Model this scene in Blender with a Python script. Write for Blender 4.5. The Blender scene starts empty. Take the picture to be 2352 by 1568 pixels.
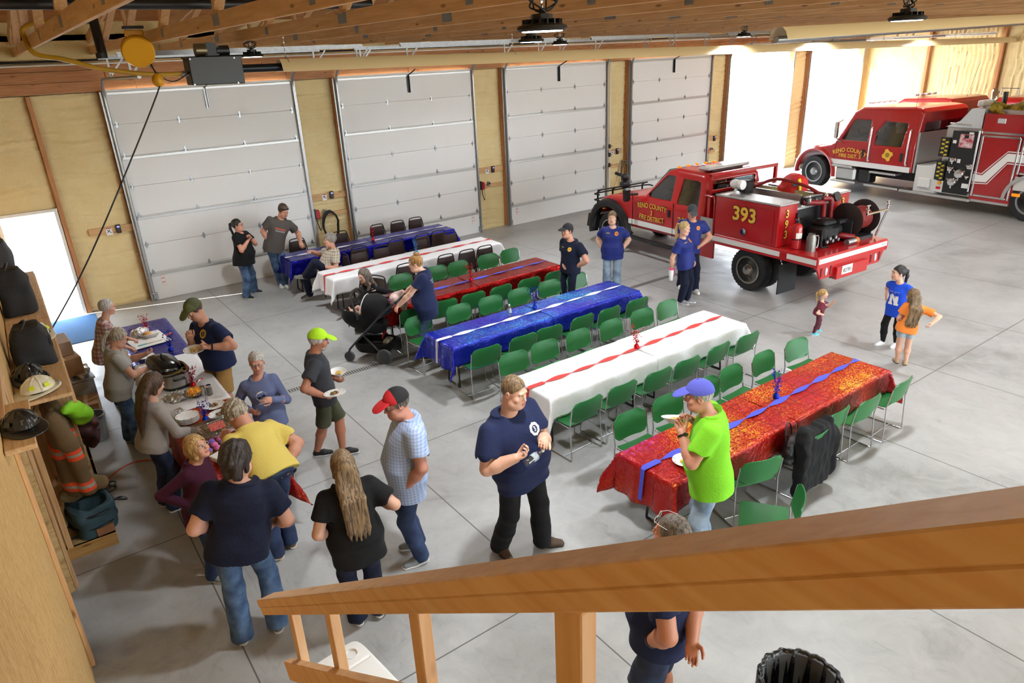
import bpy, math, random
import numpy as np
import openvdb
from mathutils import Vector, Matrix
from mathutils.bvhtree import BVHTree
PI = math.pi
COL = bpy.context.scene.collection
random.seed(7)
RNG = np.random.default_rng(7)
def A(*v): return np.array(v, float)
def nrm(v):
    v = np.asarray(v, float); n = np.linalg.norm(v); return v/n if n > 1e-9 else v
def lin(h):
    h = h.lstrip('#'); c = [int(h[i:i+2], 16)/255 for i in (0, 2, 4)]
    return tuple(x/12.92 if x <= .04045 else ((x+.055)/1.055)**2.4 for x in c)
# ---------- materials
MATS = {}
def M(name, hexc, r=.55, m=0., bump=None, var=None, coat=0., trans=0., emit=0., spec=None, sheen=0., stretch=None, ior=None):
    """principled material; bump=(scale,strength) noise relief, var=(scale,amount,hex2) colour mottling in object space"""
    if name in MATS: return MATS[name]
    mt = bpy.data.materials.new(name); mt.use_nodes = True
    nt = mt.node_tree; b = nt.nodes['Principled BSDF']; c = lin(hexc)
    b.inputs['Base Color'].default_value = (*c, 1); b.inputs['Roughness'].default_value = r; b.inputs['Metallic'].default_value = m
    if coat: b.inputs['Coat Weight'].default_value = coat; b.inputs['Coat Roughness'].default_value = .08
    if trans: b.inputs['Transmission Weight'].default_value = trans
    if ior: b.inputs['IOR'].default_value = ior
    if sheen: b.inputs['Sheen Weight'].default_value = sheen
    if spec is not None: b.inputs['Specular IOR Level'].default_value = spec
    if emit: b.inputs['Emission Color'].default_value = (*c, 1); b.inputs['Emission Strength'].default_value = emit
    if bump or var:
        tc = nt.nodes.new('ShaderNodeTexCoord'); co = tc.outputs['Object']
        if stretch:
            mp = nt.nodes.new('ShaderNodeMapping'); mp.inputs['Scale'].default_value = stretch
            nt.links.new(co, mp.inputs['Vector']); co = mp.outputs['Vector']
    if bump:
        n = nt.nodes.new('ShaderNodeTexNoise'); n.inputs['Scale'].default_value = bump[0]; n.inputs['Detail'].default_value = 4
        nt.links.new(co, n.inputs['Vector'])
        bp = nt.nodes.new('ShaderNodeBump'); bp.inputs['Strength'].default_value = bump[1]; bp.inputs['Distance'].default_value = .02
        nt.links.new(n.outputs['Fac'], bp.inputs['Height']); nt.links.new(bp.outputs['Normal'], b.inputs['Normal'])
    if var:
        n = nt.nodes.new('ShaderNodeTexNoise'); n.inputs['Scale'].default_value = var[0]; n.inputs['Detail'].default_value = 5
        nt.links.new(co, n.inputs['Vector'])
        mx = nt.nodes.new('ShaderNodeMix'); mx.data_type = 'RGBA'
        c2 = lin(var[2]) if len(var) > 2 else tuple(x*.55 for x in c)
        mx.inputs[6].default_value = (*c, 1); mx.inputs[7].default_value = (*c2, 1)
        mr = nt.nodes.new('ShaderNodeMapRange'); mr.inputs[1].default_value = .35; mr.inputs[2].default_value = .7; mr.inputs[4].default_value = var[1]
        nt.links.new(n.outputs['Fac'], mr.inputs[0]); nt.links.new(mr.outputs[0], mx.inputs[0]); nt.links.new(mx.outputs[2], b.inputs['Base Color'])
    MATS[name] = mt; return mt
def nodes(name):
    mt = bpy.data.materials.new(name); mt.use_nodes = True; nt = mt.node_tree
    MATS[name] = mt
    return mt, nt, nt.nodes['Principled BSDF'], nt.links.new
def N(nt, t, **kw):
    n = nt.nodes.new('ShaderNode'+t)
    for k, v in kw.items():
        if k.startswith('i_'):
            k = k[2:]; n.inputs[int(k) if k.isdigit() else k.replace('_', ' ')].default_value = v
        else: setattr(n, k, v)
    return n
# ---------- mesh builder
def rotz(a):
    c, s = math.cos(a), math.sin(a); return np.array([[c, -s, 0], [s, c, 0], [0, 0, 1.]])
def rotx(a):
    c, s = math.cos(a), math.sin(a); return np.array([[1., 0, 0], [0, c, -s], [0, s, c]])
def roty(a):
    c, s = math.cos(a), math.sin(a); return np.array([[c, 0, s], [0, 1., 0], [-s, 0, c]])
def frame(d, up=(0, 0, 1)):
    """rotation whose columns are x,y,z with z along d"""
    z = nrm(d); x = np.cross(up, z)
    if np.linalg.norm(x) < 1e-4: x = np.cross((0, 1, 0), z)
    x = nrm(x); return np.stack([x, np.cross(z, x), z], 1)
class MB:
    def __init__(s): s.V = []; s.F = []; s.I = []; s.n = 0; s.m = 0; s.R = np.eye(3); s.t = np.zeros(3)
    def at(s, t=(0, 0, 0), R=None): s.t = A(*t); s.R = np.eye(3) if R is None else R; return s
    def mat(s, i): s.m = i; return s
    def add(s, v, f):
        v = np.asarray(v, float) @ s.R.T + s.t; s.V.append(v)
        for q in f: s.F.append([i+s.n for i in q]); s.I.append(s.m)
        s.n += len(v); return s
    def box(s, c, sz, R=None, b=0.):
        h = A(*sz)/2; b = min(b, h.min()*.9); R = np.eye(3) if R is None else R
        if b <= 0:
            v = np.array([[x, y, z] for x in (-1, 1) for y in (-1, 1) for z in (-1, 1)])*h
            f = [(0, 1, 3, 2), (4, 6, 7, 5), (0, 4, 5, 1), (2, 3, 7, 6), (0, 2, 6, 4), (1, 5, 7, 3)]
        else:
            v = []; idx = {}
            for x in (-1, 1):
                for y in (-1, 1):
                    for z in (-1, 1):
                        g = A(x, y, z)
                        for ax in range(3):
                            p = g*(h-b); p[ax] = g[ax]*h[ax]; idx[(x, y, z, ax)] = len(v); v.append(p)
            f = []
            for ax in range(3):
                o = [i for i in range(3) if i != ax]
                for sg in (-1, 1):
                    q = []
                    for a, c2 in ((-1, -1), (1, -1), (1, 1), (-1, 1)):
                        k = [0, 0, 0]; k[ax] = sg; k[o[0]] = a; k[o[1]] = c2; q.append(idx[(*k, ax)])
                    f.append(q)
                for a in (-1, 1):
                    for c2 in (-1, 1):
                        k = [0, 0, 0]; k[o[0]] = a; k[o[1]] = c2; k1 = list(k); k2 = list(k); k1[ax] = -1; k2[ax] = 1
                        f.append([idx[(*k1, o[0])], idx[(*k2, o[0])], idx[(*k2, o[1])], idx[(*k1, o[1])]])
            for x in (-1, 1):
                for y in (-1, 1):
                    for z in (-1, 1): f.append([idx[(x, y, z, a)] for a in range(3)])
            v = np.array(v); ff = []
            for q in f:
                p = v[q]; n = np.cross(p[1]-p[0], p[2]-p[0])
                ff.append(q if n @ p.mean(0) > 0 else q[::-1])
            f = ff
        return s.add(np.asarray(v) @ R.T + A(*c), f)
    def bar(s, a, b, w, h, up=(0, 0, 1), bev=0.):
        """box beam from a to b, w across, h along up"""
        a, b = A(*a), A(*b); R = frame(b-a, up); return s.box((a+b)/2, (w, h, np.linalg.norm(b-a)), R, bev)
    def tube(s, pts, r, n=8, closed=False, cap=True, flat=None):
        P = np.array(pts, float); k = len(P); rr = np.full(k, r) if np.isscalar(r) else np.array(r, float)
        T = np.zeros_like(P)
        for i in range(k):
            a, b = (P[(i-1) % k], P[(i+1) % k]) if closed else (P[max(i-1, 0)], P[min(i+1, k-1)])
            T[i] = nrm(b-a)
        x = np.cross(T[0], (0, 0, 1) if abs(T[0][2]) < .9 else (0, 1, 0)); x = nrm(x)
        v = []; ang = np.linspace(0, 2*PI, n, endpoint=False)
        for i in range(k):
            x = nrm(x-T[i]*(x@T[i])); y = np.cross(T[i], x)
            v.append(P[i]+rr[i]*(np.outer(np.cos(ang), x)+np.outer(np.sin(ang), y)*(flat or 1)))
        f = []
        for i in range(k if closed else k-1):
            a, b = i*n, ((i+1) % k)*n
            for j in range(n): f.append((a+j, a+(j+1) % n, b+(j+1) % n, b+j))
        if cap and not closed: f.append(list(range(n))[::-1]); f.append([(k-1)*n+j for j in range(n)])
        return s.add(np.vstack(v), f)
    def lathe(s, prof, n=24, c=(0, 0, 0), R=None, arc=2*PI):
        R = np.eye(3) if R is None else R; full = abs(arc-2*PI) < 1e-6
        ang = np.linspace(0, arc, n, endpoint=not full); v = []; f = []; na = len(ang)
        for r, z in prof:
            for a in ang: v.append((r*math.cos(a), r*math.sin(a), z))
        for i in range(len(prof)-1):
            for j in range(na if full else na-1):
                j2 = (j+1) % na; f.append((i*na+j, i*na+j2, (i+1)*na+j2, (i+1)*na+j))
        if full:
            if prof[0][0] > 1e-6: f.append(list(range(na))[::-1])
            if prof[-1][0] > 1e-6: f.append([(len(prof)-1)*na+j for j in range(na)])
        return s.add(np.array(v) @ R.T + A(*c), f)
    def cyl(s, a, b, r, n=16, r2=None):
        a, b = A(*a), A(*b); L = np.linalg.norm(b-a); return s.lathe([(r, 0), (r if r2 is None else r2, L)], n, a, frame(b-a))
    def sph(s, c, r, R=None, nu=12, nv=8):
        r = np.full(3, r) if np.isscalar(r) else A(*r); R = np.eye(3) if R is None else R; v = [(0, 0, -1)]
        for i in range(1, nv):
            t = -PI/2+PI*i/nv
            for j in range(nu): v.append((math.cos(t)*math.cos(2*PI*j/nu), math.cos(t)*math.sin(2*PI*j/nu), math.sin(t)))
        v.append((0, 0, 1)); f = []
        for j in range(nu):
            f.append((0, 1+(j+1) % nu, 1+j)); e = 1+(nv-2)*nu; f.append((e+j, e+(j+1) % nu, len(v)-1))
        for i in range(nv-2):
            for j in range(nu): a = 1+i*nu; f.append((a+j, a+(j+1) % nu, a+nu+(j+1) % nu, a+nu+j))
        return s.add((np.array(v)*r) @ R.T + A(*c), f)
    def prism(s, poly, t0, t1, c=(0, 0, 0), R=None):
        """2d polygon (local x,y) extruded along local z from t0 to t1"""
        R = np.eye(3) if R is None else R; k = len(poly); p = np.array(poly, float)
        v = np.vstack([np.c_[p, np.full(k, t0)], np.c_[p, np.full(k, t1)]])
        f = [list(range(k))[::-1], [k+i for i in range(k)]]+[(i, (i+1) % k, k+(i+1) % k, k+i) for i in range(k)]
        return s.add(v @ R.T + A(*c), f)
    def grid(s, P, closed_u=False):
        """P[u][v] array of points -> quads"""
        P = np.asarray(P, float); a, b = P.shape[:2]; f = []
        for i in range(a if closed_u else a-1):
            for j in range(b-1): i2 = (i+1) % a; f.append((i*b+j, i2*b+j, i2*b+j+1, i*b+j+1))
        return s.add(P.reshape(-1, 3), f)
    def sheet(s, P, th):
        """grid sheet with thickness th along its normals"""
        P = np.asarray(P, float); du = np.gradient(P, axis=0); dv = np.gradient(P, axis=1); n = np.cross(du, dv)
        n /= np.linalg.norm(n, axis=2, keepdims=True)+1e-12; a, b = P.shape[:2]; Q = P+n*th; f = []
        for i in range(a-1):
            for j in range(b-1):
                f.append((i*b+j, i*b+j+1, (i+1)*b+j+1, (i+1)*b+j)); o = a*b
                f.append((o+i*b+j, o+(i+1)*b+j, o+(i+1)*b+j+1, o+i*b+j+1))
        ring = [i*b for i in range(a)]+[(a-1)*b+j for j in range(1, b)]+[i*b+b-1 for i in range(a-2, -1, -1)]+[j for j in range(b-2, 0, -1)]
        for i in range(len(ring)): p, q = ring[i], ring[(i+1) % len(ring)]; f.append((p, q, q+a*b, p+a*b))
        return s.add(np.vstack([P.reshape(-1, 3), Q.reshape(-1, 3)]), f)
    def text(s, txt, size, c=(0, 0, 0), R=None, th=.002, bold=0., sx=1., arc=None):
        v, f = text2d(txt, size, bold)
        v = v*A(sx, 1)
        if arc: v = np.stack([arc*np.sin(v[:, 0]/arc)*(1+v[:, 1]/arc), (arc+v[:, 1])*np.cos(v[:, 0]/arc)-arc], 1)
        R = np.eye(3) if R is None else R
        return s.add(np.c_[v, np.full(len(v), th)] @ R.T + A(*c), f)
    def build(s, name, mats, parent=None, ang=35, loc=(0, 0, 0)):
        me = bpy.data.meshes.new(name)
        v = np.vstack(s.V) if s.V else np.zeros((0, 3))
        me.from_pydata([tuple(x) for x in v-A(*loc)], [], s.F)
        if not isinstance(mats, (list, tuple)): mats = [mats]
        for x in mats: me.materials.append(x)
        if len(mats) > 1: me.polygons.foreach_set('material_index', s.I)
        finish(me, ang); return link(name, me, parent, loc)
def finish(me, ang):
    me.validate(); me.update()
    if ang:
        me.shade_smooth()
        if ang < 180: me.set_sharp_from_angle(angle=math.radians(ang))
def link(name, me, parent=None, loc=(0, 0, 0)):
    o = bpy.data.objects.new(name, me); COL.objects.link(o); o.location = loc if parent is None else (0, 0, 0)
    if parent is not None: o.parent = parent
    return o
TX = {}
def text2d(txt, size, bold=0.):
    k = (txt, bold)
    if k not in TX:
        cu = bpy.data.curves.new('txt', 'FONT'); cu.body = txt; cu.size = 1; cu.align_x = 'CENTER'; cu.align_y = 'CENTER'
        cu.offset = bold; cu.resolution_u = 3
        o = bpy.data.objects.new('txt', cu); me = o.to_mesh()
        v = np.array([x.co[:2] for x in me.vertices]); f = [list(p.vertices) for p in me.polygons]
        o.to_mesh_clear(); bpy.data.objects.remove(o); bpy.data.curves.remove(cu); TX[k] = (v, f)
    v, f = TX[k]; return v*size, f
def tag(o, label, cat=None, group=None, kind=None):
    if label: o['label'] = label
    if cat: o['category'] = cat
    if group: o['group'] = group
    if kind: o['kind'] = kind
    return o
def thing(name, label, cat, loc=(0, 0, 0), rz=0., group=None):
    o = bpy.data.objects.new(name, None); o.empty_display_size = .1; COL.objects.link(o)
    o.location = loc; o.rotation_euler = (0, 0, rz); return tag(o, label, cat, group)
def struct(name, mb, mats, ang=35, label=None):
    o = mb.build(name, mats, None, ang); o['kind'] = 'structure'
    if label: o['label'] = label
    return o
def dup(root, loc, rz=0., label=None, group=None):
    r = root.copy(); COL.objects.link(r); r.location = loc; r.rotation_euler = (0, 0, rz)
    if label: r['label'] = label
    if group: r['group'] = group
    for ch in list(root.children):
        c = ch.copy(); COL.objects.link(c); c.parent = r
        for g in list(ch.children):
            d = g.copy(); COL.objects.link(d); d.parent = c
    return r
def bez(pts, n=8):
    """catmull-rom through points"""
    P = [A(*p) for p in pts]; P = [2*P[0]-P[1]]+P+[2*P[-1]-P[-2]]; out = []
    for i in range(1, len(P)-2):
        for k in range(n):
            t = k/n; a, b, c, d = P[i-1:i+3]
            out.append(.5*((2*b)+(c-a)*t+(2*a-5*b+4*c-d)*t*t+(3*b-a-3*c+d)*t**3))
    out.append(P[-2]); return np.array(out)
# ---------- signed-distance modelling
class SDF:
    def __init__(s, lo, hi, h):
        s.h = h; s.lo = A(*lo)-2*h; n = np.ceil((A(*hi)+2*h-s.lo)/h).astype(int)+1
        s.n = n; s.a = np.full(n, .5, np.float32)
        s.ax = [s.lo[i]+h*np.arange(n[i]) for i in range(3)]
    def sub_(s, lo, hi, pad):
        sl = []
        for i in range(3):
            a = max(0, int((lo[i]-pad-s.lo[i])/s.h)); b = min(s.n[i], int((hi[i]+pad-s.lo[i])/s.h)+2)
            if b <= a: return None
            sl.append(slice(a, b))
        X = [s.ax[i][sl[i]].astype(np.float32) for i in range(3)]
        return tuple(sl), X[0][:, None, None], X[1][None, :, None], X[2][None, None, :]
    def op(s, sl, d, k, mode):
        o = s.a[sl]
        if mode == 'sub': d = -d
        if mode in ('sub', 'and'):
            if k > 0: hh = np.maximum(k-np.abs(o-d), 0)/k; r = np.maximum(o, d)+hh*hh*k*.25
            else: r = np.maximum(o, d)
        elif k > 0: hh = np.maximum(k-np.abs(o-d), 0)/k; r = np.minimum(o, d)-hh*hh*k*.25
        else: r = np.minimum(o, d)
        s.a[sl] = r
    def cap(s, a, b, ra, rb=None, k=.02, mode='add'):
        a, b = A(*a), A(*b); rb = ra if rb is None else rb; m = max(ra, rb)
        q = s.sub_(np.minimum(a, b)-m, np.maximum(a, b)+m, k+3*s.h)
        if q is None: return s
        sl, X, Y, Z = q; ab = b-a; L = max(ab@ab, 1e-9)
        t = np.clip(((X-a[0])*ab[0]+(Y-a[1])*ab[1]+(Z-a[2])*ab[2])/L, 0, 1)
        d = np.sqrt((X-a[0]-t*ab[0])**2+(Y-a[1]-t*ab[1])**2+(Z-a[2]-t*ab[2])**2)-(ra+t*(rb-ra))
        s.op(sl, d, k, mode); return s
    def chain(s, pts, rad, k=.02):
        rad = [rad]*len(pts) if np.isscalar(rad) else rad
        for i in range(len(pts)-1): s.cap(pts[i], pts[i+1], rad[i], rad[i+1], k)
        return s
    def ell(s, c, R, r, k=.02, mode='add', p=2):
        """ellipsoid; R columns are its axes"""
        c = A(*c); r = A(*r); m = r.max()*1.05; q = s.sub_(c-m, c+m, k+3*s.h)
        if q is None: return s
        sl, X, Y, Z = q; x, y, z = X-c[0], Y-c[1], Z-c[2]
        u = [np.abs((x*R[0, i]+y*R[1, i]+z*R[2, i])/r[i]) for i in range(3)]
        if p == 2: l = np.sqrt(u[0]**2+u[1]**2+u[2]**2); g = np.sqrt((u[0]/r[0])**2+(u[1]/r[1])**2+(u[2]/r[2])**2)+1e-6; d = l*(l-1)/g
        else: d = ((u[0]**p+u[1]**p+u[2]**p)**(1/p)-1)*r.min()
        s.op(sl, d, k, mode); return s
    def loft(s, o, R, tab, k=.02, mode='add', p=2.4, infl=0.):
        """tab rows (c, halfwidth, halfdepth, forward offset) along R[:,2]; R[:,0] right, R[:,1] forward"""
        tab = np.array(tab, float); o = A(*o); m = max(tab[:, 1].max(), tab[:, 2].max()+abs(tab[:, 3]).max())+infl
        e0, e1 = o+R[:, 2]*tab[0, 0], o+R[:, 2]*tab[-1, 0]
        q = s.sub_(np.minimum(e0, e1)-m, np.maximum(e0, e1)+m, k+3*s.h)
        if q is None: return s
        sl, X, Y, Z = q; x, y, z = X-o[0], Y-o[1], Z-o[2]
        a, b, c = [x*R[0, i]+y*R[1, i]+z*R[2, i] for i in range(3)]
        w = np.interp(c, tab[:, 0], tab[:, 1]+infl); dd = np.interp(c, tab[:, 0], tab[:, 2]+infl); of = np.interp(c, tab[:, 0], tab[:, 3])
        l = (np.abs(a/w)**p+np.abs((b-of)/dd)**p)**(1/p); d = (l-1)*np.minimum(w, dd)
        e = np.maximum(tab[0, 0]-infl-c, c-tab[-1, 0]-infl); d = np.where(e > 0, np.sqrt(np.maximum(d, 0)**2+e*e), np.maximum(d, e))
        s.op(sl, d.astype(np.float32), k, mode); return s
    def plane(s, pt, n, k=0.):
        """keep the side opposite to n"""
        n = nrm(n); d = (s.ax[0]-pt[0])[:, None, None]*n[0]+(s.ax[1]-pt[1])[None, :, None]*n[1]+(s.ax[2]-pt[2])[None, None, :]*n[2]
        s.op((slice(None),)*3, d.astype(np.float32), k, 'and'); return s
    def wrinkle(s, amp, f=9., seed=0, st=(1, 1, 1)):
        rg = np.random.default_rng(seed); X, Y, Z = s.ax[0][:, None, None], s.ax[1][None, :, None], s.ax[2][None, None, :]
        t = 0
        for i in range(4):
            v = rg.normal(size=3)*A(*st); v = v/np.linalg.norm(v)*f*(1+.7*i); ph = rg.uniform(0, 6.28)
            w = rg.normal(size=3)*f*.5
            t = t+np.sin(v[0]*X+v[1]*Y+v[2]*Z+ph+1.3*np.sin(w[0]*X+w[1]*Y+w[2]*Z))/(1+.5*i)
        s.a += (amp*.5*t).astype(np.float32); return s
    def mesh(s):
        g = openvdb.FloatGrid(.5); g.copyFromArray(np.ascontiguousarray(s.a)); g.transform = openvdb.createLinearTransform(1.0)
        p, q = g.convertToQuads(0.0); return s.lo+np.asarray(p, float)*s.h, np.asarray(q)[:, ::-1]
def npmesh(name, v, q, mats, mi=None, parent=None, loc=(0, 0, 0), ang=180):
    me = bpy.data.meshes.new(name); n, k = len(v), len(q)
    me.vertices.add(n); me.vertices.foreach_set('co', (v-A(*loc)).astype(np.float32).ravel())
    me.loops.add(k*4); me.loops.foreach_set('vertex_index', q.astype(np.int32).ravel())
    me.polygons.add(k); me.polygons.foreach_set('loop_start', np.arange(0, k*4, 4, dtype=np.int32))
    mats = mats if isinstance(mats, (list, tuple)) else [mats]
    for x in mats: me.materials.append(x)
    me.update(calc_edges=True)
    if mi is not None: me.polygons.foreach_set('material_index', np.asarray(mi, np.int32))
    finish(me, ang); return link(name, me, parent, loc)
def _poly(s, poly, x0, x1, k=.05, mode='add', kk=0., hw=None):
    """prism of a (y,z) outline between x0 and x1, edges rounded by k; hw(z) widens or narrows it"""
    p = np.array(poly, float); lo = A(x0, p[:, 0].min(), p[:, 1].min()); hi = A(x1, p[:, 0].max(), p[:, 1].max()); q = s.sub_(lo, hi, k+kk+3*s.h)
    if q is None: return s
    sl, X, Y, Z = q; Y2, Z2 = np.broadcast_arrays(Y[0], Z[0]); d = np.full(Y2.shape, 1e9); sg = np.ones(Y2.shape); n = len(p)
    for i in range(n):
        a, b = p[i], p[i-1]; e = b-a; wy, wz = Y2-a[0], Z2-a[1]; t = np.clip((wy*e[0]+wz*e[1])/(e@e), 0, 1)
        d = np.minimum(d, (wy-e[0]*t)**2+(wz-e[1]*t)**2); c1 = Z2 >= a[1]; c2 = Z2 < b[1]; c3 = e[0]*wz > e[1]*wy
        sg = np.where((c1 & c2 & c3) | (~c1 & ~c2 & ~c3), -sg, sg)
    d = (sg*np.sqrt(d))[None]; xc = (x0+x1)/2; w = (x1-x0)/2 if hw is None else np.interp(Z, [h[0] for h in hw], [h[1] for h in hw]); e = np.abs(X-xc)-w
    if k > 0: hh = np.maximum(k-np.abs(d-e), 0)/k; r = np.maximum(d, e)+hh*hh*k*.25
    else: r = np.maximum(d, e)
    s.op(sl, r.astype(np.float32), kk, mode); return s
SDF.poly = _poly
LAMP_W = 85; EXPO = 0.2; BAYZ = 4.56
BAYS = [(1.14, -11.9), (5.2, -12.2), (9.3, -12.2), (13.6, -12.2), (7.62, -4.3), (1.6, -4.3), (11.9, -5.4), (15.2, -5.4), (20.5, -5.7), (1.2, -19), (9.3, -19.), (3.9, -8.2), (20, -12.2)]
# ---------- camera
def camera():
    sc = bpy.context.scene
    R = np.array([[0.8068676, -0.5891598, -0.0430747], [-0.2576402, -0.285351, -0.9231448], [0.5315884, 0.7559534, -0.3820317]]); C = A(-1.9179,-15.7472,4.4334)
    cd = bpy.data.cameras.new('camera'); o = bpy.data.objects.new('camera', cd); COL.objects.link(o)
    m = np.eye(4); m[:3, 0] = R[0]; m[:3, 1] = -R[1]; m[:3, 2] = -R[2]; m[:3, 3] = C
    o.matrix_world = Matrix(m.tolist()); cd.sensor_width = 36; cd.lens = 24.4234; cd.clip_start = .05; cd.clip_end = 400
    sc.camera = o
camera()
# ---------- setting materials
def wood_mat(name, c1, c2, axis, scale=1., r=.6, knots=True):
    mt, nt, b, L = nodes(name)
    tc = N(nt, 'TexCoord'); mp = N(nt, 'Mapping'); st = [16*scale]*3; st[axis] = 1.1*scale; mp.inputs['Scale'].default_value = st
    L(tc.outputs['Object'], mp.inputs['Vector'])
    n = N(nt, 'TexNoise', i_Scale=2.2, i_Detail=6, i_Distortion=.6); L(mp.outputs[0], n.inputs['Vector'])
    cr = N(nt, 'ValToRGB'); cr.color_ramp.elements[0].position = .3; cr.color_ramp.elements[1].position = .72
    cr.color_ramp.elements[0].color = (*lin(c2), 1); cr.color_ramp.elements[1].color = (*lin(c1), 1)
    L(n.outputs['Fac'], cr.inputs[0]); out = cr.outputs[0]
    if knots:
        m2 = N(nt, 'Mapping'); s2 = [7.]*3; s2[axis] = 2.2; m2.inputs['Scale'].default_value = s2; L(tc.outputs['Object'], m2.inputs['Vector'])
        v = N(nt, 'TexVoronoi', i_Scale=1.); L(m2.outputs[0], v.inputs['Vector'])
        k = N(nt, 'MapRange', i_1=.05, i_2=.13, i_3=.75, i_4=0.); L(v.outputs['Distance'], k.inputs[0])
        mx = N(nt, 'Mix', data_type='RGBA'); mx.inputs[7].default_value = (*lin('#5a3518'), 1); L(out, mx.inputs[6]); L(k.outputs[0], mx.inputs[0]); out = mx.outputs[2]
    L(out, b.inputs['Base Color']); b.inputs['Roughness'].default_value = r
    bp = N(nt, 'Bump', i_Strength=.15, i_Distance=.004); L(n.outputs['Fac'], bp.inputs['Height']); L(bp.outputs[0], b.inputs['Normal'])
    return mt
WX = wood_mat('pine_x', '#e0b985', '#c39560', 0); WY = wood_mat('pine_y', '#dfba90', '#c79e72', 1); WZ = wood_mat('pine_z', '#dbb07c', '#be8c5a', 2)
HX = wood_mat('header_fir', '#bf8450', '#a0663a', 0); PZ = wood_mat('post_fir', '#c98f5c', '#a97042', 2)
LY = wood_mat('locker_pine_y', '#dcb88a', '#bd9362', 1); LZ = wood_mat('locker_pine_z', '#dcb88a', '#bd9362', 2)
RAILM = wood_mat('rail_pine', '#dfbb92', '#cf9f70', 1, .8, .55)
def concrete():
    mt, nt, b, L = nodes('concrete_floor'); tc = N(nt, 'TexCoord')
    n1 = N(nt, 'TexNoise', i_Scale=.55, i_Detail=8, i_Roughness=.62, i_Distortion=.5); n2 = N(nt, 'TexNoise', i_Scale=3.2, i_Detail=9, i_Roughness=.7, i_Distortion=1.2)
    for n in (n1, n2): L(tc.outputs['Object'], n.inputs['Vector'])
    ad = N(nt, 'Math', operation='MULTIPLY_ADD', i_1=.55); L(n2.outputs['Fac'], ad.inputs[0]); L(n1.outputs['Fac'], ad.inputs[2])
    cr = N(nt, 'ValToRGB'); e = cr.color_ramp.elements; e[0].position = .5; e[0].color = (*lin('#858481'), 1); e[1].position = 1.; e[1].color = (*lin('#b6b6b5'), 1)
    m = cr.color_ramp.elements.new(.72); m.color = (*lin('#a3a3a2'), 1)
    L(ad.outputs[0], cr.inputs[0])
    w = N(nt, 'TexNoise', i_Scale=6., i_Detail=3, i_Distortion=3.); mp = N(nt, 'Mapping'); mp.inputs['Scale'].default_value = (1, .25, 1); L(tc.outputs['Object'], mp.inputs[0]); L(mp.outputs[0], w.inputs['Vector'])
    sc = N(nt, 'MapRange', i_1=.62, i_2=.75, i_3=0., i_4=.3); L(w.outputs['Fac'], sc.inputs[0])
    mx = N(nt, 'Mix', data_type='RGBA'); mx.inputs[7].default_value = (*lin('#77736c'), 1); L(cr.outputs[0], mx.inputs[6]); L(sc.outputs[0], mx.inputs[0])
    sp = N(nt, 'SeparateXYZ'); L(tc.outputs['Object'], sp.inputs[0])
    def joint(sock, off, pitch):
        a = N(nt, 'Math', operation='SUBTRACT', i_1=off); L(sock, a.inputs[0]); q = N(nt, 'Math', operation='PINGPONG', i_1=pitch/2); L(a.outputs[0], q.inputs[0])
        c = N(nt, 'MapRange', i_1=.003, i_2=.009, i_3=1., i_4=0.); L(q.outputs[0], c.inputs[0]); return c.outputs[0]
    mm = N(nt, 'Math', operation='MAXIMUM'); L(joint(sp.outputs[0], -1.31, 2.36), mm.inputs[0]); L(joint(sp.outputs[1], -8.9, 3.03), mm.inputs[1])
    m3 = N(nt, 'Mix', data_type='RGBA'); m3.inputs[7].default_value = (*lin('#5b5852'), 1); L(mx.outputs[2], m3.inputs[6]); L(mm.outputs[0], m3.inputs[0])
    L(m3.outputs[2], b.inputs['Base Color'])
    rr = N(nt, 'MapRange', i_1=.3, i_2=.8, i_3=.32, i_4=.55); L(n2.outputs['Fac'], rr.inputs[0]); L(rr.outputs[0], b.inputs['Roughness'])
    bp = N(nt, 'Bump', i_Strength=.05, i_Distance=.01); L(n2.outputs['Fac'], bp.inputs['Height']); L(bp.outputs[0], b.inputs['Normal'])
    b.inputs['Specular IOR Level'].default_value = .45
    return mt
CONC = concrete()
FOAM = M('spray_foam', '#ecd7a2', .75, bump=(38, .5), var=(3, .5, '#dfc487'))
FOAMR = M('roof_foam', '#f0e6c2', .8, bump=(14, .9), var=(5, .6, '#dcc68e'))
DOORW = M('door_white', '#eeedeb', .45, bump=(160, .12))
STEEL = M('galvanised', '#a9abad', .38, .9, var=(30, .5)); CHROME = M('chrome', '#d8d8d8', .12, 1.); DARKST = M('dark_steel', '#3a3c40', .45, .6)
ALU = M('aluminium', '#c9c9c7', .32, .9, bump=(90, .15)); BLACK = M('black_plastic', '#141415', .45); RUB = M('rubber', '#1b1b1c', .75); BLKG = M('black_gloss', '#0c0c0d', .18, coat=.4)
RED = M('engine_red', '#a80d12', .28, coat=.6); REDF = M('flame_red', '#b31218', .3, coat=.5); WHITE = M('white_plastic', '#ececea', .4); TAN = M('heater_tan', '#dcc493', .35, .05)
YEL = M('yellow_plastic', '#d69a12', .38); ORANGE = M('orange', '#e0661e', .45); CARD = M('cardboard', '#a87f58', .85, bump=(60, .1)); FOIL = M('foil', '#d9dadb', .18, 1., bump=(45, .9))
GOLD = M('gold_leaf', '#e6b23c', .35, .3); GLASS = M('clear_glass', '#ffffff', .03, trans=1., ior=1.35); DGLASS = None
PAPER = M('paper_white', '#f2f1ee', .7); LABEL = M('label_red', '#b5342c', .6); GREYD = M('grey_door', '#7d8086', .4); PVC = M('pvc', '#e6e6e2', .35)
SKYW = M('lamp_lens', '#ffffff', .4, emit=14.)
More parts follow.
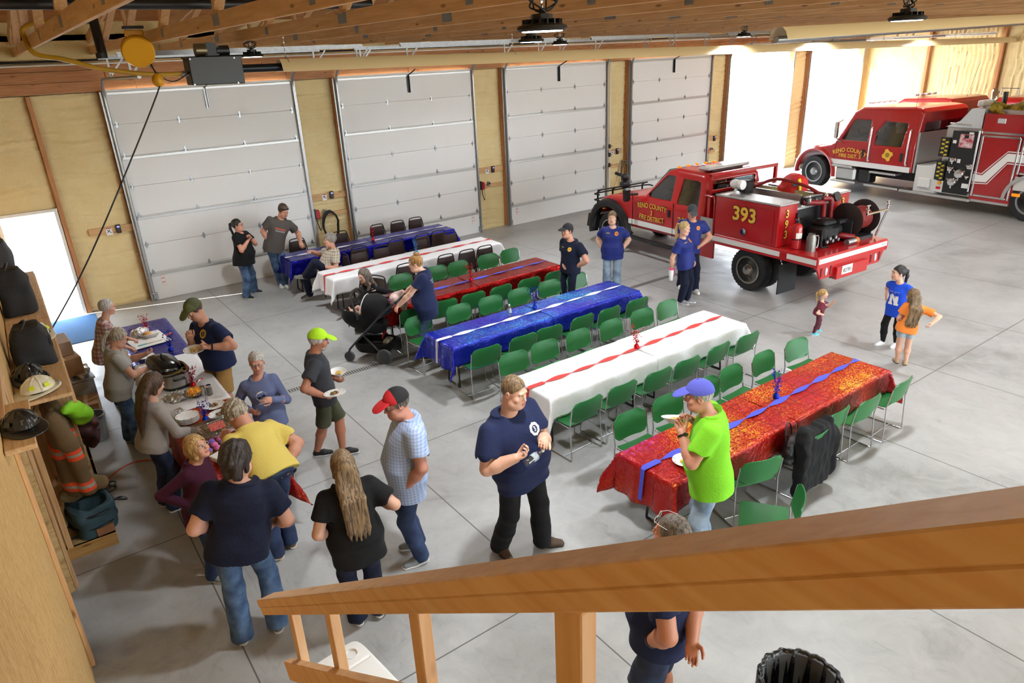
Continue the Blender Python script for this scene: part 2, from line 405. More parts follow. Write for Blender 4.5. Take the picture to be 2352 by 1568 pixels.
def clear_mat(name, tint, gloss=.10):
    mt, nt, b, L = nodes(name); t = N(nt, 'BsdfTransparent'); t.inputs[0].default_value = (*lin(tint), 1); g = N(nt, 'BsdfGlossy', i_Roughness=.08); m = N(nt, 'MixShader', i_0=gloss); L(t.outputs[0], m.inputs[1]); L(g.outputs[0], m.inputs[2]); L(m.outputs[0], nt.nodes['Material Output'].inputs[0]); return mt
CLEAR = clear_mat('clear_plastic', '#eef1f2', .16); LENS = clear_mat('spectacle_lens', '#f2f4f4', .06); PETM = clear_mat('pet_plastic', '#e3eaee', .2)
# ---------- setting geometry
def setting():
    mb = MB(); mb.box((12, -11, -.1), (34, 27, .2)); struct('floor', mb, CONC)
    mb = MB(); mb.box((12, 42, -.12), (110, 80, .2)); struct('ground_outside', mb, M('apron', '#c9c6bd', .9, var=(.4, .5, '#b5b09f')), label='sunlit concrete apron outside the open doors')
    # door wall: foam bays, posts, header, wall above
    bays = [(-2.35, -2.25, 0, 4.1), (-2.25, -1.22, 2.1, 4.1), (-1.15, -.06, 0, 4.1)]
    xs = [.03, 4.62, 9.22, 13.8, 18.4, 23.0]; W = 3.56
    for i, x in enumerate(xs): bays.append((x+W+.07, (xs[i+1]-.07) if i < 5 else 26.9, 0, 4.1))
    mb = MB()
    def foam_bay(mb, x0, x1, z0, z1, seed, along='x', base=0., nrm_=-1, vert=False):
        rg = np.random.default_rng(seed); w = x1-x0; nu = max(6, int(w/.045)); nv = max(8, int((z1-z0)/.028))
        U, Vv = np.meshgrid(np.linspace(x0, x1, nu), np.linspace(z0, z1, nv), indexing='ij')
        a, b2 = (Vv, U) if not vert else (U, Vv)
        ph = .9*np.sin(b2*3.1+seed)+.5*np.sin(b2*7.3+2*seed); d = 0
        for k in range(5): d = d+np.sin(a*rg.uniform(26, 75)+ph*rg.uniform(.6, 2.2)+rg.uniform(0, 6.3))*rg.uniform(.003, .006)
        d = d+.012*np.sin(a*2.1+seed)+rg.normal(size=d.shape)*.0012
        edge = np.minimum(np.minimum(U-x0, x1-U), .1)/.1; d = d+.03*np.sqrt(np.clip(edge, 0, 1))-.03
        if along == 'x': P = np.stack([U, base+nrm_*d, Vv], -1); P = P[:, ::1] if nrm_ > 0 else P
        else: P = np.stack([base+nrm_*d, U, Vv], -1)
        mb.grid(P if (along == 'x') == (nrm_ < 0) else P[::-1])
    for i, (a, b, z0, z1) in enumerate(bays):
        foam_bay(mb, a, b, z0, z1, i+1, base=.045); mb.box(((a+b)/2, .16, (z0+z1)/2), (b-a+.16, .12, z1-z0+.02))
    mb.box((12, .16, 4.6), (30, .12, 1.)); mb.box((12, .06, 4.85), (30, .1, .3)); mb.box((12, .16, 5.6), (30, .12, 1.2))
    struct('wall_back', mb, FOAM, 60, 'spray foam insulated wall between the overhead doors')
    for j, (xa, sz) in enumerate([(-1.185, .075), (-2.24, .03)]):
        mb = MB(); mb.box((xa, .03, 2.05), (sz, .16, 4.1), b=.005); struct('trim_post', mb, PZ, label='reddish fir post beside the walk-through doorway')
    for i, x in enumerate(xs):
        for e in (x-.035, x+W+.035):
            mb = MB(); mb.box((e, .02, 2.06), (.07, .2, 4.12), b=.004); struct('trim_jamb', mb, PZ)
    mb = MB()
    for k in range(10):
        x0 = -2.35+2.95*k; mb.box((x0+1.475, -.01, 4.21), (2.94, .06, .185), b=.004); mb.box((x0+1.0, -.008, 4.40), (2.94, .055, .185), b=.004)
    mb.box((12, -.0, 4.55), (29.3, .05, .1)); struct('trim_header', mb, HX, label='reddish fir header boards above the overhead doors')
    for xx, zz in ((-.38, 1.55), (4.09, 1.56), (8.66, 1.6), (13.2, 1.56), (17.75, 1.5)):
        mb = MB(); mb.box((xx, .005, zz), (.9 if xx < 13 else .75, .04, .14), b=.004); mb.box((xx, .005, zz-.42), (.86 if xx > 0 and xx < 13 else .5, .04, .1), b=.004) if xx > 0 else 0
        struct('trim_blocking', mb, WX)
    # mandoor frame
    mb = MB(); 
    for x in (-2.19, -1.265): mb.box((x, .06, 1.03), (.06, .2, 2.06), b=.004)
    mb.box((-1.73, .06, 2.08), (.98, .2, .06), b=.004); struct('door_7', mb, M('frame_white', '#e9e6e2', .45), label='white steel frame of the open walk-through doorway')
    # overhead doors
    def odoor(i, x):
        root = thing('door_%d' % (i+1), None, None, (x, -.085, 0)); root['kind'] = 'structure'
        root['label'] = 'closed white sectional overhead door'
        mb = MB(); H = 4.1; n = 7; sh = H/n
        for k in range(n):
            mb.box((W/2, -.03, sh*(k+.5)), (W+.03, .045, sh-.004), b=.004)
        mb.box((W/2, -.015, H/2+.02), (W+.05, .02, H+.04))
        mb.build('door_panel', DOORW, root)
        mb = MB()
        for k in (1, 3, 5):
            z = sh*k-.045; mb.box((W/2, -.065, z), (W-.05, .025, .055), b=.006); mb.box((W/2, -.082, z), (W-.05, .012, .012))
        mb.box((W/2, -.062, H-.03), (W-.05, .02, .05), b=.005); mb.build('strut', M('strut_white', '#c9c9c8', .35, .4), root)
        for k in range(1, n):
            for q in range(4):
                xx = (.07, W/3, 2*W/3, W-.07)[q]; mb = MB(); s2 = 1 if k % 2 else .9
                mb.prism([(0, .085*s2), (.028, .02), (.03, -.02), (0, -.085*s2), (-.03, -.02), (-.028, .02)], 0, .006, (xx, -.054, sh*k), np.stack([A(1, 0, 0), A(0, 0, 1), A(0, -1, 0)], 1))
                mb.cyl((xx-.035, -.066, sh*k), (xx+.035, -.066, sh*k), .011, 8)
                mb.box((xx, -.07, sh*k), (.03, .02, .05)); mb.build('hinge', STEEL, root)
        for s in (-1, 1):
            xx = -.02 if s < 0 else W+.02; mb = MB()
            pts = [(xx, -.09, .05), (xx, -.09, 3.95)]+[(xx, -.09-.38*(1-math.cos(t)), 3.95+.38*math.sin(t)) for t in np.linspace(.2, PI/2, 7)]+[(xx, -4.1, 4.36)]
            mb.tube(pts, .028, 6); mb.box((xx+s*.04, -.035, 2.05), (.05, .012, 4.1)); mb.box((xx+s*.015, -.05, 2.05), (.008, .04, 4.1))
            for z in (.4, 1.2, 2., 2.8, 3.6): mb.box((xx, -.05, z), (.05, .06, .05))
            mb.build('door_track', STEEL, root)
            mb = MB(); mb.box((xx-s*.03, -.07, .1), (.07, .05, .14), b=.01); mb.cyl((xx-s*.03, -.1, .16), (xx+s*.05, -.1, .16), .02, 8); mb.build('bottom_bracket', STEEL, root)
        mb = MB(); mb.box((W/2, -.075, H-.22), (.05, .012, .38)); mb.box((W/2+.015, -.1, H-.22), (.008, .05, .38))
        mb.tube([(W/2, -.1, H-.02), (W/2+.02, -.2, H+.02), (W/2+.06, -.36, H+.1)], .014, 6); mb.build('opener_arm', DARKST if i else STEEL, root)
        mb = MB(); mb.box((.22 if i != 1 else W-.2, -.054, .4), (.07, .002, .24)); mb.mat(1)
        for q in range(3): mb.box((.22 if i != 1 else W-.2, -.0555, .31+.085*q), (.06, .002, .045))
        mb.build('warning_label', [M('lbl_pink', '#e7b9b2', .6), PAPER], root)
    for i, x in enumerate(xs[:4]): odoor(i, x)
    for i in (4, 5):
        x = xs[i]; root = thing('door_%d' % (i+1), 'raised overhead door with only its tracks left in the bright opening' , None, (x, 0, 0)); root['kind'] = 'structure'
        for s in (-1, 1):
            xx = -.02 if s < 0 else W+.02; mb = MB()
            mb.tube([(xx, -.09, .05), (xx, -.09, 3.95)]+[(xx, -.09-.38*(1-math.cos(t)), 3.95+.38*math.sin(t)) for t in np.linspace(.2, PI/2, 7)]+[(xx, -4.6, 4.36)], .028, 6)
            mb.box((xx+s*.04, -.035, 2.05), (.05, .012, 4.1)); mb.build('door_track', STEEL, root)
        mb = MB()
        for k in range(7): mb.box((W/2, -.6-.585*(k+.5), 4.4), (W-.02, .58, .045), b=.004)
        for k in (1, 3, 5): mb.box((W/2, -.6-.585*k, 4.36), (W-.05, .055, .025))
        mb.build('door_panel', DOORW, root)
    # track hangers
    for i, x in enumerate(xs):
        for y in (-1.6, -3.6):
            mb = MB(); mb.box((x+W/2, y, 4.66), (W+.3, .035, .045)); mb.box((x+W/2, y+.02, 4.68), (W+.3, .006, .05))
            for xx in (x-.02, x+W+.02):
                mb.bar((xx, y, 4.36), (xx, y, 4.66), .03, .006, (0, 1, 0)); mb.bar((xx, y, 4.38), (xx+.25, y, 4.66), .03, .006, (0, 1, 0))
            o = mb.build('track_hanger', STEEL); o['kind'] = 'structure'; o['label'] = 'perforated steel angle hanging the door tracks'
    # end wall
    mb = MB()
    for k in range(9):
        y1 = -2.4*k-.05; foam_bay(mb, y1-2.3, y1, 0, 4.6, 40+k, 'y', 26.95, -1, True)
    mb.box((27.1, -11, 3.8), (.2, 24, 7.6)); struct('wall_right', mb, FOAM, 60, 'spray foam insulated end wall')
    for k in range(1, 9):
        mb = MB(); mb.box((26.9, -2.4*k+.02, 2.35), (.14, .1, 4.7), b=.005); struct('trim_stud', mb, PZ)
    # left wall: osb with doorway
    mt, nt, b, L = nodes('osb'); tc = N(nt, 'TexCoord'); mp = N(nt, 'Mapping'); mp.inputs['Scale'].default_value = (1, 14, 3.2); L(tc.outputs['Object'], mp.inputs[0])
    v = N(nt, 'TexNoise', i_Scale=4., i_Detail=6, i_Roughness=.75, i_Distortion=1.); L(mp.outputs[0], v.inputs['Vector'])
    cr = N(nt, 'ValToRGB'); e = cr.color_ramp.elements; e[0].position = .33; e[0].color = (*lin('#a57c48'), 1); e[1].position = .66; e[1].color = (*lin('#e6c68e'), 1); e.new(.48).color = (*lin('#d3aa6c'), 1)
    L(v.outputs['Fac'], cr.inputs[0]); L(cr.outputs[0], b.inputs['Base Color']); b.inputs['Roughness'].default_value = .55
    bp = N(nt, 'Bump', i_Strength=.2, i_Distance=.004); L(v.outputs['Fac'], bp.inputs['Height']); L(bp.outputs[0], b.inputs['Normal']); OSB = mt
    mb = MB(); mb.box((-2.45, -17.2, 3.8), (.2, 14.0, 7.6)); mb.box((-2.45, -9.67, 4.9), (.2, 1.06, 5.4)); mb.box((-2.45, -4.5, 3.8), (.2, 9.28, 7.6)); mb.box((-2.62, -12, 3.7), (.1, 24.6, 7.8)); struct('wall_left', mb, OSB, label='oriented strand board side wall')
    mb = MB(); mb.box((-2.42, -9.67, 1.08), (.05, .98, 2.14), b=.004); struct('door_8', mb, GREYD, label='grey steel door recessed in the strand board wall')
    for y in (-10.24, -9.1):
        mb = MB(); mb.box((-2.335, y, 1.13), (.03, .09, 2.2), b=.004); struct('trim_casing', mb, WZ)
    mb = MB(); mb.box((-2.335, -9.67, 2.26), (.03, 1.25, .09), b=.004); struct('trim_casing', mb, WY)
    # front wall far behind the viewer, its openings added for daylight; roof
    mb = MB(); ops = [2.2, 7.2, 12.2, 17.2, 22.2]
    for i in range(6): a = -2.7 if i == 0 else ops[i-1]+3.6; b2 = 27.3 if i == 5 else ops[i]; mb.box(((a+b2)/2, -24.3, 2.05), (b2-a, .2, 4.1))
    mb.box((12.3, -24.3, 6), (30, .2, 3.8)); struct('wall_front', mb, FOAM, label='rear wall with openings added to let daylight in'); mb = MB(); mb.box((12, -65, -.12), (110, 80, .2)); struct('ground_bounce', mb, MATS['apron'], label='unseen apron added behind the building to bounce sunlight inside')  # wall openings and this ground are added, unseen, to brighten ceiling and doors
    mb = MB(); nx, ny = 120, 90; X, Y = np.meshgrid(np.linspace(-2.6, 27.4, nx), np.linspace(-24.6, .4, ny), indexing='ij')
    Z = 5.35-.12*np.maximum(Y, -12.2)-.12*np.minimum(Y+12.2, 0)*-1+RNG.normal(size=X.shape)*.02+.03*np.sin(X*3+2*np.sin(Y*2.))
    mb.grid(np.stack([X, Y, Z], -1)[:, ::-1]); mb.box((12, -12, 7.4), (31, 26, .1)); struct('ceiling', mb, FOAMR, 180)
    # purlins, trusses
    for y in np.arange(-.9, -14, -.62):
        mb = MB(); z = 5.22-.12*y if y > -12.2 else 5.22+.12*12.2-.12*(-12.2-y); mb.box((12, y, z), (29, .04, .14)); struct('trim_purlin', mb, HX)
    plate = M('nail_plate', '#8d9092', .5, .8, bump=(120, 1.))
    tw = MB(); tw.box((0, -12.1, 4.82), (.04, 24.3, .14), b=.003); top = MB(); 
    top.bar((0, .1, 5.0), (0, -12.2, 6.48), .04, .14); top.bar((0, -12.2, 6.48), (0, -24.4, 5.0), .04, .14)
    first = None
    for k in range(24):
        x = -1.2+1.2*k
        if first is None:
            r = thing('ceiling_truss', 'pine roof truss running away from the viewer', None, (x, 0, 0)); r['kind'] = 'structure'
            tw.build('bottom_chord', WY, r, 35); top.build('top_chord', WY, r)
            for j, y in enumerate((-1.8, -4.1, -6.4, -8.7, -11, -13.5, -16, -18.5)):
                zt = 4.99+.121*(-y if y > -12.2 else 24.4+y); m = MB(); m.bar((0, y, 4.85), (0, y, zt), .038, .09, (0, 1, 0)); m.build('web_post', WZ, r)
                if j < 5: m = MB(); m.bar((0, y, 4.88), (0, y-2.2, 4.99+.121*(2.2-y)), .038, .09, (1, 0, 0)); m.build('web_brace', WZ, r)
                m = MB()
                for sx in (-.0215, .0215): m.box((sx, y, 4.83), (.003, .2 if j % 2 else .1, .1))
                m.build('nail_plate', plate, r)
            first = r
        else: r = dup(first, (x, 0, 0))
    return xs, W
XS, DW = setting()
# ---------- people
CAM = A(-1.9179, -15.7472, 4.4334)
def cloth(name, hexc, r=.85, kind=None, c2=None):
    if name in MATS: return MATS[name]
    if kind is None: return M(name, hexc, r, sheen=.03, bump=(55, .25), spec=.25)
    mt, nt, b, L = nodes(name); tc = N(nt, 'TexCoord'); b.inputs['Roughness'].default_value = r
    if kind == 'denim':
        n = N(nt, 'TexNoise', i_Scale=7., i_Detail=6); L(tc.outputs['Object'], n.inputs['Vector'])
        cr = N(nt, 'ValToRGB'); e = cr.color_ramp.elements; e[0].position = .35; e[0].color = (*lin(hexc), 1); e[1].position = .72; e[1].color = (*lin(c2), 1)
        L(n.outputs['Fac'], cr.inputs[0]); L(cr.outputs[0], b.inputs['Base Color'])
        w = N(nt, 'TexNoise', i_Scale=60., i_Detail=3); L(tc.outputs['Object'], w.inputs['Vector']); bp = N(nt, 'Bump', i_Strength=.3, i_Distance=.01); L(w.outputs['Fac'], bp.inputs['Height']); L(bp.outputs[0], b.inputs['Normal'])
    elif kind == 'plaid':
        base, ca, cb, sc = c2; sp = N(nt, 'SeparateXYZ'); mp = N(nt, 'Mapping'); mp.inputs['Rotation'].default_value = (0, 0, .7); L(tc.outputs['Object'], mp.inputs[0]); L(mp.outputs[0], sp.inputs[0])
        out = None; col = N(nt, 'RGB'); col.outputs[0].default_value = (*lin(base), 1); out = col.outputs[0]
        for ax, wd, cc, off in ((0, .3, ca, 0), (2, .3, ca, 0), (0, .12, cb, .4), (2, .12, cb, .4)):
            m = N(nt, 'Math', operation='MULTIPLY_ADD', i_1=sc, i_2=off); L(sp.outputs[ax], m.inputs[0]); f = N(nt, 'Math', operation='FRACT'); L(m.outputs[0], f.inputs[0])
            g = N(nt, 'Math', operation='LESS_THAN', i_1=wd); L(f.outputs[0], g.inputs[0]); h = N(nt, 'Math', operation='MULTIPLY', i_1=.6); L(g.outputs[0], h.inputs[0])
            mx = N(nt, 'Mix', data_type='RGBA'); mx.inputs[7].default_value = (*lin(cc), 1); L(out, mx.inputs[6]); L(h.outputs[0], mx.inputs[0]); out = mx.outputs[2]
        L(out, b.inputs['Base Color'])
    return mt
def hairmat(name, c1, c2):
    if name in MATS: return MATS[name]
    mt, nt, b, L = nodes(name); tc = N(nt, 'TexCoord'); mp = N(nt, 'Mapping'); mp.inputs['Scale'].default_value = (1, 1, .12); L(tc.outputs['Object'], mp.inputs[0])
    n = N(nt, 'TexNoise', i_Scale=75., i_Detail=4, i_Distortion=.4); L(mp.outputs[0], n.inputs['Vector']); cr = N(nt, 'ValToRGB'); e = cr.color_ramp.elements
    e[0].position = .38; e[0].color = (*lin(c2), 1); e[1].position = .62; e[1].color = (*lin(c1), 1); L(n.outputs['Fac'], cr.inputs[0]); L(cr.outputs[0], b.inputs['Base Color'])
    bp = N(nt, 'Bump', i_Strength=.7, i_Distance=.012); L(n.outputs['Fac'], bp.inputs['Height']); L(bp.outputs[0], b.inputs['Normal']); b.inputs['Roughness'].default_value = .5
    return mt
HAIR = dict(white=('#cfcac2', '#8f8a83'), grey=('#a39c93', '#5f5a55'), ggrey=('#b7ab97', '#75695a'), brown=('#5d4330', '#33231a'), dark=('#33241c', '#17110e'), black=('#211b1a', '#0d0b0b'), blonde=('#c9a468', '#8c6a3c'), lblonde=('#d8bd86', '#a07f4b'), dblonde=('#8d7250', '#4e3c29'), ginger=('#b98a4e', '#7a5228'), sgrey=('#7e7468', '#3d3630'))
def ik(s, w, la, lb, pole):
    d = w-s; L = np.linalg.norm(d)
    if L > (la+lb)*.995: k = L/((la+lb)*.995); la *= k; lb *= k
    a = (la*la-lb*lb+L*L)/(2*L); h = math.sqrt(max(la*la-a*a, 0)); u = d/L; p = pole-u*(pole@u)
    return s+u*a+nrm(p)*h
SKIN = {}
def skin(hexc):
    if hexc not in SKIN: SKIN[hexc] = M('skin_'+hexc, hexc, .5, bump=(90, .08), var=(9, .35, hexc)); b = SKIN[hexc].node_tree.nodes['Principled BSDF']; b.inputs['Subsurface Weight'].default_value = .12; b.inputs['Subsurface Radius'].default_value = (.02, .008, .005)
    return SKIN[hexc]
def person(label, base, H, yaw, hip, neck, head, wl, wr, al, ar, hyaw=None, hpitch=0., sex='m', w=1., belly=0., skinc='#d9a88c', hair=('short', 'brown'), cap=None,
           top=('tee', None), bot=('pants', None), shoe=('#333333', '#e8e8e8'), glasses=None, hands=('relax', 'relax'), palm=(None, None), poles=(None, None), feet=(None, None), hs=1., kp=(None, None), decals=(), watch=None, group=None, beard=None, flare=0., hdir=(None, None)):
    B = A(base[0], base[1], 0); g = lambda v: A(*v)
    hip, neck, head, wl, wr, al, ar = map(g, (hip, neck, head, wl, wr, al, ar))
    yw = math.radians(yaw); F = A(math.cos(yw), math.sin(yw), 0); Rt = A(math.sin(yw), -math.cos(yw), 0)
    up = nrm(neck-hip); r = nrm(Rt-up*(Rt@up)); f = np.cross(up, r); TR = np.stack([r, f, up], 1)
    dist = np.linalg.norm(B+A(0, 0, 1)-CAM); hh = min(max(dist*.00055, .0036), .0065); hc = min(max(dist*.0011, .007), .012)
    root = thing('person', label, 'person', (base[0], base[1], 0), 0, group); loc = (base[0], base[1], 0)
    sk = skin(skinc); Ls = np.linalg.norm(neck-hip)/.292
    tab = ([(-.06, .088, .066, 0), (0, .094, .070, 0), (.06, .088, .066, .004), (.12, .084, .066, .006), (.19, .097, .070, .005), (.235, .102, .062, 0), (.27, .092, .048, -.004), (.30, .05, .034, -.006)] if sex == 'm' else
           [(-.06, .092, .070, 0), (0, .100, .074, 0), (.06, .088, .066, .004), (.12, .076, .062, .006), (.19, .084, .074, .016), (.235, .090, .060, .006), (.27, .080, .046, -.004), (.30, .045, .032, -.006)])
    T = np.array(tab)*A(Ls, H, H, H)
    for row in T:
        c = row[0]/Ls; row[1] *= w; row[2] *= (1+(w-1)*.8)
        k = math.exp(-((c-.07)/.085)**2); row[1] += belly*.4*k; row[2] += belly*.55*k; row[3] += belly*.5*k
    shw = (.105 if sex == 'm' else .094)*H*(1+(w-1)*.7)
    sh = [neck-up*.03*H+r*sg*shw for sg in (-1, 1)]; wr_ = [wl, wr]; el = []
    for i in (0, 1):
        sg = (-1, 1)[i]; p = poles[i]; p = A(*p) if p is not None else -F*.7+Rt*sg*.7-A(0, 0, .6)
        el.append(ik(sh[i], wr_[i], .172*H, .147*H, p))
    hj = [hip+r*sg*.048*H*w-A(0, 0, .01) for sg in (-1, 1)]; an = [al, ar]; kn = []
    for i in (0, 1):
        p = kp[i]; kn.append(ik(hj[i], an[i], .245*H, .245*H, A(*p) if p is not None else F*1.+Rt*(-1, 1)[i]*.1))
    ra = H*(.0295 if sex == 'm' else .026)*(1+(w-1)*.8)
    # head frame
    hy = yw if hyaw is None else math.radians(hyaw); hp = math.radians(hpitch)
    hf = A(math.cos(hy)*math.cos(hp), math.sin(hy)*math.cos(hp), -math.sin(hp)); hr = A(math.sin(hy), -math.cos(hy), 0); hu = np.cross(hr, hf)
    HR = np.stack([hr, hf, hu], 1); S = H/1.75*hs*1.02
    hl = lambda x, y, z: head+HR @ (A(x, y, z)*S)
    # ---- body
    def body_arm(s, i):
        s.cap(sh[i], el[i], ra*1.02, ra*.92, .015).cap(el[i], el[i]+(wr_[i]-el[i])*.35, ra*.92, ra*.98, .015).cap(el[i]+(wr_[i]-el[i])*.3, wr_[i], ra*.98, ra*.62, .015)
    hb = max(.009, hc); pts = np.array([hip, neck, *sh, *el, *wr_, *hj, *kn, *an]); bs = SDF(pts.min(0)-.1*H, pts.max(0)+.1*H, hb)
    T2 = T.copy(); T2[:, 1:3] *= .86; bs.loft(hip, TR, T2, .02)
    for i in (0, 1):
        body_arm(bs, i)
        lk = 1. if bot[0] == 'shorts' else .7; wl_ = .5+.5*w; bs.cap(hj[i], kn[i], .042*H*w*lk, .034*H*lk*wl_, .03*lk).cap(kn[i], kn[i]*.6+an[i]*.4, .033*H*lk*wl_, .036*H*lk*wl_, .02*lk).cap(kn[i]*.6+an[i]*.4, an[i], .035*H*lk*wl_, .021*H*lk, .02*lk)
    nb = neck-up*.03*H; bs.cap(nb, hl(0, -.015, -.07), .037*H*(.5+.5*w), .034*H*(.6+.4*w) if sex == 'm' else .03*H, .03)
    V = []; Q = []; MI = []; n = 0
    def addm(v, q, mi=None):
        nonlocal n
        V.append(v); Q.append(q+n); n += len(v); MI.append(np.zeros(len(q), int) if mi is None else mi)
    addm(*bs.mesh())
    # head
    hd = SDF(head-.19*S, head+.19*S, hh); k = .012*S
    hd.ell(hl(0, -.012, .028), HR, A(.078, .098, .098)*S, k).ell(hl(0, .028, -.03), HR, A(.066, .07, .08)*S, .03*S).ell(hl(0, .045, -.075), HR, A(.048, .045, .038)*S, .03*S).ell(hl(0, .075, -.098), HR, A(.022, .018, .018)*S, .02*S)
    hd.cap(nb, hl(0, -.015, -.07), .037*H*(.5+.5*w), .034*H*(.6+.4*w) if sex == 'm' else .03*H, .03*S)
    fat = max(0, w-1.05)+belly*.6
    if fat > 0: hd.ell(hl(0, .04, -.085), HR, A(.07, .06, .05)*S*(1+fat*.6), .03*S)
    hd.cap(hl(-.034, .083, .026), hl(.034, .083, .026), .014*S, None, .012*S)
    for sg in (-1, 1):
        hd.ell(hl(sg*.033, .099, .004), HR, A(.019, .013, .012)*S, .008*S, 'sub'); hd.ell(hl(sg*.043, .066, -.028), HR, A(.026, .024, .024)*S, .02*S)
        hd.ell(hl(sg*.078, -.008, -.008), HR @ rotz(sg*-.35), A(.009, .022, .033)*S, .006*S); hd.ell(hl(sg*.088, -.002, -.006), HR, A(.006, .010, .016)*S, .005*S, 'sub')
    hd.cap(hl(0, .092, .012), hl(0, .113, -.026), .008*S, .0125*S, .01*S); hd.cap(hl(-.012, .1, -.033), hl(.012, .1, -.033), .008*S, None, .006*S)
    hd.ell(hl(0, .093, -.058), HR, A(.026, .012, .006)*S, .003*S); hd.ell(hl(0, .092, -.069), HR, A(.022, .012, .0065)*S, .003*S)
    hd.plane(neck-up*.015*H-f*.0, -up*1.)
    v, q = hd.mesh(); c = (v[q].mean(1)-head) @ HR/S
    lips = (np.abs(c[:, 0]) < .027) & (c[:, 1] > .085) & (c[:, 2] < -.052) & (c[:, 2] > -.077)
    addm(v, q, lips.astype(int))
    # hands
    for i in (0, 1):
        mode = hands[i]
        if mode is None: continue
        sg = (-1, 1)[i]; fd = nrm(wr_[i]-el[i]); d = nrm(A(*hdir[i])) if hdir[i] is not None else fd
        pn = A(*palm[i]) if palm[i] is not None else -Rt*sg*.9-F*.25
        pn = nrm(pn-d*(pn@d)); sd = np.cross(d, pn)*sg*-1   # sd: towards the thumb
        Z = H/1.75*(1.0 if sex == 'm' else .92)*(1+.35*(hs-1)); W0 = wr_[i]; P = lambda a, b, c_: W0+(d*a+sd*b+pn*c_)*Z
        HF = np.stack([sd, d, pn], 1); pts = np.array([P(-.05, 0, 0), P(.2, .1, .08), P(.2, -.1, -.05), P(.0, .1, .1)])
        hs_ = SDF(pts.min(0)-.03, pts.max(0)+.03, max(hh*.85, .0034)); hs_.cap(W0-fd*.05, W0, ra*.68, ra*.6, .01).ell(P(.05, 0, 0), HF, A(.042, .056, .019)*Z, .012, p=2.4)
        curl = dict(relax=.42, grip=1.0, flat=.1, fist=1.35, hold=.62)[mode]
        for j, (off, ln) in enumerate(((.03, .074), (.0105, .083), (-.010, .077), (-.029, .06))):
            p0 = P(.088-.006*abs(j-1), off, 0); ang = 0; cu = curl*(1+.12*j); rr = .0098*Z*(1 if j < 3 else .88); spread = off*.9 if mode == 'flat' else off*.25
            for s_, fr in enumerate((.46, .3, .24)):
                ang += cu*(.8 if s_ == 0 else 1.); dv = nrm(d*math.cos(ang)+pn*math.sin(ang)+sd*spread*2); p1 = p0+dv*ln*fr*Z; hs_.cap(p0, p1, rr, rr*.92, .004); p0 = p1; rr *= .92
        t0 = P(.02, .03, .006); a_ = .9 if mode in ('flat', 'relax') else .5
        t1 = t0+nrm(d*.55+sd*.8*a_+pn*.35)*.04*Z; t2 = t1+nrm(d*.85+sd*.3*a_+pn*(.25+.5*curl))*.034*Z; t3 = t2+nrm(d*.9+pn*(.2+.6*curl))*.026*Z
        hs_.chain([t0, t1, t2, t3], [.015*Z, .0118*Z, .0105*Z, .009*Z], .006); addm(*hs_.mesh())
    lipm = M('lip_'+skinc, '#b4675c' if sex == 'f' else '#b0705f', .45)
    npmesh('body', np.vstack(V), np.vstack(Q), [sk, lipm], np.concatenate(MI), root, loc)
    # eyes
    for sg in (-1, 1):
        mb = MB(); mb.sph(hl(sg*.033, .0795, .004), .0125*S, HR, 10, 8); mb.mat(1).sph(hl(sg*.033, .0845, .004), .0078*S, HR, 8, 6)
        mb.build('eye', [M('eye_white', '#e8e4de', .25), M('iris', '#2c2018', .15)], root, 180, loc)
    # ---- top
    kind, tm = top[0], top[1]; hem = top[2] if len(top) > 2 else -.045
    ss = SDF(pts_min(hip, neck, sh, el, wr_)-.14*H*w-belly, pts_max(hip, neck, sh, el, wr_)+.14*H*w+belly, hc); inf = .019*(H/1.75) if kind != 'sweat' else .026
    Tt = T.copy(); Tt = np.vstack([[hem*H-.02, T[0][1]*1.0, T[0][2], T[0][3]], Tt[Tt[:, 0] > hem*H]]); Tt[0, 1:3] = np.maximum(Tt[0, 1:3], Tt[1, 1:3]*.99); Tt[0, 3] = Tt[1, 3]; Tt[:, 1:3] *= np.interp(Tt[:, 0], [-.1*H, .02*H, .1*H], [1.07, 1.05, 1.])[:, None]
    ss.loft(hip, TR, Tt, .02, infl=inf)
    lng = kind in ('long', 'sweat'); fit = .013 if not lng else (.010 if kind == 'long' else .016)
    for i in (0, 1):
        if lng: ss.cap(sh[i], el[i], ra*1.08+fit, ra*.95+fit, .045).cap(el[i], wr_[i]-nrm(wr_[i]-el[i])*.012, ra*.95+fit, ra*.66+fit*.8, .02)
        else:
            fr = .6 if kind in ('tee', 'polo', 'shirt') else .4; e = sh[i]+(el[i]-sh[i])*fr; ss.cap(sh[i], e, ra*1.06+fit, ra*1.15+fit+.012, .05)
            d = nrm(el[i]-sh[i]); q = ss.sub_(np.minimum(e, el[i])-.11, np.maximum(e, el[i])+.11, .0)
            ss.ell(e+d*.09*H/1.75, frame(d), A(.088, .088, .09)*H/1.75, .012, 'sub', p=6)
    ss.ell(neck+up*.024*H+f*.022*H, TR, A(.045, .052, .032)*H*(.6+.4*w), .01, 'sub')
    if kind in ('polo', 'shirt'):
        pts_ = [neck+TR @ (A(math.sin(t)*.043*(.6+.4*w), .012-math.cos(t)*.043, -.012-.014*(1-math.cos(t))*.9)*H) for t in np.linspace(-2.7, 2.7, 13)]
        ss.chain(pts_, .0085*H, .004)
    ss.wrinkle(.0075*(H/1.75) if kind != 'long' else .005, 11, int(abs(base[0]*97+base[1]*31)) % 999, (1, 1, .6))
    v, q = ss.mesh(); mats = [tm]; mi = np.zeros(len(q), int)
    so = npmesh({'tee': 't_shirt', 'polo': 'polo_shirt', 'shirt': 'button_shirt', 'long': 'long_sleeved_top', 'sweat': 'sweatshirt'}[kind], v, q, mats, mi, root, loc)
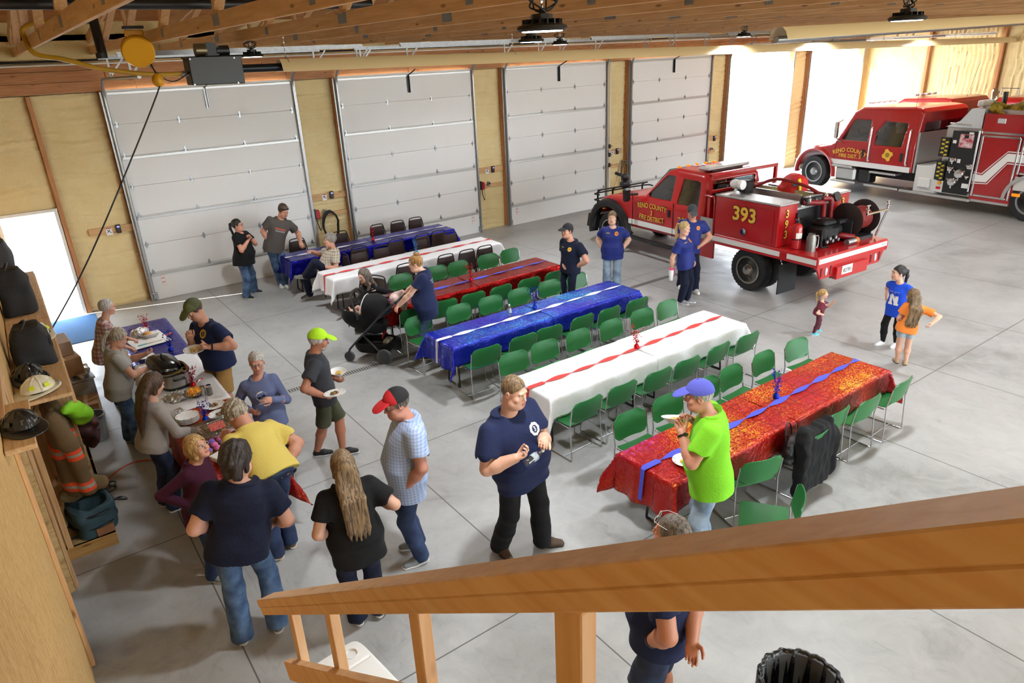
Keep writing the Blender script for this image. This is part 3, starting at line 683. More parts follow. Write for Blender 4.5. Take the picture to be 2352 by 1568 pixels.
    if decals:
        bvh = BVHTree.FromPolygons([tuple(x) for x in v], [tuple(x) for x in q])
        for dn, fn, (dx, dz), sz, back, dm in decals:
            mb2 = fn(sz); vs = np.vstack(mb2.V); o = hip+TR @ A(dx*H, 0, dz*H); sgn = -1 if back else 1; out = []
            for x, y, z in vs:
                hit = bvh.ray_cast(Vector(o-r*x*sgn+up*y+f*sgn*.6), Vector(-f*sgn)); pz = hit[0]; out.append((np.array(pz)+f*sgn*(.003+z)) if pz is not None else o-r*x*sgn+up*y+f*sgn*.1)
            mb2.V = [np.array(out)]; mb2.build(dn, dm, so, 0, loc)
    # ---- bottom
    kb, bm = bot[0], bot[1]
    ps = SDF(pts_min(hip, hip, hj, kn, an)-.12*H*w-belly, pts_max(hip, hip, hj, kn, an)+.12*H*w+belly*.5, hc)
    Tb = T[T[:, 0] < .045*H].copy(); Tb[:, 1:3] *= .97; ps.loft(hip, TR, Tb, .02, infl=.002); wl_ = .45+.55*w
    for i in (0, 1):
        if kb == 'shorts':
            e = hj[i]+(kn[i]-hj[i])*(bot[2] if len(bot) > 2 else .92); ps.cap(hj[i], e, .046*H*w, .053*H*w, .03); d = nrm(kn[i]-hj[i]); ps.ell(e+d*.1*H/1.75, frame(d), A(.11, .11, .10)*H/1.75, .012, 'sub', p=6)
        else:
            tight = kb == 'leggings'; q_ = .004 if tight else .016; a2 = an[i]-A(0, 0, .012*H); ps.cap(hj[i], kn[i], .0455*H*w, .037*H*wl_+q_*.6, .03).cap(kn[i], kn[i]*.55+a2*.45, .037*H*wl_+q_*.6, .036*H*wl_+q_*.7+flare*.3, .02).cap(kn[i]*.55+a2*.45, a2, .036*H*wl_+q_*.7+flare*.3, (.022*H if tight else .033*H*wl_)+q_*.5+flare, .015)
            d = nrm(a2-kn[i]); ps.ell(a2+d*.075*H/1.75, frame(d), A(.1, .1, .07)*H/1.75, .012, 'sub', p=6)
    if kb != 'leggings': ps.wrinkle(.005, 17, int(abs(base[0]*57+base[1]*71)) % 999, (1, 1, 1.5))
    v, q = ps.mesh(); npmesh({'pants': 'trousers', 'leggings': 'leggings', 'shorts': 'shorts', 'jeans': 'jeans'}[kb], v, q, bm, None, root, loc)
    if kb == 'shorts' and len(bot) > 3 and bot[3]:
        mb = MB(); mb.tube([hip+TR @ A(math.cos(t)*(T[2][1]+.008), math.sin(t)*(T[2][2]+.008)+T[2][3], .05*H) for t in np.linspace(0, 2*PI, 24, endpoint=False)], .012, 6, True, flat=1.6); mb.build('belt', M('belt_brown', '#7a4a26', .5), root, 180, loc)
    # ---- shoes
    sm = M('shoe_'+shoe[0], shoe[0], .6); sl = M('sole_'+shoe[1], shoe[1], .6)
    for i in (0, 1):
        sg = (-1, 1)[i]; fy = yw-sg*.14 if feet[i] is None else math.radians(feet[i][0]); pt = 0 if feet[i] is None or len(feet[i]) < 2 else math.radians(feet[i][1])
        d = A(math.cos(fy)*math.cos(pt), math.sin(fy)*math.cos(pt), -math.sin(pt)); s_ = A(math.sin(fy), -math.cos(fy), 0); u = np.cross(s_, d); FR = np.stack([s_, d, u], 1); a = an[i]; Z = H*hs**.3
        P = lambda x, y, z: a+FR @ (A(x, y, z)*Z); hz = .040; sd_ = SDF(P(0, .03, 0)-.14*Z, P(0, .03, 0)+.14*Z, max(hh, .004))
        sd_.cap(P(0, -.012, -hz+.02), P(0, .045, -hz+.021), .020*Z, .024*Z, .015).cap(P(0, .045, -hz+.02), P(0, .092, -hz+.014), .025*Z, .019*Z, .015).cap(P(0, -.006, -.018), P(0, 0, .0), .021*Z, .023*Z, .012).ell(P(0, .04, -hz-.045), FR, A(.09, .2, .05)*Z, 0, 'sub', p=8)
        v, q = sd_.mesh(); so_ = npmesh('shoe', v, q, sm, None, root, loc)
        sd2 = SDF(P(0, .03, 0)-.14*Z, P(0, .03, 0)+.14*Z, max(hh, .004)); sd2.cap(P(0, -.012, -hz+.012), P(0, .045, -hz+.012), .0225*Z, .0265*Z, .01).cap(P(0, .045, -hz+.012), P(0, .094, -hz+.012), .0265*Z, .0205*Z, .01).plane(P(0, 0, -hz+.011), u).plane(P(0, 0, -hz-.002), -u); v, q = sd2.mesh()
        npmesh('sole', v, q, sl, None, so_, loc)
    # ---- hair
    hk, hcx = hair; hm = hairmat('hair_'+hcx, *HAIR[hcx])
    if hk != 'bald':
        hx = SDF(head-A(.2, .2, .2)*S if hk not in ('long', 'pony', 'wavy') else head-A(.24, .24, .62)*S, head+A(.2, .2, .24)*S, hh*1.15)
        t = dict(buzz=.004, short=.012, curly=.017, bob=.02, collar=.02, long=.016, pony=.011, bun=.012, wavy=.018, fringe=.007, pix=.016)[hk]
        hx.ell(hl(0, -.014, .03), HR, A(.078+t, .098+t, .097+t*1.1)*S, .0)
        if hk in ('bob', 'long', 'wavy', 'collar'):
            for sg in (-1, 1): hx.cap(hl(sg*.07, -.02, .02), hl(sg*.068, .0, -.08), .03*S, .026*S, .02*S)
            hx.cap(hl(-.035, -.075, 0), hl(-.03, -.065, -.095), .05*S, .042*S, .02*S).cap(hl(.035, -.075, 0), hl(.03, -.065, -.095), .05*S, .042*S, .02*S)
        # cut the face free
        zl = {'buzz': .062, 'short': .062, 'fringe': .062}.get(hk, .07)
        hx.ell(hl(0, .115, -.032), HR, A(.074 if hk in ('bob', 'long', 'wavy', 'collar') else .095, .098, .098 if hk not in ('bob',) else .092)*S, .004, 'sub', p=3)
        if hk in ('buzz', 'short', 'curly', 'pony', 'bun', 'fringe', 'pix'):
            hx.ell(hl(0, .045, -.10), HR, A(.14, .1, .085)*S, .004, 'sub', p=3); hx.ell(hl(0, -.06, -.16), HR, A(.2, .2, .085)*S, .004, 'sub', p=4)
        if cap: hx.plane(hl(0, 0, .04), hu)
        bk = lambda x, y, z: hl(x, y, z)
        if hk in ('long', 'wavy'):
            for x in (-.06, -.03, 0, .03, .06):
                p0 = hl(x, -.085, -.02); p1 = hl(x*1.1, -.1, -.13); p2 = neck-f*(.062*H*w+.035)+r*x*1.25*S+up*(-.03*H); p3 = p2-up*.16*H-f*.012; p4 = p3-up*.06*H*(1-abs(x)*4)
                hx.chain([p0, p1, p2, p3, p4], [.036*S, .034*S, .028*S, .022*S, .008*S], .015)
            if hk == 'wavy':
                for sg in (-1, 1):
                    p2 = neck+f*.05*H+r*sg*.05*H-up*.01*H; hx.chain([hl(sg*.08, .0, -.03), hl(sg*.085, .02, -.12), p2, p2-up*.1*H+f*.015*H, p2-up*.15*H+f*.01], [.026*S, .028*S, .027*S, .024*S, .008*S], .012)
        if hk == 'pony':
            p0 = hl(0, -.1, .045); p1 = hl(0, -.145, .03); p2 = hl(.0, -.155, -.06); p3 = p2*.4+(neck-f*.085*H)*.6-up*.03*H
            hx.chain([p0, p1, p2, p3, p3-up*.06*H], [.022*S, .026*S, .028*S, .02*S, .006*S], .01)
        if hk == 'bun':
            for a_, b_, c_, rr in ((0, -.05, .135, .034), (.025, -.03, .15, .024), (-.025, -.06, .15, .026), (.01, -.08, .13, .026), (-.01, -.035, .168, .02), (0.03, -.06, .12, .024)): hx.ell(hl(a_, b_, c_), HR, A(rr, rr, rr)*S, .01)
        hx.wrinkle(dict(curly=.012, wavy=.010, collar=.012, bun=.009, pix=.009).get(hk, .004), 60 if hk in ('curly', 'pix') else 38, 5, (1, 1, .35 if hk not in ('curly', 'pix') else 1))
        v, q = hx.mesh()
        if len(q): npmesh('hair', v, q, hm, None, root, loc)
    for sg in (-1, 1):
        mb = MB(); mb.tube([hl(sg*.016, .1, .021), hl(sg*.034, .1, .028), hl(sg*.05, .088, .022)], [.003*S, .0042*S, .002*S], 6)
        mb.build('eyebrow', hm, root, 180, loc)
    if beard:
        bx = SDF(head-.17*S, head+.17*S, hh); bm_ = hairmat('hair_'+beard[1], *HAIR[beard[1]])
        if beard[0] == 'full': bx.ell(hl(0, .048, -.076), HR, A(.054, .054, .046)*S, 0).ell(hl(0, .06, -.09), HR, A(.036, .04, .03)*S, .02).ell(hl(0, .14, -.063), HR, A(.022, .05, .012)*S, .003, 'sub').plane(hl(0, 0, -.03), hu)
        elif beard[0] == 'goatee': bx.ell(hl(0, .078, -.095), HR, A(.026, .024, .024)*S, 0).cap(hl(-.026, .09, -.05), hl(.026, .09, -.05), .008*S, None, .004).ell(hl(0, .14, -.063), HR, A(.02, .05, .01)*S, .003, 'sub')
        else: bx.cap(hl(-.022, .1, -.049), hl(.022, .1, -.049), .0075*S, None, .004)
        bx.wrinkle(.003, 70, 3); v, q = bx.mesh(); npmesh('beard', v, q, bm_, None, root, loc)
    if cap:
        cx = SDF(head-.2*S, head+.22*S, hh); cx.ell(hl(0, -.012, .032), HR, A(.094, .114, .108)*S, 0).plane(hl(0, 0, .036), -hu+hf*.12); v, q = cx.mesh(); c = (v[q].mean(1)-head) @ HR/S
        mats = [M('cap_'+cap[0], cap[0], .8, bump=(60, .2)), M('cap_'+cap[1], cap[1], .8, bump=(120, .5))]
        co = npmesh('cap', v, q, mats, (c[:, 1] < .012).astype(int), root, loc)
        bx = SDF(head-.2*S, head+.25*S, hh); bx.ell(hl(0, .115, .038), HR @ rotx(-.22), A(.078, .098, .03)*S, 0, p=2.3).ell(hl(0, .115, .018), HR @ rotx(-.22), A(.12, .15, .037)*S, .003, 'sub').ell(hl(0, -.012, .032), HR, A(.088, .108, .12)*S, .0, 'sub'); v, q = bx.mesh()
        if len(q): npmesh('brim', v, q, M('brim_'+cap[2], cap[2], .75), None, co, loc)
        mb = MB(); mb.sph(hl(0, -.012, .141), .009*S, HR, 8, 5); mb.build('button', mats[1], co, 180, loc)
    if glasses:
        gz, gy = (.004, .104) if glasses[0] == 'eyes' else (.085 if not cap else .055, .092 if not cap else .118); mb = MB(); fr_ = M('frame_'+glasses[1], glasses[1], .3)
        for sg in (-1, 1):
            ring = [hl(sg*.034+.0225*math.cos(t), gy, gz+.0165*math.sin(t)) for t in np.linspace(0, 2*PI, 14, endpoint=False)]
            mb.mat(0).tube(ring, .0022*S, 5, True); mb.tube([hl(sg*.056, gy-.002, gz+.006), hl(sg*.078, gy-.03, gz+.008), hl(sg*.086, .0, gz-.002)], .0022*S, 5)
            mb.mat(1).add(np.array(ring), [list(range(14))])
        mb.mat(0).tube([hl(-.012, gy, gz+.004), hl(0, gy+.004, gz+.007), hl(.012, gy, gz+.004)], .0022*S, 5)
        mb.build('glasses' if glasses[0] == 'eyes' else 'sunglasses', [fr_, LENS if glasses[0] == 'eyes' else M('dark_lens', '#15171a', .08)], root, 60, loc)
    if watch is not None:
        i = watch; d = nrm(wr_[i]-el[i]); c = wr_[i]-d*.028; mb = MB(); mb.lathe([(ra*.74, -.010), (ra*.8, -.008), (ra*.8, .008), (ra*.74, .010)], 16, c, frame(d)); fr_ = frame(d); mb.box(c+fr_ @ A(0, ra*.8, 0), (.026, .01, .03), fr_, .003); mb.build('wristwatch', BLACK, root, 40, loc)
    return root
def pts_min(a, b, *ls): return np.min(np.array([a, b]+[x for l in ls for x in l]), 0)
def pts_max(a, b, *ls): return np.max(np.array([a, b]+[x for l in ls for x in l]), 0)
JOINTS = {'p1':{'base':[-1.4,-5.02],'H':1.56,'yaw':2.2,'hyaw':2.2,'hip':[-1.4,-5.02,0.819],'neck':[-1.279,-5.026,1.262],'head':[-1.203,-5.009,1.432],'wl':[-1.036,-4.987,0.902],'wr':[-1.071,-5.156,0.816],'al':[-1.403,-4.934,0.066],'ar':[-1.397,-5.106,0.066]},'p2':{'base':[-1.42,-6.45],'H':1.62,'yaw':-1.1,'hyaw':-1.1,'hip':[-1.42,-6.45,0.851],'neck':[-1.352,-6.454,1.293],'head':[-1.272,-6.458,1.434],'wl':[-1.012,-6.352,1.108],'wr':[-1.032,-6.591,1.007],'al':[-1.38,-6.593,0.068],'ar':[-1.455,-6.358,0.068]},'p3':{'base':[-1.36,-8.3],'H':1.62,'yaw':15.7,'hyaw':15.7,'hip':[-1.36,-8.3,0.851],'neck':[-1.255,-8.308,1.261],'head':[-1.211,-8.311,1.463],'wl':[-1.084,-8.12,0.725],'wr':[-0.953,-8.381,0.856],'al':[-1.384,-8.214,0.068],'ar':[-1.336,-8.386,0.068]},'p4':{'base':[-1.239,-9.796],'H':1.54,'yaw':-41.5,'hyaw':-51.5,'hip':[-1.239,-9.796,0.809],'neck':[-1.205,-9.8,1.246],'head':[-1.153,-9.806,1.379],'wl':[-1.058,-9.817,0.691],'wr':[-1.353,-9.884,0.921],'al':[-1.179,-9.737,0.065],'ar':[-1.291,-9.815,0.065]},'p5':{'base':[-1.156,-10.791],'H':1.88,'yaw':69.3,'hyaw':41.3,'hip':[-1.156,-10.791,0.987],'neck':[-1.044,-10.808,1.492],'head':[-1.036,-10.809,1.707],'wl':[-1.23,-10.577,1.116],'wr':[-0.829,-10.659,0.951],'al':[-1.284,-10.749,0.079],'ar':[-1.003,-10.808,0.079]},'p6':{'base':[-0.629,-9.884],'H':1.8,'yaw':117.6,'hyaw':117.6,'hip':[-0.593,-9.892,0.956],'neck':[-0.661,-9.59,1.289],'head':[-0.715,-9.496,1.432],'wl':[-0.837,-9.408,1.157],'wr':[-0.444,-9.822,0.907],'al':[-0.704,-9.9,0.076],'ar':[-0.532,-9.805,0.076]},'p7':{'base':[-0.174,-8.469],'H':1.6,'yaw':251.5,'hyaw':251.5,'hip':[-0.174,-8.469,0.84],'neck':[-0.221,-8.458,1.272],'head':[-0.198,-8.463,1.456],'wl':[-0.188,-8.753,1.109],'wr':[-0.38,-8.522,0.955],'al':[-0.09,-8.497,0.067],'ar':[-0.257,-8.441,0.067]},'p8':{'base':[-0.24,-6.66],'H':1.82,'yaw':204.5,'hyaw':204.5,'hip':[-0.24,-6.66,0.956],'neck':[-0.306,-6.648,1.424],'head':[-0.396,-6.652,1.637],'wl':[-0.368,-6.982,1.215],'wr':[-0.522,-6.689,1.274],'al':[-0.198,-6.751,0.076],'ar':[-0.282,-6.569,0.076]},'p9':{'base':[0.465,-8.476],'H':1.72,'yaw':-23.1,'hyaw':-23.1,'hip':[0.465,-8.476,0.903],'neck':[0.431,-8.465,1.376],'head':[0.504,-8.488,1.535],'wl':[0.658,-8.381,0.967],'wr':[0.381,-8.711,0.954],'al':[0.587,-8.486,0.072],'ar':[0.322,-8.327,0.072]},'p10':{'base':[0.376,-10.735],'H':1.82,'yaw':165.4,'hyaw':175.4,'hip':[0.376,-10.735,0.956],'neck':[0.432,-10.761,1.503],'head':[0.351,-10.723,1.667],'wl':[0.264,-10.904,0.931],'wr':[0.39,-10.521,0.931],'al':[0.379,-10.838,0.076],'ar':[0.463,-10.619,0.076]},'p11':{'base':[-0.343,-11.18],'H':1.66,'yaw':83.0,'hyaw':83.0,'hip':[-0.343,-11.18,0.871],'neck':[-0.359,-11.175,1.358],'head':[-0.361,-11.174,1.547],'wl':[-0.527,-11.033,0.895],'wr':[-0.073,-11.062,1.023],'al':[-0.434,-11.169,0.07],'ar':[-0.253,-11.192,0.07]},'p12':{'base':[1.198,-11.342],'H':1.89,'yaw':-85.3,'hyaw':-70.3,'hip':[1.198,-11.342,0.992],'neck':[1.128,-11.292,1.527],'head':[1.153,-11.371,1.762],'wl':[1.246,-11.645,1.36],'wr':[0.988,-11.585,1.262],'al':[1.403,-11.375,0.079],'ar':[1.044,-11.165,0.079]},'p13':{'base':[2.45,-12.5],'H':1.82,'yaw':128.6,'hyaw':131.6,'hip':[2.45,-12.5,0.956],'neck':[2.419,-12.458,1.534],'head':[2.357,-12.375,1.708],'wl':[2.19,-12.351,1.399],'wr':[2.471,-12.227,1.376],'al':[2.372,-12.562,0.076],'ar':[2.528,-12.438,0.076]},'p14':{'base':[0.851,-13.436],'H':1.78,'yaw':109.9,'hyaw':109.9,'hip':[0.851,-13.436,0.935],'neck':[0.867,-13.456,1.504],'head':[0.847,-13.432,1.666],'wl':[0.618,-13.501,1.003],'wr':[0.794,-13.68,1.034],'al':[0.759,-13.47,0.075],'ar':[0.943,-13.403,0.075]},'p15':{'base':[1.608,-1.379],'H':1.64,'yaw':-48.8,'hyaw':-28.8,'hip':[1.608,-1.379,0.861],'neck':[1.651,-1.39,1.354],'head':[1.624,-1.383,1.516],'wl':[1.772,-1.574,1.275],'wr':[1.725,-1.583,1.223],'al':[1.768,-1.117,0.069],'ar':[1.529,-1.4,0.069]},'p16':{'base':[2.3,-1.283],'H':1.82,'yaw':-91.3,'hyaw':-76.3,'hip':[2.3,-1.283,0.956],'neck':[2.506,-1.343,1.487],'head':[2.565,-1.423,1.67],'wl':[2.798,-1.48,0.969],'wr':[2.205,-1.359,1.048],'al':[2.4,-1.218,0.076],'ar':[2.357,-1.093,0.076]},'p17':{'base':[2.98,-2.75],'H':1.74,'yaw':174.4,'hyaw':174.4,'hip':[2.841,-2.698,0.596],'neck':[3.026,-2.735,1.013],'head':[2.969,-2.746,1.211],'wl':[2.708,-2.861,0.748],'wr':[2.696,-2.429,0.965],'al':[2.395,-2.636,0.588],'ar':[2.496,-2.461,0.133]},'p18':{'base':[2.8,-4.75],'H':1.64,'yaw':201.8,'hyaw':201.8,'hip':[2.733,-4.721,0.455],'neck':[2.807,-4.753,0.81],'head':[2.721,-4.771,0.976],'wl':[2.885,-4.917,0.735],'wr':[2.543,-4.879,0.518],'al':[2.833,-4.834,0.069],'ar':[2.767,-4.666,0.069]},'p19':{'base':[2.92,-6.62],'H':1.66,'yaw':142.1,'hyaw':142.1,'hip':[2.92,-6.62,0.871],'neck':[2.909,-6.614,1.431],'head':[2.82,-6.567,1.556],'wl':[2.463,-6.548,0.958],'wr':[2.632,-6.332,0.99],'al':[2.864,-6.692,0.07],'ar':[2.976,-6.548,0.07]},'p20':{'base':[5.837,-6.621],'H':1.67,'yaw':184.6,'hyaw':184.6,'hip':[5.837,-6.621,0.877],'neck':[5.863,-6.643,1.36],'head':[5.807,-6.595,1.54],'wl':[5.865,-6.776,0.92],'wr':[5.735,-6.561,0.95],'al':[5.844,-6.712,0.07],'ar':[5.829,-6.529,0.07]},'p21':{'base':[7.283,-6.195],'H':1.6,'yaw':221.1,'hyaw':221.1,'hip':[7.283,-6.195,0.84],'neck':[7.286,-6.198,1.281],'head':[7.273,-6.185,1.467],'wl':[7.401,-6.35,0.86],'wr':[7.119,-6.078,0.862],'al':[7.341,-6.261,0.067],'ar':[7.226,-6.128,0.067]},'p22':{'base':[7.686,-7.672],'H':1.6,'yaw':-74.9,'hyaw':-74.9,'hip':[7.686,-7.672,0.84],'neck':[7.634,-7.61,1.246],'head':[7.629,-7.651,1.444],'wl':[7.77,-7.772,0.833],'wr':[7.472,-7.542,0.699],'al':[7.845,-7.608,0.067],'ar':[7.707,-7.58,0.067]},'p23':{'base':[8.305,-7.212],'H':1.74,'yaw':-125.1,'hyaw':-125.1,'hip':[8.305,-7.212,0.913],'neck':[8.331,-7.244,1.396],'head':[8.32,-7.23,1.568],'wl':[8.383,-7.43,0.952],'wr':[8.191,-7.075,0.82],'al':[8.398,-7.336,0.073],'ar':[8.402,-6.959,0.073]},'p24':{'base':[8.061,-10.109],'H':0.82,'yaw':-50.5,'hyaw':-50.5,'hip':[8.061,-10.109,0.43],'neck':[8.078,-10.139,0.576],'head':[8.076,-10.135,0.722],'wl':[8.154,-10.274,0.6],'wr':[8.016,-10.193,0.408],'al':[8.292,-10.005,0.034],'ar':[8.083,-10.05,0.034]},'p25':{'base':[8.454,-11.101],'H':1.33,'yaw':174.1,'hyaw':144.1,'hip':[8.454,-11.101,0.698],'neck':[8.451,-11.095,1.041],'head':[8.433,-11.054,1.191],'wl':[8.53,-11.148,0.762],'wr':[8.498,-10.906,0.778],'al':[8.593,-11.123,0.056],'ar':[8.517,-10.959,0.056]},'p26':{'base':[7.84,-11.563],'H':1.22,'yaw':35.2,'hyaw':58.2,'hip':[7.84,-11.563,0.64],'neck':[7.865,-11.622,0.978],'head':[7.841,-11.566,1.097],'wl':[7.906,-11.413,0.636],'wr':[7.823,-11.879,0.777],'al':[7.986,-11.452,0.051],'ar':[8.012,-11.558,0.051]}}
# ---------- tables, cloths, chairs
GREEN = M('chair_green', '#1f6a33', .38, bump=(200, .06)); BROWNV = M('brown_vinyl', '#33211d', .5, bump=(150, .15)); BROWNT = M('brown_tube', '#241a18', .4, .4)
def foil_mat(name, base, cols, holo):
    mt, nt, b, L = nodes(name); tc = N(nt, 'TexCoord'); b.inputs['Metallic'].default_value = .8 if not holo else .35; b.inputs['Roughness'].default_value = .24
    col = N(nt, 'RGB'); col.outputs[0].default_value = (*lin(base), 1); out = col.outputs[0]
    if holo:
        mp = N(nt, 'Mapping'); mp.inputs['Scale'].default_value = (3.1, 5.3, .01); mp.inputs['Location'].default_value = (0, .5, .5); L(tc.outputs['Object'], mp.inputs[0]); fl = N(nt, 'VectorMath', operation='FLOOR'); L(mp.outputs[0], fl.inputs[0])
        wn = N(nt, 'TexWhiteNoise', noise_dimensions='3D'); L(fl.outputs[0], wn.inputs['Vector'])
        v = N(nt, 'TexVoronoi', i_Scale=85.); L(tc.outputs['Object'], v.inputs['Vector']); sx = N(nt, 'SeparateColor'); L(v.outputs['Color'], sx.inputs[0])
        bn = N(nt, 'TexNoise', i_Scale=1.1, i_Detail=1); L(tc.outputs['Object'], bn.inputs['Vector'])
        cr = N(nt, 'ValToRGB'); e = cr.color_ramp.elements; e[0].position = .0; e[0].color = (*lin(cols[0]), 1); e[1].position = 1.; e[1].color = (*lin(cols[-1]), 1)
        for i, c in enumerate(cols[1:-1]): k = e.new((i+1)/(len(cols)-1)); k.color = (*lin(c), 1)
        a = N(nt, 'Math', operation='MULTIPLY_ADD', i_1=.5); L(sx.outputs[0], a.inputs[0]); a2 = N(nt, 'Math', operation='MULTIPLY_ADD', i_1=1.7, i_2=-.62); L(bn.outputs['Fac'], a2.inputs[0]); L(a2.outputs[0], a.inputs[2]); L(a.outputs[0], cr.inputs[0])
        gt = N(nt, 'Math', operation='GREATER_THAN', i_1=.42); L(sx.outputs[1], gt.inputs[0]); q = N(nt, 'MapRange', i_1=.25, i_2=.8, i_3=.45, i_4=1.); L(wn.outputs['Value'], q.inputs[0])
        ge = N(nt, 'NewGeometry'); sn = N(nt, 'SeparateXYZ'); L(ge.outputs['Normal'], sn.inputs[0]); up_ = N(nt, 'MapRange', i_1=.5, i_2=.9, i_3=.12, i_4=1.); L(sn.outputs[2], up_.inputs[0])
        m1 = N(nt, 'Math', operation='MULTIPLY'); L(gt.outputs[0], m1.inputs[0]); L(q.outputs[0], m1.inputs[1]); mu = N(nt, 'Math', operation='MULTIPLY'); L(m1.outputs[0], mu.inputs[0]); L(up_.outputs[0], mu.inputs[1])
        mx = N(nt, 'Mix', data_type='RGBA'); L(out, mx.inputs[6]); L(cr.outputs[0], mx.inputs[7]); L(mu.outputs[0], mx.inputs[0]); out = mx.outputs[2]
    L(out, b.inputs['Base Color'])
    n = N(nt, 'TexNoise', i_Scale=13., i_Detail=5, i_Distortion=1.5); L(tc.outputs['Object'], n.inputs['Vector']); bp = N(nt, 'Bump', i_Strength=.55, i_Distance=.03)
    fr = N(nt, 'VectorMath', operation='FRACTION'); m3 = N(nt, 'Mapping'); m3.inputs['Scale'].default_value = (3.1, 5.3, 4.2); m3.inputs['Location'].default_value = (0, .5, .2); L(tc.outputs['Object'], m3.inputs[0]); L(m3.outputs[0], fr.inputs[0]); s3 = N(nt, 'SeparateXYZ'); L(fr.outputs[0], s3.inputs[0])
    mn = N(nt, 'Math', operation='MINIMUM'); L(s3.outputs[0], mn.inputs[0]); L(s3.outputs[1], mn.inputs[1]); cz = N(nt, 'MapRange', i_1=0., i_2=.05, i_3=.35, i_4=0.); L(mn.outputs[0], cz.inputs[0]); ah = N(nt, 'Math', operation='ADD'); L(cz.outputs[0], ah.inputs[0]); L(n.outputs['Fac'], ah.inputs[1]); L(ah.outputs[0], bp.inputs['Height'])
    # folded creases from the packaging
    L(bp.outputs[0], b.inputs['Normal']); return mt
REDH = foil_mat('holo_red_foil', '#a81212', ['#c02a8a', '#b01818', '#d83a10', '#f0a020', '#f6c83a'], True); BLUH = foil_mat('holo_blue_foil', '#1420a8', ['#5a20c8', '#1a22b4', '#1636d0', '#1a90d0', '#26c0c8'], True)
REDFO = foil_mat('red_foil', '#a31210', [], False); BLUFO = foil_mat('blue_foil', '#16169a', [], False); WCLOTH = M('white_cloth', '#e9e9ec', .5, bump=(16, .35))
CREPE = {k: M('crepe_'+k, c, .85, bump=(90, .3)) for k, c in dict(red='#d8403c', blue='#4a52c8', white='#e2e0f0').items()}
def cloth_obj(name, label, x0, x1, y0, y1, zt, drop, mat, ends, seed, group=None, yd=(1, 1), ydrop=.285):
    """tablecloth: flat over the top, hanging at the sides; ends=(low,high) along x, yd along y"""
    rg = np.random.default_rng(seed); ph = rg.uniform(0, 6, 8); h = .032
    us = np.arange(x0-drop*ends[0], x1+drop*ends[1]+h/2, h); vs = np.arange(y0-ydrop*yd[0], y1+ydrop*yd[1]+h/2, h); P = np.zeros((len(us), len(vs), 3))
    for i, u in enumerate(us):
        for j, v in enumerate(vs):
            du = max(x0-u, u-x1, 0); dv = max(y0-v, v-y1, 0); su = -1 if u < x0 else 1; sv = -1 if v < y0 else 1
            x = min(max(u, x0), x1); y = min(max(v, y0), y1); hh = math.hypot(du, dv)
            z = zt+.004*math.sin(u*9+ph[0])*math.sin(v*11+ph[1])*.6
            if hh > 0:
                th = math.atan2(dv, du); t = u if dv >= du else v; o = .012+hh*(.07+.10*math.sin(t*17+ph[2])*math.sin(t*7+ph[3]))
                fold = math.sin(2*th)**2; o += .34*hh*fold; o *= .5 if dv > 0 and du == 0 else 1; x += su*math.cos(th)*o; y += sv*math.sin(th)*o; r = min(hh, .02); z = zt-hh*(1-.05*fold)+.002
            P[i, j] = (x, y, z)
    P[..., :2] += rg.normal(size=P[..., :2].shape)*.0012
    mb = MB(); mb.grid(P); o = mb.build(name, mat, None, 180); me = o.data
    sol = o.modifiers.new('thickness', 'SOLIDIFY'); sol.thickness = .002; sol.offset = 0
    return tag(o, label, 'tablecloth', group)
def folding_table(label, c, L, W, axis, group):
    t = thing('folding_table', label, 'table', (c[0], c[1], 0), 0 if axis == 'x' else PI/2, group)
    mb = MB(); mb.box((0, 0, .725), (L-.02, W-.02, .035), b=.012); mb.build('tabletop', M('table_grey', '#b9b7b2', .5), t)
    for s in (-1, 1):
        for q in (-1, 1):
            mb = MB(); mb.tube(bez([(s*L*.36, q*.05, .70), (s*L*.37, q*W*.12, .5), (s*L*.385, q*W*.18, .2), (s*L*.39, q*W*.2, .015), (s*L*.39, q*W*.15, .012), (s*L*.39, 0, .012)], 5), .014, 8); mb.build('leg', BLACK, t)
    return t
ROWS = [  # y centre, x0, x1, material, runner colour
    (-1.68, 2.36, 6.22, BLUFO, 'white', 'blue foil', 'blue foil table by the overhead doors'), (-3.5, 2.50, 6.26, WCLOTH, 'red', 'white', 'back white table'), (-5.67, 2.45, 6.10, REDFO, 'blue', 'red foil', 'back red foil table'),
    (-7.73, 2.46, 6.06, BLUH, 'white', 'holographic blue foil', 'holographic blue table'), (-9.77, 2.52, 6.1, WCLOTH, 'red', 'white', 'front white table'), (-11.85, 2.30, 6.06, REDH, 'blue', 'holographic red foil', 'holographic red table')]
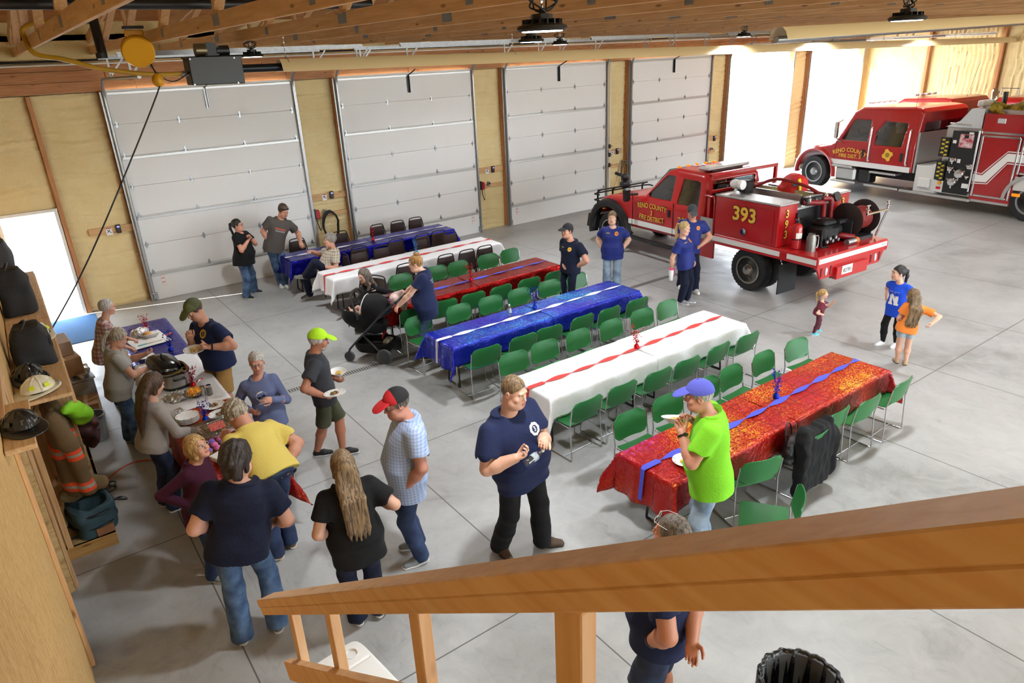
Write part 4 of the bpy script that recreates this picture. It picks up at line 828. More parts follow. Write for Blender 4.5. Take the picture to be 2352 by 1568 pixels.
def tables():
    for i, (yc, x0, x1, mt, rc, nm, wh) in enumerate(ROWS):
        xm = (x0+x1)/2; L = (x1-x0)/2; hw = .375
        for s in (0, 1):
            side = 'left' if s == 0 else 'right'; a, b = (x0, xm) if s == 0 else (xm, x1)
            folding_table('folding table under the %s half of the %s' % (side, wh), ((a+b)/2, yc), L, .75, 'x', 'folding tables under the cloths')
            cloth_obj('tablecloth', '%s tablecloth on the %s half of the %s' % (nm, side, wh), a-(.02 if s else 0), b, yc-hw, yc+hw, .7475+.003*s, .36 if i != 5 else .40, mt, (1-s, s), 10*i+s, 'dining tablecloths')
        # twisted crepe streamer
        hang = i >= 3 or i == 1; P = []; xs = np.linspace(x0+.0, x1-.02, 150)
        if hang:
            for z in np.linspace(.42, .75, 9): P.append([(x0-.035-(.75-z)*.09, yc-.024, z), (x0-.035-(.75-z)*.09, yc+.024, z)])
        for x in xs:
            w = .004+.036*abs(math.cos((x-x0)*PI/.42))**1.3 if x > x0+.2 or not hang else .036; k = math.cos((x-x0)*PI/.42)
            yy = yc+.02*math.sin(x*1.3); z0 = .7565; P.append([(x, yy-w, z0+.004*k*(1 if x > x0+.2 else 0)+.004), (x, yy+w, z0-.004*k*(1 if x > x0+.2 else 0)+.004)])
        mb = MB(); mb.sheet(np.array(P), .0012); tag(mb.build('streamer', CREPE[rc], None, 60), 'twisted %s crepe streamer along the %s' % (rc, wh), 'streamer', 'crepe streamers')
def centrepiece(label, loc, col, tall=.36):
    t = thing('foil_centrepiece', label, 'decoration', loc, 0, 'foil star centrepieces'); fm = M('tinsel_'+col, dict(red='#c01420', blue='#1434b8', teal='#3a8ac8')[col], .22, .85, bump=(60, .6)); rg = random.Random(int(loc[0]*100))
    mb = MB(); mb.lathe([(.012, 0), (.034, .004), (.038, .03), (.028, .055), (.012, .066), (.008, .075)], 12)
    for k in range(6): a = k*1.05; mb.add([(.01*math.cos(a), .01*math.sin(a), .066), (.045*math.cos(a+.3), .045*math.sin(a+.3), .105), (.045*math.cos(a-.3), .045*math.sin(a-.3), .10)], [(0, 1, 2)])
    mb.build('weight', fm, t, 40)
    mb = MB()
    for k in range(9):
        a = rg.uniform(0, 6.28); lean = rg.uniform(.02, .10); h = tall*rg.uniform(.6, 1.)
        pts = [(0, 0, .06), (lean*.35*math.cos(a), lean*.35*math.sin(a), .06+h*.5), (lean*math.cos(a), lean*math.sin(a), .06+h)]; mb.tube(pts, .0016, 4)
        for q in range(5):
            f = rg.uniform(.25, 1.); c = A(lean*f*math.cos(a), lean*f*math.sin(a), .06+h*f)+A(rg.uniform(-.02, .02), rg.uniform(-.02, .02), 0); s = rg.uniform(.010, .018)
            R = rotz(rg.uniform(0, 6)) @ rotx(rg.uniform(.3, 1.6)); st = [(s*(1 if j % 2 == 0 else .42)*math.cos(j*PI/5), s*(1 if j % 2 == 0 else .42)*math.sin(j*PI/5)) for j in range(10)]; mb.prism(st, -.001, .001, c, R)
    mb.build('star_spray', fm, t, 40)['kind'] = 'stuff'
    return t
def green_chair(label, loc, rz, group):
    t = thing('stacking_chair', label, 'chair', loc, rz, group)
    U, V_ = np.meshgrid(np.linspace(-1, 1, 15), np.linspace(-1, 1, 15), indexing='ij')
    sx = U*.232*(1-.06*(V_ < -.7)*(abs(V_)-.7)); sy = V_*.215+.01; sx = U*.232*(1-.10*np.clip(np.abs(V_)-.75, 0, 1)**1)
    z = .440+.012*U**2-.016*np.clip(V_-.45, 0, 1)**1.5*2.4-.010*(1-V_)*.5+.02*np.clip(-V_-.7, 0, 1)
    mb = MB(); mb.sheet(np.stack([sx, sy, z], -1), .008); mb.build('seat', GREEN, t, 50)
    r = np.sqrt(U**2*.0); w = .236*np.sqrt(np.clip(1-np.clip(np.abs(V_)-.55, 0, 1)**2*1.6, .2, 1)); bx = U*w; bz = .625+V_*.14*np.sqrt(np.clip(1-np.clip(np.abs(U)-.72, 0, 1)**2*4.5, .3, 1)); by = -.215-.10*(bz-.48)/.28*.55-.032*(1-U**2)
    mb = MB(); mb.sheet(np.stack([bx, by, bz], -1), .008); mb.build('backrest', GREEN, t, 50)
    for s in (-1, 1):
        mb = MB(); x = s*.243; pts = [(x, -.262, .70), (x, -.242, .58), (x, -.222, .45), (x, -.226, .42), (x*1.02, -.248, .03), (x*1.02, -.245, .008), (x*1.02, -.235, .007), (x*1.02, .21, .007), (x*1.02, .225, .012), (x, .218, .05), (x*.97, .19, .40), (x*.96, .178, .425), (x*.96, .15, .432), (x*.97, -.2, .427)]
        mb.tube(pts, .0078, 8); mb.build('side_frame', CHROME, t, 60)
    mb = MB(); mb.tube([(-.237, .2, .33), (.237, .2, .33)], .006, 6); mb.build('crossbar', CHROME, t, 60)
    mb = MB(); mb.tube([(-.245, -.1, .012), (.245, -.1, .012)], .005, 6); mb.build('crossbar', CHROME, t, 60)
    return t
def brown_chair(label, loc, rz, group):
    t = thing('banquet_chair', label, 'chair', loc, rz, group)
    mb = MB(); mb.box((0, .0, .455), (.41, .40, .06), b=.022); mb.build('seat', BROWNV, t, 60)
    mb = MB(); n = 9; U, V_ = np.meshgrid(np.linspace(-1, 1, n), np.linspace(-1, 1, n), indexing='ij'); zz = .665+V_*.155; hw = .192-.035*(V_+1)/2; P = np.stack([U*hw, -.225-.02*(1-U**2)-.06*(zz-.5), zz], -1); mb.sheet(P, .022); mb.build('backrest', BROWNV, t, 60)
    mb = MB(); mb.tube(bez([(-.2, -.19, .44), (-.205, -.215, .55), (-.185, -.24, .72), (-.165, -.252, .82), (-.13, -.258, .865), (0, -.26, .875), (.13, -.258, .865), (.165, -.252, .82), (.185, -.24, .72), (.205, -.215, .55), (.2, -.19, .44)], 4), .0115, 8); mb.build('back_frame', BROWNT, t, 60)
    for s in (-1, 1):
        mb = MB(); mb.tube([(s*.19, .16, .43), (s*.2, .2, .4), (s*.205, .215, .01)], .0115, 8); mb.build('leg', BROWNT, t, 60)
        mb = MB(); mb.tube([(s*.19, -.19, .44), (s*.2, -.21, .4), (s*.205, -.27, .01)], .0115, 8); mb.build('leg', BROWNT, t, 60)
        mb = MB(); mb.tube([(s*.19, .17, .42), (s*.19, -.19, .42)], .009, 6); mb.build('seat_rail', BROWNT, t, 60)
    return t
ORD = ['first', 'second', 'third', 'fourth', 'fifth', 'sixth']
def chairs():
    g0 = None; b0 = None; rg = random.Random(4)
    def g(lab, x, y, rz, grp):
        nonlocal g0
        if g0 is None: g0 = green_chair(lab, (x, y, 0), rz, grp)
        else: dup(g0, (x, y, 0), rz, lab, grp)
    def b(lab, x, y, rz, grp):
        nonlocal b0
        if b0 is None: b0 = brown_chair(lab, (x, y, 0), rz, grp)
        else: dup(b0, (x, y, 0), rz, lab, grp)
    sets = [('holographic blue table', 'near', -8.05, 1, [2.84, 3.47, 3.96, 4.59, 5.13, 5.75]), ('front white table', 'far', -9.12, -1, [2.95, 3.5, 4.13, 4.75, 5.39, 5.97]), ('front white table', 'near', -10.1, 1, [2.83, 3.42, 4.02, 4.55, 5.2, 5.8]),
            ('holographic blue table', 'far', -7.0, -1, [2.71, 3.45, 4.05, 4.64, 5.28, 5.92]), ('back red foil table', 'near', -5.97, 1, [2.86, 3.43, 3.98, 4.53, 5.17, 5.76]), ('back red foil table', 'far', -4.8, -1, [3.54, 4.3, 4.80, 5.48, 6.05]),
            ('holographic red table', 'far', -11.3, -1, [2.94, 3.54, 4.2, 4.72, 5.37, 6.03]), ('holographic red table', 'near', -12.22, 1, [3.34, 4.13, 4.69, 5.22, 5.9])]
    for wh, sd, y, f, xs in sets:
        for k, x in enumerate(xs):
            n = ORD[k]; jit = rg.uniform(-.07, .07); yy = y-f*.05+rg.uniform(-.02, .02); lab = 'green stacking chair, %s from left, %s side of %s' % (n, sd, wh)
            if sd == 'near' and 'red table' in wh and 'holo' in wh:
                jit = [-.3, .1, .05, .0, .05][k]; yy = [-12.2, -12.25, -12.12, -12.18, -12.2][k]
                if k == 1: lab = 'green stacking chair with a black jacket over its back'
            g(lab, x, yy, (0 if f > 0 else PI)+jit, 'green chairs at the dining tables')
    g('green stacking chair pulled out and turned away, nearest the stair rail', 2.86, -12.80, .62, 'green chairs at the dining tables')
    bs = [('blue table by overhead doors', 'far', -1.02, -1, [3.96, 4.9, 5.42, 5.9]), ('blue table by overhead doors', 'near', -2.12, 1, [3.71, 4.57, 5.2, 5.62]), ('back white table', 'far', -2.94, -1, [3.55, 4.05, 5.0, 5.71]), ('back white table', 'near', -3.98, 1, [3.8, 4.7, 5.19, 5.62])]
    for wh, sd, y, f, xs in bs:
        for k, x in enumerate(xs): b('brown banquet chair, %s from left, %s side of %s' % (ORD[k], sd, wh), x, y, (0 if f > 0 else PI)+rg.uniform(-.05, .05), 'brown chairs at the back tables')
    b('brown banquet chair gripped by the person in dark grey tee', 2.98, -.95, PI, 'brown chairs at the back tables')
    b('brown banquet chair under the seated person in tan plaid shirt', 2.98, -2.75, PI/2-.08, 'brown chairs at the back tables')
    b('brown banquet chair under the seated person in black cardigan', 2.82, -4.70, 2.0, 'brown chairs at the back tables')
def on_tables():
    z = .757
    for lab, x, y, c in (('red foil star centrepiece on the blue foil table', 4.33, -1.72, 'red'), ('pale blue foil star centrepiece on the back white table', 4.54, -3.3, 'teal'), ('red foil star centrepiece on the back red foil table', 4.31, -5.72, 'red'), ('blue foil star centrepiece on the holographic blue table', 4.25, -7.63, 'blue'), ('red foil star centrepiece on the front white table', 4.29, -9.78, 'red'), ('blue foil star centrepiece on the holographic red table', 4.42, -11.80, 'blue')): centrepiece(lab, (x, y, z), c, .34 if 'white' not in lab else .28)
    t = thing('water_bottle', 'clear plastic water bottle standing on the holographic blue table', 'bottle', (3.75, -7.66, z)); bottle(t)
    t = thing('phone', 'black phone lying on the left end of the back red foil table', 'phone', (2.78, -5.42, z), .4); mb = MB(); mb.box((0, 0, .006), (.08, .16, .009), b=.003); mb.build('phone_body', BLKG, t)
    # black jacket and handbag on the near chair
    jx, jy = 4.13, -12.46; s = SDF((jx-.4, jy-.3, .1), (jx+.42, jy+.3, 1.0), .012); R = np.eye(3)
    s.loft((jx, jy-.03, .14), R, [(0, .27, .055, -.03), (.2, .27, .06, -.02), (.45, .27, .06, -.02), (.6, .265, .065, .0), (.67, .24, .06, .03)], .0, p=4)
    s.chain([(jx-.2, jy+.0, .79), (jx-.27, jy-.06, .6), (jx-.28, jy-.05, .12)], .055, .05).chain([(jx+.2, jy+.0, .79), (jx+.27, jy-.06, .6), (jx+.28, jy-.05, .2)], .05, .05).wrinkle(.011, 22, 3, (1, .3, .25)); v, q = s.mesh()
    tag(npmesh('jacket', v, q, cloth('black_jacket', '#0c0c0e', .8), None, None, (jx, jy, .15)), 'black jacket draped over the back of a green chair', 'jacket')
    t = thing('handbag', 'black leather handbag with handles on a green chair', 'bag', (3.93, -12.36, .455), .3); s = SDF((-.22, -.12, 0), (.22, .12, .3), .008); s.loft((0, 0, 0), np.eye(3), [(0, .18, .09, 0), (.12, .19, .09, 0), (.22, .16, .05, 0)], .0).wrinkle(.008, 25, 2); v, q = s.mesh(); npmesh('bag_body', v, q, M('black_leather', '#121214', .35, bump=(120, .3)), None, t)
    for sg in (-1, 1): mb = MB(); mb.tube(bez([(-.1, sg*.05, .2), (-.09, sg*.07, .32), (0, sg*.08, .38), (.09, sg*.07, .32), (.1, sg*.05, .2)], 5), .008, 6); mb.build('handle', MATS['black_leather'], t)
    mb = MB(); mb.cyl((.06, -.1, .1), (.06, -.093, .1), .03, 12); mb.build('gold_clasp', GOLD, t)
def bottle(t, h=.2, r=.032):
    k = h/.2; mb = MB(); mb.lathe([(r*.7, 0), (r, .008*k), (r, .05*k), (r*.92, .06*k), (r, .07*k), (r, .125*k), (r*.8, .15*k), (.012, .172*k), (.012, .182*k)], 16); mb.build('bottle_body', PETM, t, 60)
    mb = MB(); mb.lathe([(r+.0006, .07*k), (r+.0006, .12*k)], 16); mb.build('paper_label', M('bottle_label', '#b9c4cc', .4, var=(25, .8, '#6d7b86')), t, 60)
    mb = MB(); mb.lathe([(.0135, .178*k), (.0135, .198*k), (0, .2*k)], 12); mb.build('bottle_cap', WHITE, t, 60)
tables(); chairs(); on_tables()
# ---------- food tables and what stands on them
def plate(label, loc, R=None, r=.115, food=None, group=None, bowl=False, rim='#f0efec'):
    t = thing('paper_bowl' if bowl else 'paper_plate', label, 'bowl' if bowl else 'plate', loc, 0, group); R = np.eye(3) if R is None else R
    mb = MB(); pr = [(0, .002), (r*.62, .002), (r*.78, .012), (r, .020), (r, .023), (r*.77, .015), (r*.6, .005), (0, .005)] if not bowl else [(0, .0), (r*.5, .0), (r*.8, .03), (r, .048), (r, .051), (r*.77, .034), (r*.5, .006), (0, .006)]
    mb.lathe(pr, 28, (0, 0, 0), R); mb.build('plate_body', PAPER, t, 50)
    if not bowl:
        mb = MB()
        for k in range(9):
            if k % 3 == 2: continue
            a = k*.7; mb.mat(k % 3); c = R @ A(r*.88*math.cos(a), r*.88*math.sin(a), .0212)
            mb.sph(c, (r*.11, r*.05, .0012), R @ rotz(a+PI/2), 8, 4)
        mb.build('painted_rim', [M('rim_teal', '#3fb3b4', .5), M('rim_coral', '#e4653f', .5), M('rim_navy', '#1f2c6b', .5)], t)
    rg = random.Random(int(abs(loc[0])*1000))
    if food == 'bars':
        for k in range(2): mb = MB(); mb.box(R @ A(-.02+.04*k, .01*k, .02), (.035, .06, .025), R @ rotz(.5), .006); mb.build('dessert_bar', M('brownie', '#5a3a22', .7, var=(60, .8, '#c9a878')), t)
    elif food:
        s = SDF((-.1, -.1, -.02), (.1, .1, .08), .005)
        for k in range(14): a = rg.uniform(0, 6.3); q = rg.uniform(0, r*.45); s.ell(R @ A(q*math.cos(a), q*math.sin(a), .018 if not bowl else .03), np.eye(3), A(.018, .015, .012)*rg.uniform(.7, 1.3), .006)
        v, q = s.mesh(); npmesh('food_portion', v, q, M('food_'+food, dict(cheese='#e8b53a', casserole='#d9b877', soup='#e6c25a')[food], .6, var=(70, .7, '#b98338')), None, t)
    return t
def serving():
    zt = .752; xs = (-1.12, -.38)
    for nm, y0, y1, mt, d, ends in (('blue foil', -5.72, -3.86, BLUFO, .3, (0, 1)), ('white', -7.6, -5.7, WCLOTH, .28, (0, 0)), ('holographic red foil', -9.5, -7.58, REDH, .36, (1, 0))):
        folding_table('folding table under the %s cloth of the food line' % nm, ((xs[0]+xs[1])/2, (y0+y1)/2), y1-y0, .74, 'y', 'folding tables of the food line')
        cloth_obj('tablecloth', '%s tablecloth on the food line beside the lockers' % nm, xs[0], xs[1], y0, y1, .7475+(.004 if nm == 'white' else 0), d, mt, (1, 1), int(-y0*10), 'food line tablecloths', ends, d)
    # cutting board, bun, knife
    bd = (-.80, -4.78, zt+.004); t = thing('cutting_board', 'white cutting board on the blue foil food table', 'cutting board', bd, .12); mb = MB(); mb.box((0, 0, .008), (.5, .62, .014), b=.006); mb.build('board', WHITE, t)
    mb = MB(); mb.box((.2, .27, .0152), (.06, .02, .001)); mb.build('handle_slot', M('slot_grey', '#8b8b86', .6), t)
    t = thing('knife', 'teal handled bread knife lying on the white cutting board', 'knife', (-.84, -5.0, zt+.019), .1); mb = MB(); mb.prism([(.0, -.012), (.2, -.012), (.24, 0), (.2, .012), (0, .012)], 0, .002); mb.build('blade', CHROME, t); mb = MB(); mb.box((-.06, 0, .006), (.13, .024, .014), b=.005); mb.build('handle', M('teal_plastic', '#69b9b4', .4), t)
    s = SDF((-1.02, -4.9, zt), (-.62, -4.45, zt+.25), .007); s.ell((-.86, -4.6, zt+.08), rotz(.5), A(.13, .09, .08), 0).wrinkle(.02, 28, 4); s.plane((0, 0, zt+.019), (0, 0, -1)); v, q = s.mesh(); tag(npmesh('foil_wrap', v, q, FOIL, None, None, (-.86, -4.6, zt+.02), 30), 'crumpled foil wrap around bread on the cutting board', 'foil')
    t = thing('bread_roll', 'golden bread roll sticking out of the foil wrap', 'bread', (-.77, -4.74, zt+.02)); mb = MB(); mb.sph((0, 0, .045), (.065, .055, .05), None, 16, 10); mb.build('crust', M('bread_crust', '#c98d45', .6, var=(14, .7, '#e9c98c')), t, 180)
    plate('paper plate held low by the server in light grey tee', (-.83, -5.62, zt+.30), rotx(-.3), .12, None, None, True)
    plate('paper plate behind the roaster on the blue foil table', (-.95, -5.5, zt+.006), None, .12); plate('paper plate with napkin beside the roaster lid', (-1.0, -5.95, zt+.006), None, .12)
    t = thing('dip_tub', 'small blue and white tub behind the roaster', 'tub', (-.88, -5.86, zt+.004)); mb = MB(); mb.lathe([(.04, 0), (.05, .06)], 16); mb.build('tub', M('tub_blue', '#4d9bd6', .4), t); mb = MB(); mb.lathe([(.053, .058), (.053, .066), (0, .067)], 16); mb.build('lid', WHITE, t)
    # roaster oven
    rx, ry = -.82, -6.72; t = thing('roaster_oven', 'steel roaster oven with propped black lid on the white food table', 'roaster', (rx, ry, zt+.004), PI/2+.1); k = 40
    def oval(z, a, b, p=3.): return [(a*abs(math.cos(u))**(2/p)*math.copysign(1, math.cos(u)), b*abs(math.sin(u))**(2/p)*math.copysign(1, math.sin(u)), z) for u in np.linspace(0, 2*PI, k, endpoint=False)]
    mb = MB(); mb.grid(np.array([oval(.03, .265, .185), oval(.05, .28, .20), oval(.22, .285, .205)]).transpose(1, 0, 2), True); mb.build('body', M('brushed_steel', '#c4c4c2', .3, .95, bump=(120, .1)), t)
    mb = MB(); mb.grid(np.array([oval(0, .25, .17), oval(.0, .27, .19), oval(.035, .27, .19), oval(.035, .25, .17)]).transpose(1, 0, 2), True); mb.add(oval(.001, .26, .18), [list(range(k))]); mb.build('base', BLACK, t)
    mb = MB(); mb.grid(np.array([oval(.215, .29, .21), oval(.23, .298, .218), oval(.24, .29, .21), oval(.235, .262, .182), oval(.1, .25, .17)]).transpose(1, 0, 2), True); mb.add(oval(.1, .25, .17), [list(range(k))]); mb.build('inner_pan', BLKG, t)
    s = SDF((-.26, -.18, .1), (.26, .18, .24), .008); s.ell((0, 0, .12), np.eye(3), A(.245, .165, .06), 0, p=3).wrinkle(.012, 22, 8); v, q = s.mesh(); npmesh('cheesy_food', v, q, M('food_yellow', '#d9b45c', .55, var=(30, .7, '#f0dc9a')), None, t)
    for sg in (-1, 1): mb = MB(); mb.tube(bez([(sg*.28, -.07, .16), (sg*.325, -.06, .165), (sg*.325, .06, .165), (sg*.28, .07, .16)], 4), .014, 8); mb.build('handle', BLACK, t)
    mb = MB(); mb.tube([(-.05, -.05, .17), (-.2, -.1, .27)], .006, 6); mb.sph((-.03, -.04, .17), (.035, .025, .01), None, 8, 5); mb.build('serving_spoon', CHROME, t)
    t.scale = (.86, .86, .92); L_ = MB(); pro = [oval(z, a, b) for z, a, b in ((0, .295, .21), (.015, .295, .21), (.05, .27, .19), (.085, .2, .14), (.1, .1, .07))]; L_.at((.13, .06, .275), roty(-.10) @ rotx(.12)); L_.grid(np.array(pro).transpose(1, 0, 2), True); L_.add(pro[-1], [list(range(k))]); L_.add(pro[0], [list(range(k))[::-1]])
    lid = L_.build('lid', BLKG, t, 40); mb = MB(); mb.at((.13, .06, .275), roty(-.10) @ rotx(.12)); mb.tube(bez([(-.08, 0, .095), (-.07, 0, .13), (.07, 0, .13), (.08, 0, .095)], 6), .012, 8); mb.build('lid_handle', BLACK, lid)
    # cheese bowl, jars
    t = thing('cheese_bowl', 'clear plastic bowl of shredded yellow cheese with tongs', 'bowl', (-.70, -7.28, zt+.004)); mb = MB(); mb.lathe([(.05, 0), (.06, .004), (.09, .06), (.11, .09), (.113, .09), (.093, .058), (.062, .008), (0, .006)], 24); mb.build('bowl', CLEAR, t, 60)
    s = SDF((-.1, -.1, 0), (.1, .1, .13), .005); s.ell((0, 0, .062), np.eye(3), A(.085, .085, .04), 0).wrinkle(.02, 110, 3); v, q = s.mesh(); npmesh('shredded_cheese', v, q, M('cheddar', '#f0a52c', .6), None, t)['kind'] = 'stuff'
    mb = MB(); mb.tube([(0, 0, .08), (.08, .05, .17), (.13, .07, .16)], .004, 6); mb.tube([(0, .02, .08), (.085, .06, .17), (.13, .07, .16)], .004, 6); mb.build('tongs', CHROME, t)
    for k, (x, y, c) in enumerate(((-.61, -7.3, 'white'), (-.55, -7.36, 'dark'))):
        t = thing('glass_jar', '%s jar beside the bowl of shredded cheese' % ('shorter pale condiment' if k == 0 else 'taller grey pepper'), 'jar', (x, y, zt+.004), 0, 'condiment jars'); mb = MB(); mb.lathe([(.03, 0), (.034, .005), (.034, .08+.02*k), (.028, .095+.02*k)], 16); mb.build('jar_body', M('jar_'+c, '#c9cac6' if k == 0 else '#7d7b74', .2, var=(40, .6)), t, 60); mb = MB(); mb.lathe([(.031, .094+.02*k), (.031, .112+.02*k), (0, .113+.02*k)], 16); mb.build('jar_lid', CHROME, t)
    s = SDF((-1.05, -7.35, zt), (-.75, -7.0, zt+.12), .006); s.ell((-.91, -7.2, zt+.03), np.eye(3), A(.12, .12, .05), 0).wrinkle(.025, 40, 6).plane((0, 0, zt+.008), (0, 0, -1)); v, q = s.mesh(); tag(npmesh('foil_sheet', v, q, FOIL, None, None, (-.9, -7.2, zt), 30), 'crumpled foil over a plate next to the roaster', 'foil')
    t = thing('foil_tray', 'foil tray lid lying at the left edge of the red food cloth', 'tray', (-.98, -7.66, zt+.005), .3); mb = MB(); mb.box((0, 0, .012), (.2, .26, .02), b=.01); mb.build('tray', FOIL, t)
    for k in range(9):
        plate('paper plate, %s in the stack at the left edge of the red cloth' % ('topmost' if k == 8 else 'number %d up' % (k+1)), (-.93+.002*(k % 3), -7.92, zt+.005+.0075*k), None, .122, None, 'stacked paper plates')
    plate('paper plate with brownies nearest the condiment jars', (-.60, -7.72, zt+.005), None, .125, 'bars', 'brownie plates'); plate('paper plate with brownies behind the blue star centrepiece', (-.60, -8.0, zt+.005), None, .125, 'bars', 'brownie plates')
    t = thing('brownie_pan', 'foil pan full of cut brownies on the red food cloth', 'pan', (-.80, -8.36, zt+.004), .15); mb = MB(); a, b = .23, .15
    for sx, sy, w, d in ((0, b, 2*a, .006), (0, -b, 2*a, .006), (a, 0, .006, 2*b), (-a, 0, .006, 2*b)): mb.box((sx, sy, .025), (w+.01, d+.012, .05), b=.003)
    mb.box((0, 0, .004), (2*a, 2*b, .006)); mb.build('foil_pan', FOIL, t)
    for i in range(5):
        for j in range(3):
            if (i, j) in ((0, 0), (4, 2)): continue
            mb = MB(); mb.box((-.18+.09*i, -.095+.095*j, .025), (.082, .088, .035), b=.008); mb.build('brownie', MATS['brownie'], t)
    t = thing('cupcake_box', 'clear clamshell box of pink and purple frosted cupcakes', 'box', (-.80, -8.72, zt+.004), .1); mb = MB(); mb.box((0, 0, .003), (.36, .26, .004)); mb.build('tray_base', CLEAR, t)
    mb = MB(); mb.at((0, .14, .06), rotx(.5)); mb.box((0, .1, .02), (.36, .24, .003)); mb.box((0, .21, .0), (.36, .003, .05)); mb.build('lid', CLEAR, t)
    mb = MB(); mb.at((0, .14, .06), rotx(.5)); mb.box((.08, .1, .0225), (.16, .1, .001)); mb.build('paper_label', M('label_pinkred', '#c8302c', .5, var=(70, .6, '#e7b5a5')), t)
    for i in range(4):
        for j in range(3):
            mb = MB(); c = (-.13+.087*i, -.085+.085*j, .005); mb.lathe([(.024, 0), (.034, .03)], 14, c); mb.mat(1); mb.lathe([(.036, .03), (.034, .042), (.022, .055), (.008, .064), (0, .066)], 14, c); mb.build('cupcake', [M('cake', '#c98e4c', .7), M('frost_pink', '#e878b8', .5, bump=(80, .6)) if (i+j) % 3 else M('frost_violet', '#8a6ad0', .5, bump=(80, .6))], t, 60)
    t = thing('tub_lid', 'white plastic tub at the near end of the red food cloth', 'tub', (-.84, -9.05, zt+.004), .4); mb = MB(); mb.box((0, 0, .03), (.16, .2, .06), b=.02); mb.build('tub_body', WHITE, t); mb = MB(); mb.box((0, 0, .064), (.175, .215, .012), b=.006); mb.build('lid', WHITE, t)
    for lab, x, y, c in (('red foil star centrepiece at the far end of the blue food table', -.74, -4.45, 'red'), ('red foil star centrepiece in front of the roaster', -.66, -6.98, 'red'), ('blue foil star centrepiece beside the brownie pan', -.77, -8.05, 'blue'), ('blue foil star centrepiece behind the roaster lid', -.62, -5.5, 'blue')): centrepiece(lab, (x, y, zt+.004), c, .26)
    t = thing('lighter', 'small red lighter on the blue foil food table', 'lighter', (-.50, -4.78, zt+.004), .5); mb = MB(); mb.box((0, 0, .012), (.1, .03, .02), b=.006); mb.build('lighter_body', REDF, t)
    t = thing('lighter', 'small red and black lighter in front of the roaster oven', 'lighter', (-.55, -6.85, zt+.008), .5); mb = MB(); mb.box((0, 0, .012), (.1, .03, .02), b=.006); mb.build('lighter_body', REDF, t)
    # things held in hands
    plate('paper plate held by the person in olive cap', (-.53, -6.86, 1.175), rotx(.1), .13, 'casserole'); plate('paper bowl of yellow soup in the far hand of the walking person', (.72, -8.36, .985), rotx(.1), .1, 'soup', None, True); plate('paper plate with dessert in the near hand of the walking person', (.49, -8.80, .965), rotx(-.1), .125, 'bars')
    plate('paper plate of cheesy food held by the person in lime tee', (2.30, -12.19, 1.385), rotx(-.25) @ roty(.25), .13, 'cheese', None, True); plate('paper plate left on the red foil table beside the lime tee', (2.66, -12.02, .758), None, .12, 'cheese')
    t = thing('water_bottle', 'crinkled water bottle in the hands of the tall person in navy tee', 'bottle', (1.02, -11.68, 1.235)); t.rotation_euler = (0, PI/2-.15, .15); bottle(t, .23, .036)
    t = thing('tumbler', 'white tumbler with pink lid carried by the person with blonde ponytail', 'cup', (7.44, -7.56, .50)); mb = MB(); mb.lathe([(.032, 0), (.036, .004), (.036, .07), (.046, .1), (.047, .2), (0, .2)], 18); mb.build('cup_body', WHITE, t, 50); mb = MB(); mb.lathe([(.048, .2), (.048, .225), (.0, .228)], 18); mb.build('lid', M('pink_lid', '#e8578c', .4), t)
    mb = MB(); mb.tube(bez([(.04, 0, .08), (.085, 0, .1), (.085, 0, .18), (.04, 0, .2)], 5), .008, 6); mb.build('handle', M('pink_lid', '#e8578c', .4), t)
serving()
# ---------- lockers on the left wall
def coat(name, label, loc, col, stripe, seed, hgt=.85):
    x, y, z = loc; s = SDF((x-.3, y-.4, z-hgt-.15), (x+.35, y+.4, z+.1), .010); R = np.stack([A(0, 1, 0), A(1, 0, 0), A(0, 0, 1)], 1)
    s.loft((x, y, z-hgt), R, [(0, .24, .12, .0), (.4*hgt, .22, .11, 0), (.85*hgt, .2, .09, 0), (hgt, .1, .05, 0)], .02)
    for sg in (-1, 1): s.chain([(x, y+sg*.17, z-.08), (x+.06, y+sg*.26, z-.35*hgt), (x+.11, y+sg*.25, z-.92*hgt)], [.075, .075, .062], .02)
    s.wrinkle(.016, 13, seed, (1, 1, .5)); v, q = s.mesh(); c = v[q].mean(1); rel = z-c[:, 2]
    arm = (np.abs(c[:, 1]-y) > .19) & (c[:, 0] > x+.02); mi = np.zeros(len(q), int)
    for lo in (.42*hgt, .80*hgt):
        k = (rel > lo) & (rel < lo+.105); mi[k] = 1; mi[(rel > lo+.035) & (rel < lo+.07)] = 2
    mi[arm & (rel > .75*hgt) & (rel < .79*hgt)] = 0
    o = npmesh('turnout_coat', v, q, [M('coat_'+col, col, .9, bump=(60, .4)), M('stripe_'+stripe, stripe, .5), M('reflective_grey', '#a3a39a', .4)], mi, None, loc); return tag(o, label, 'coat', 'turnout coats on the lockers')
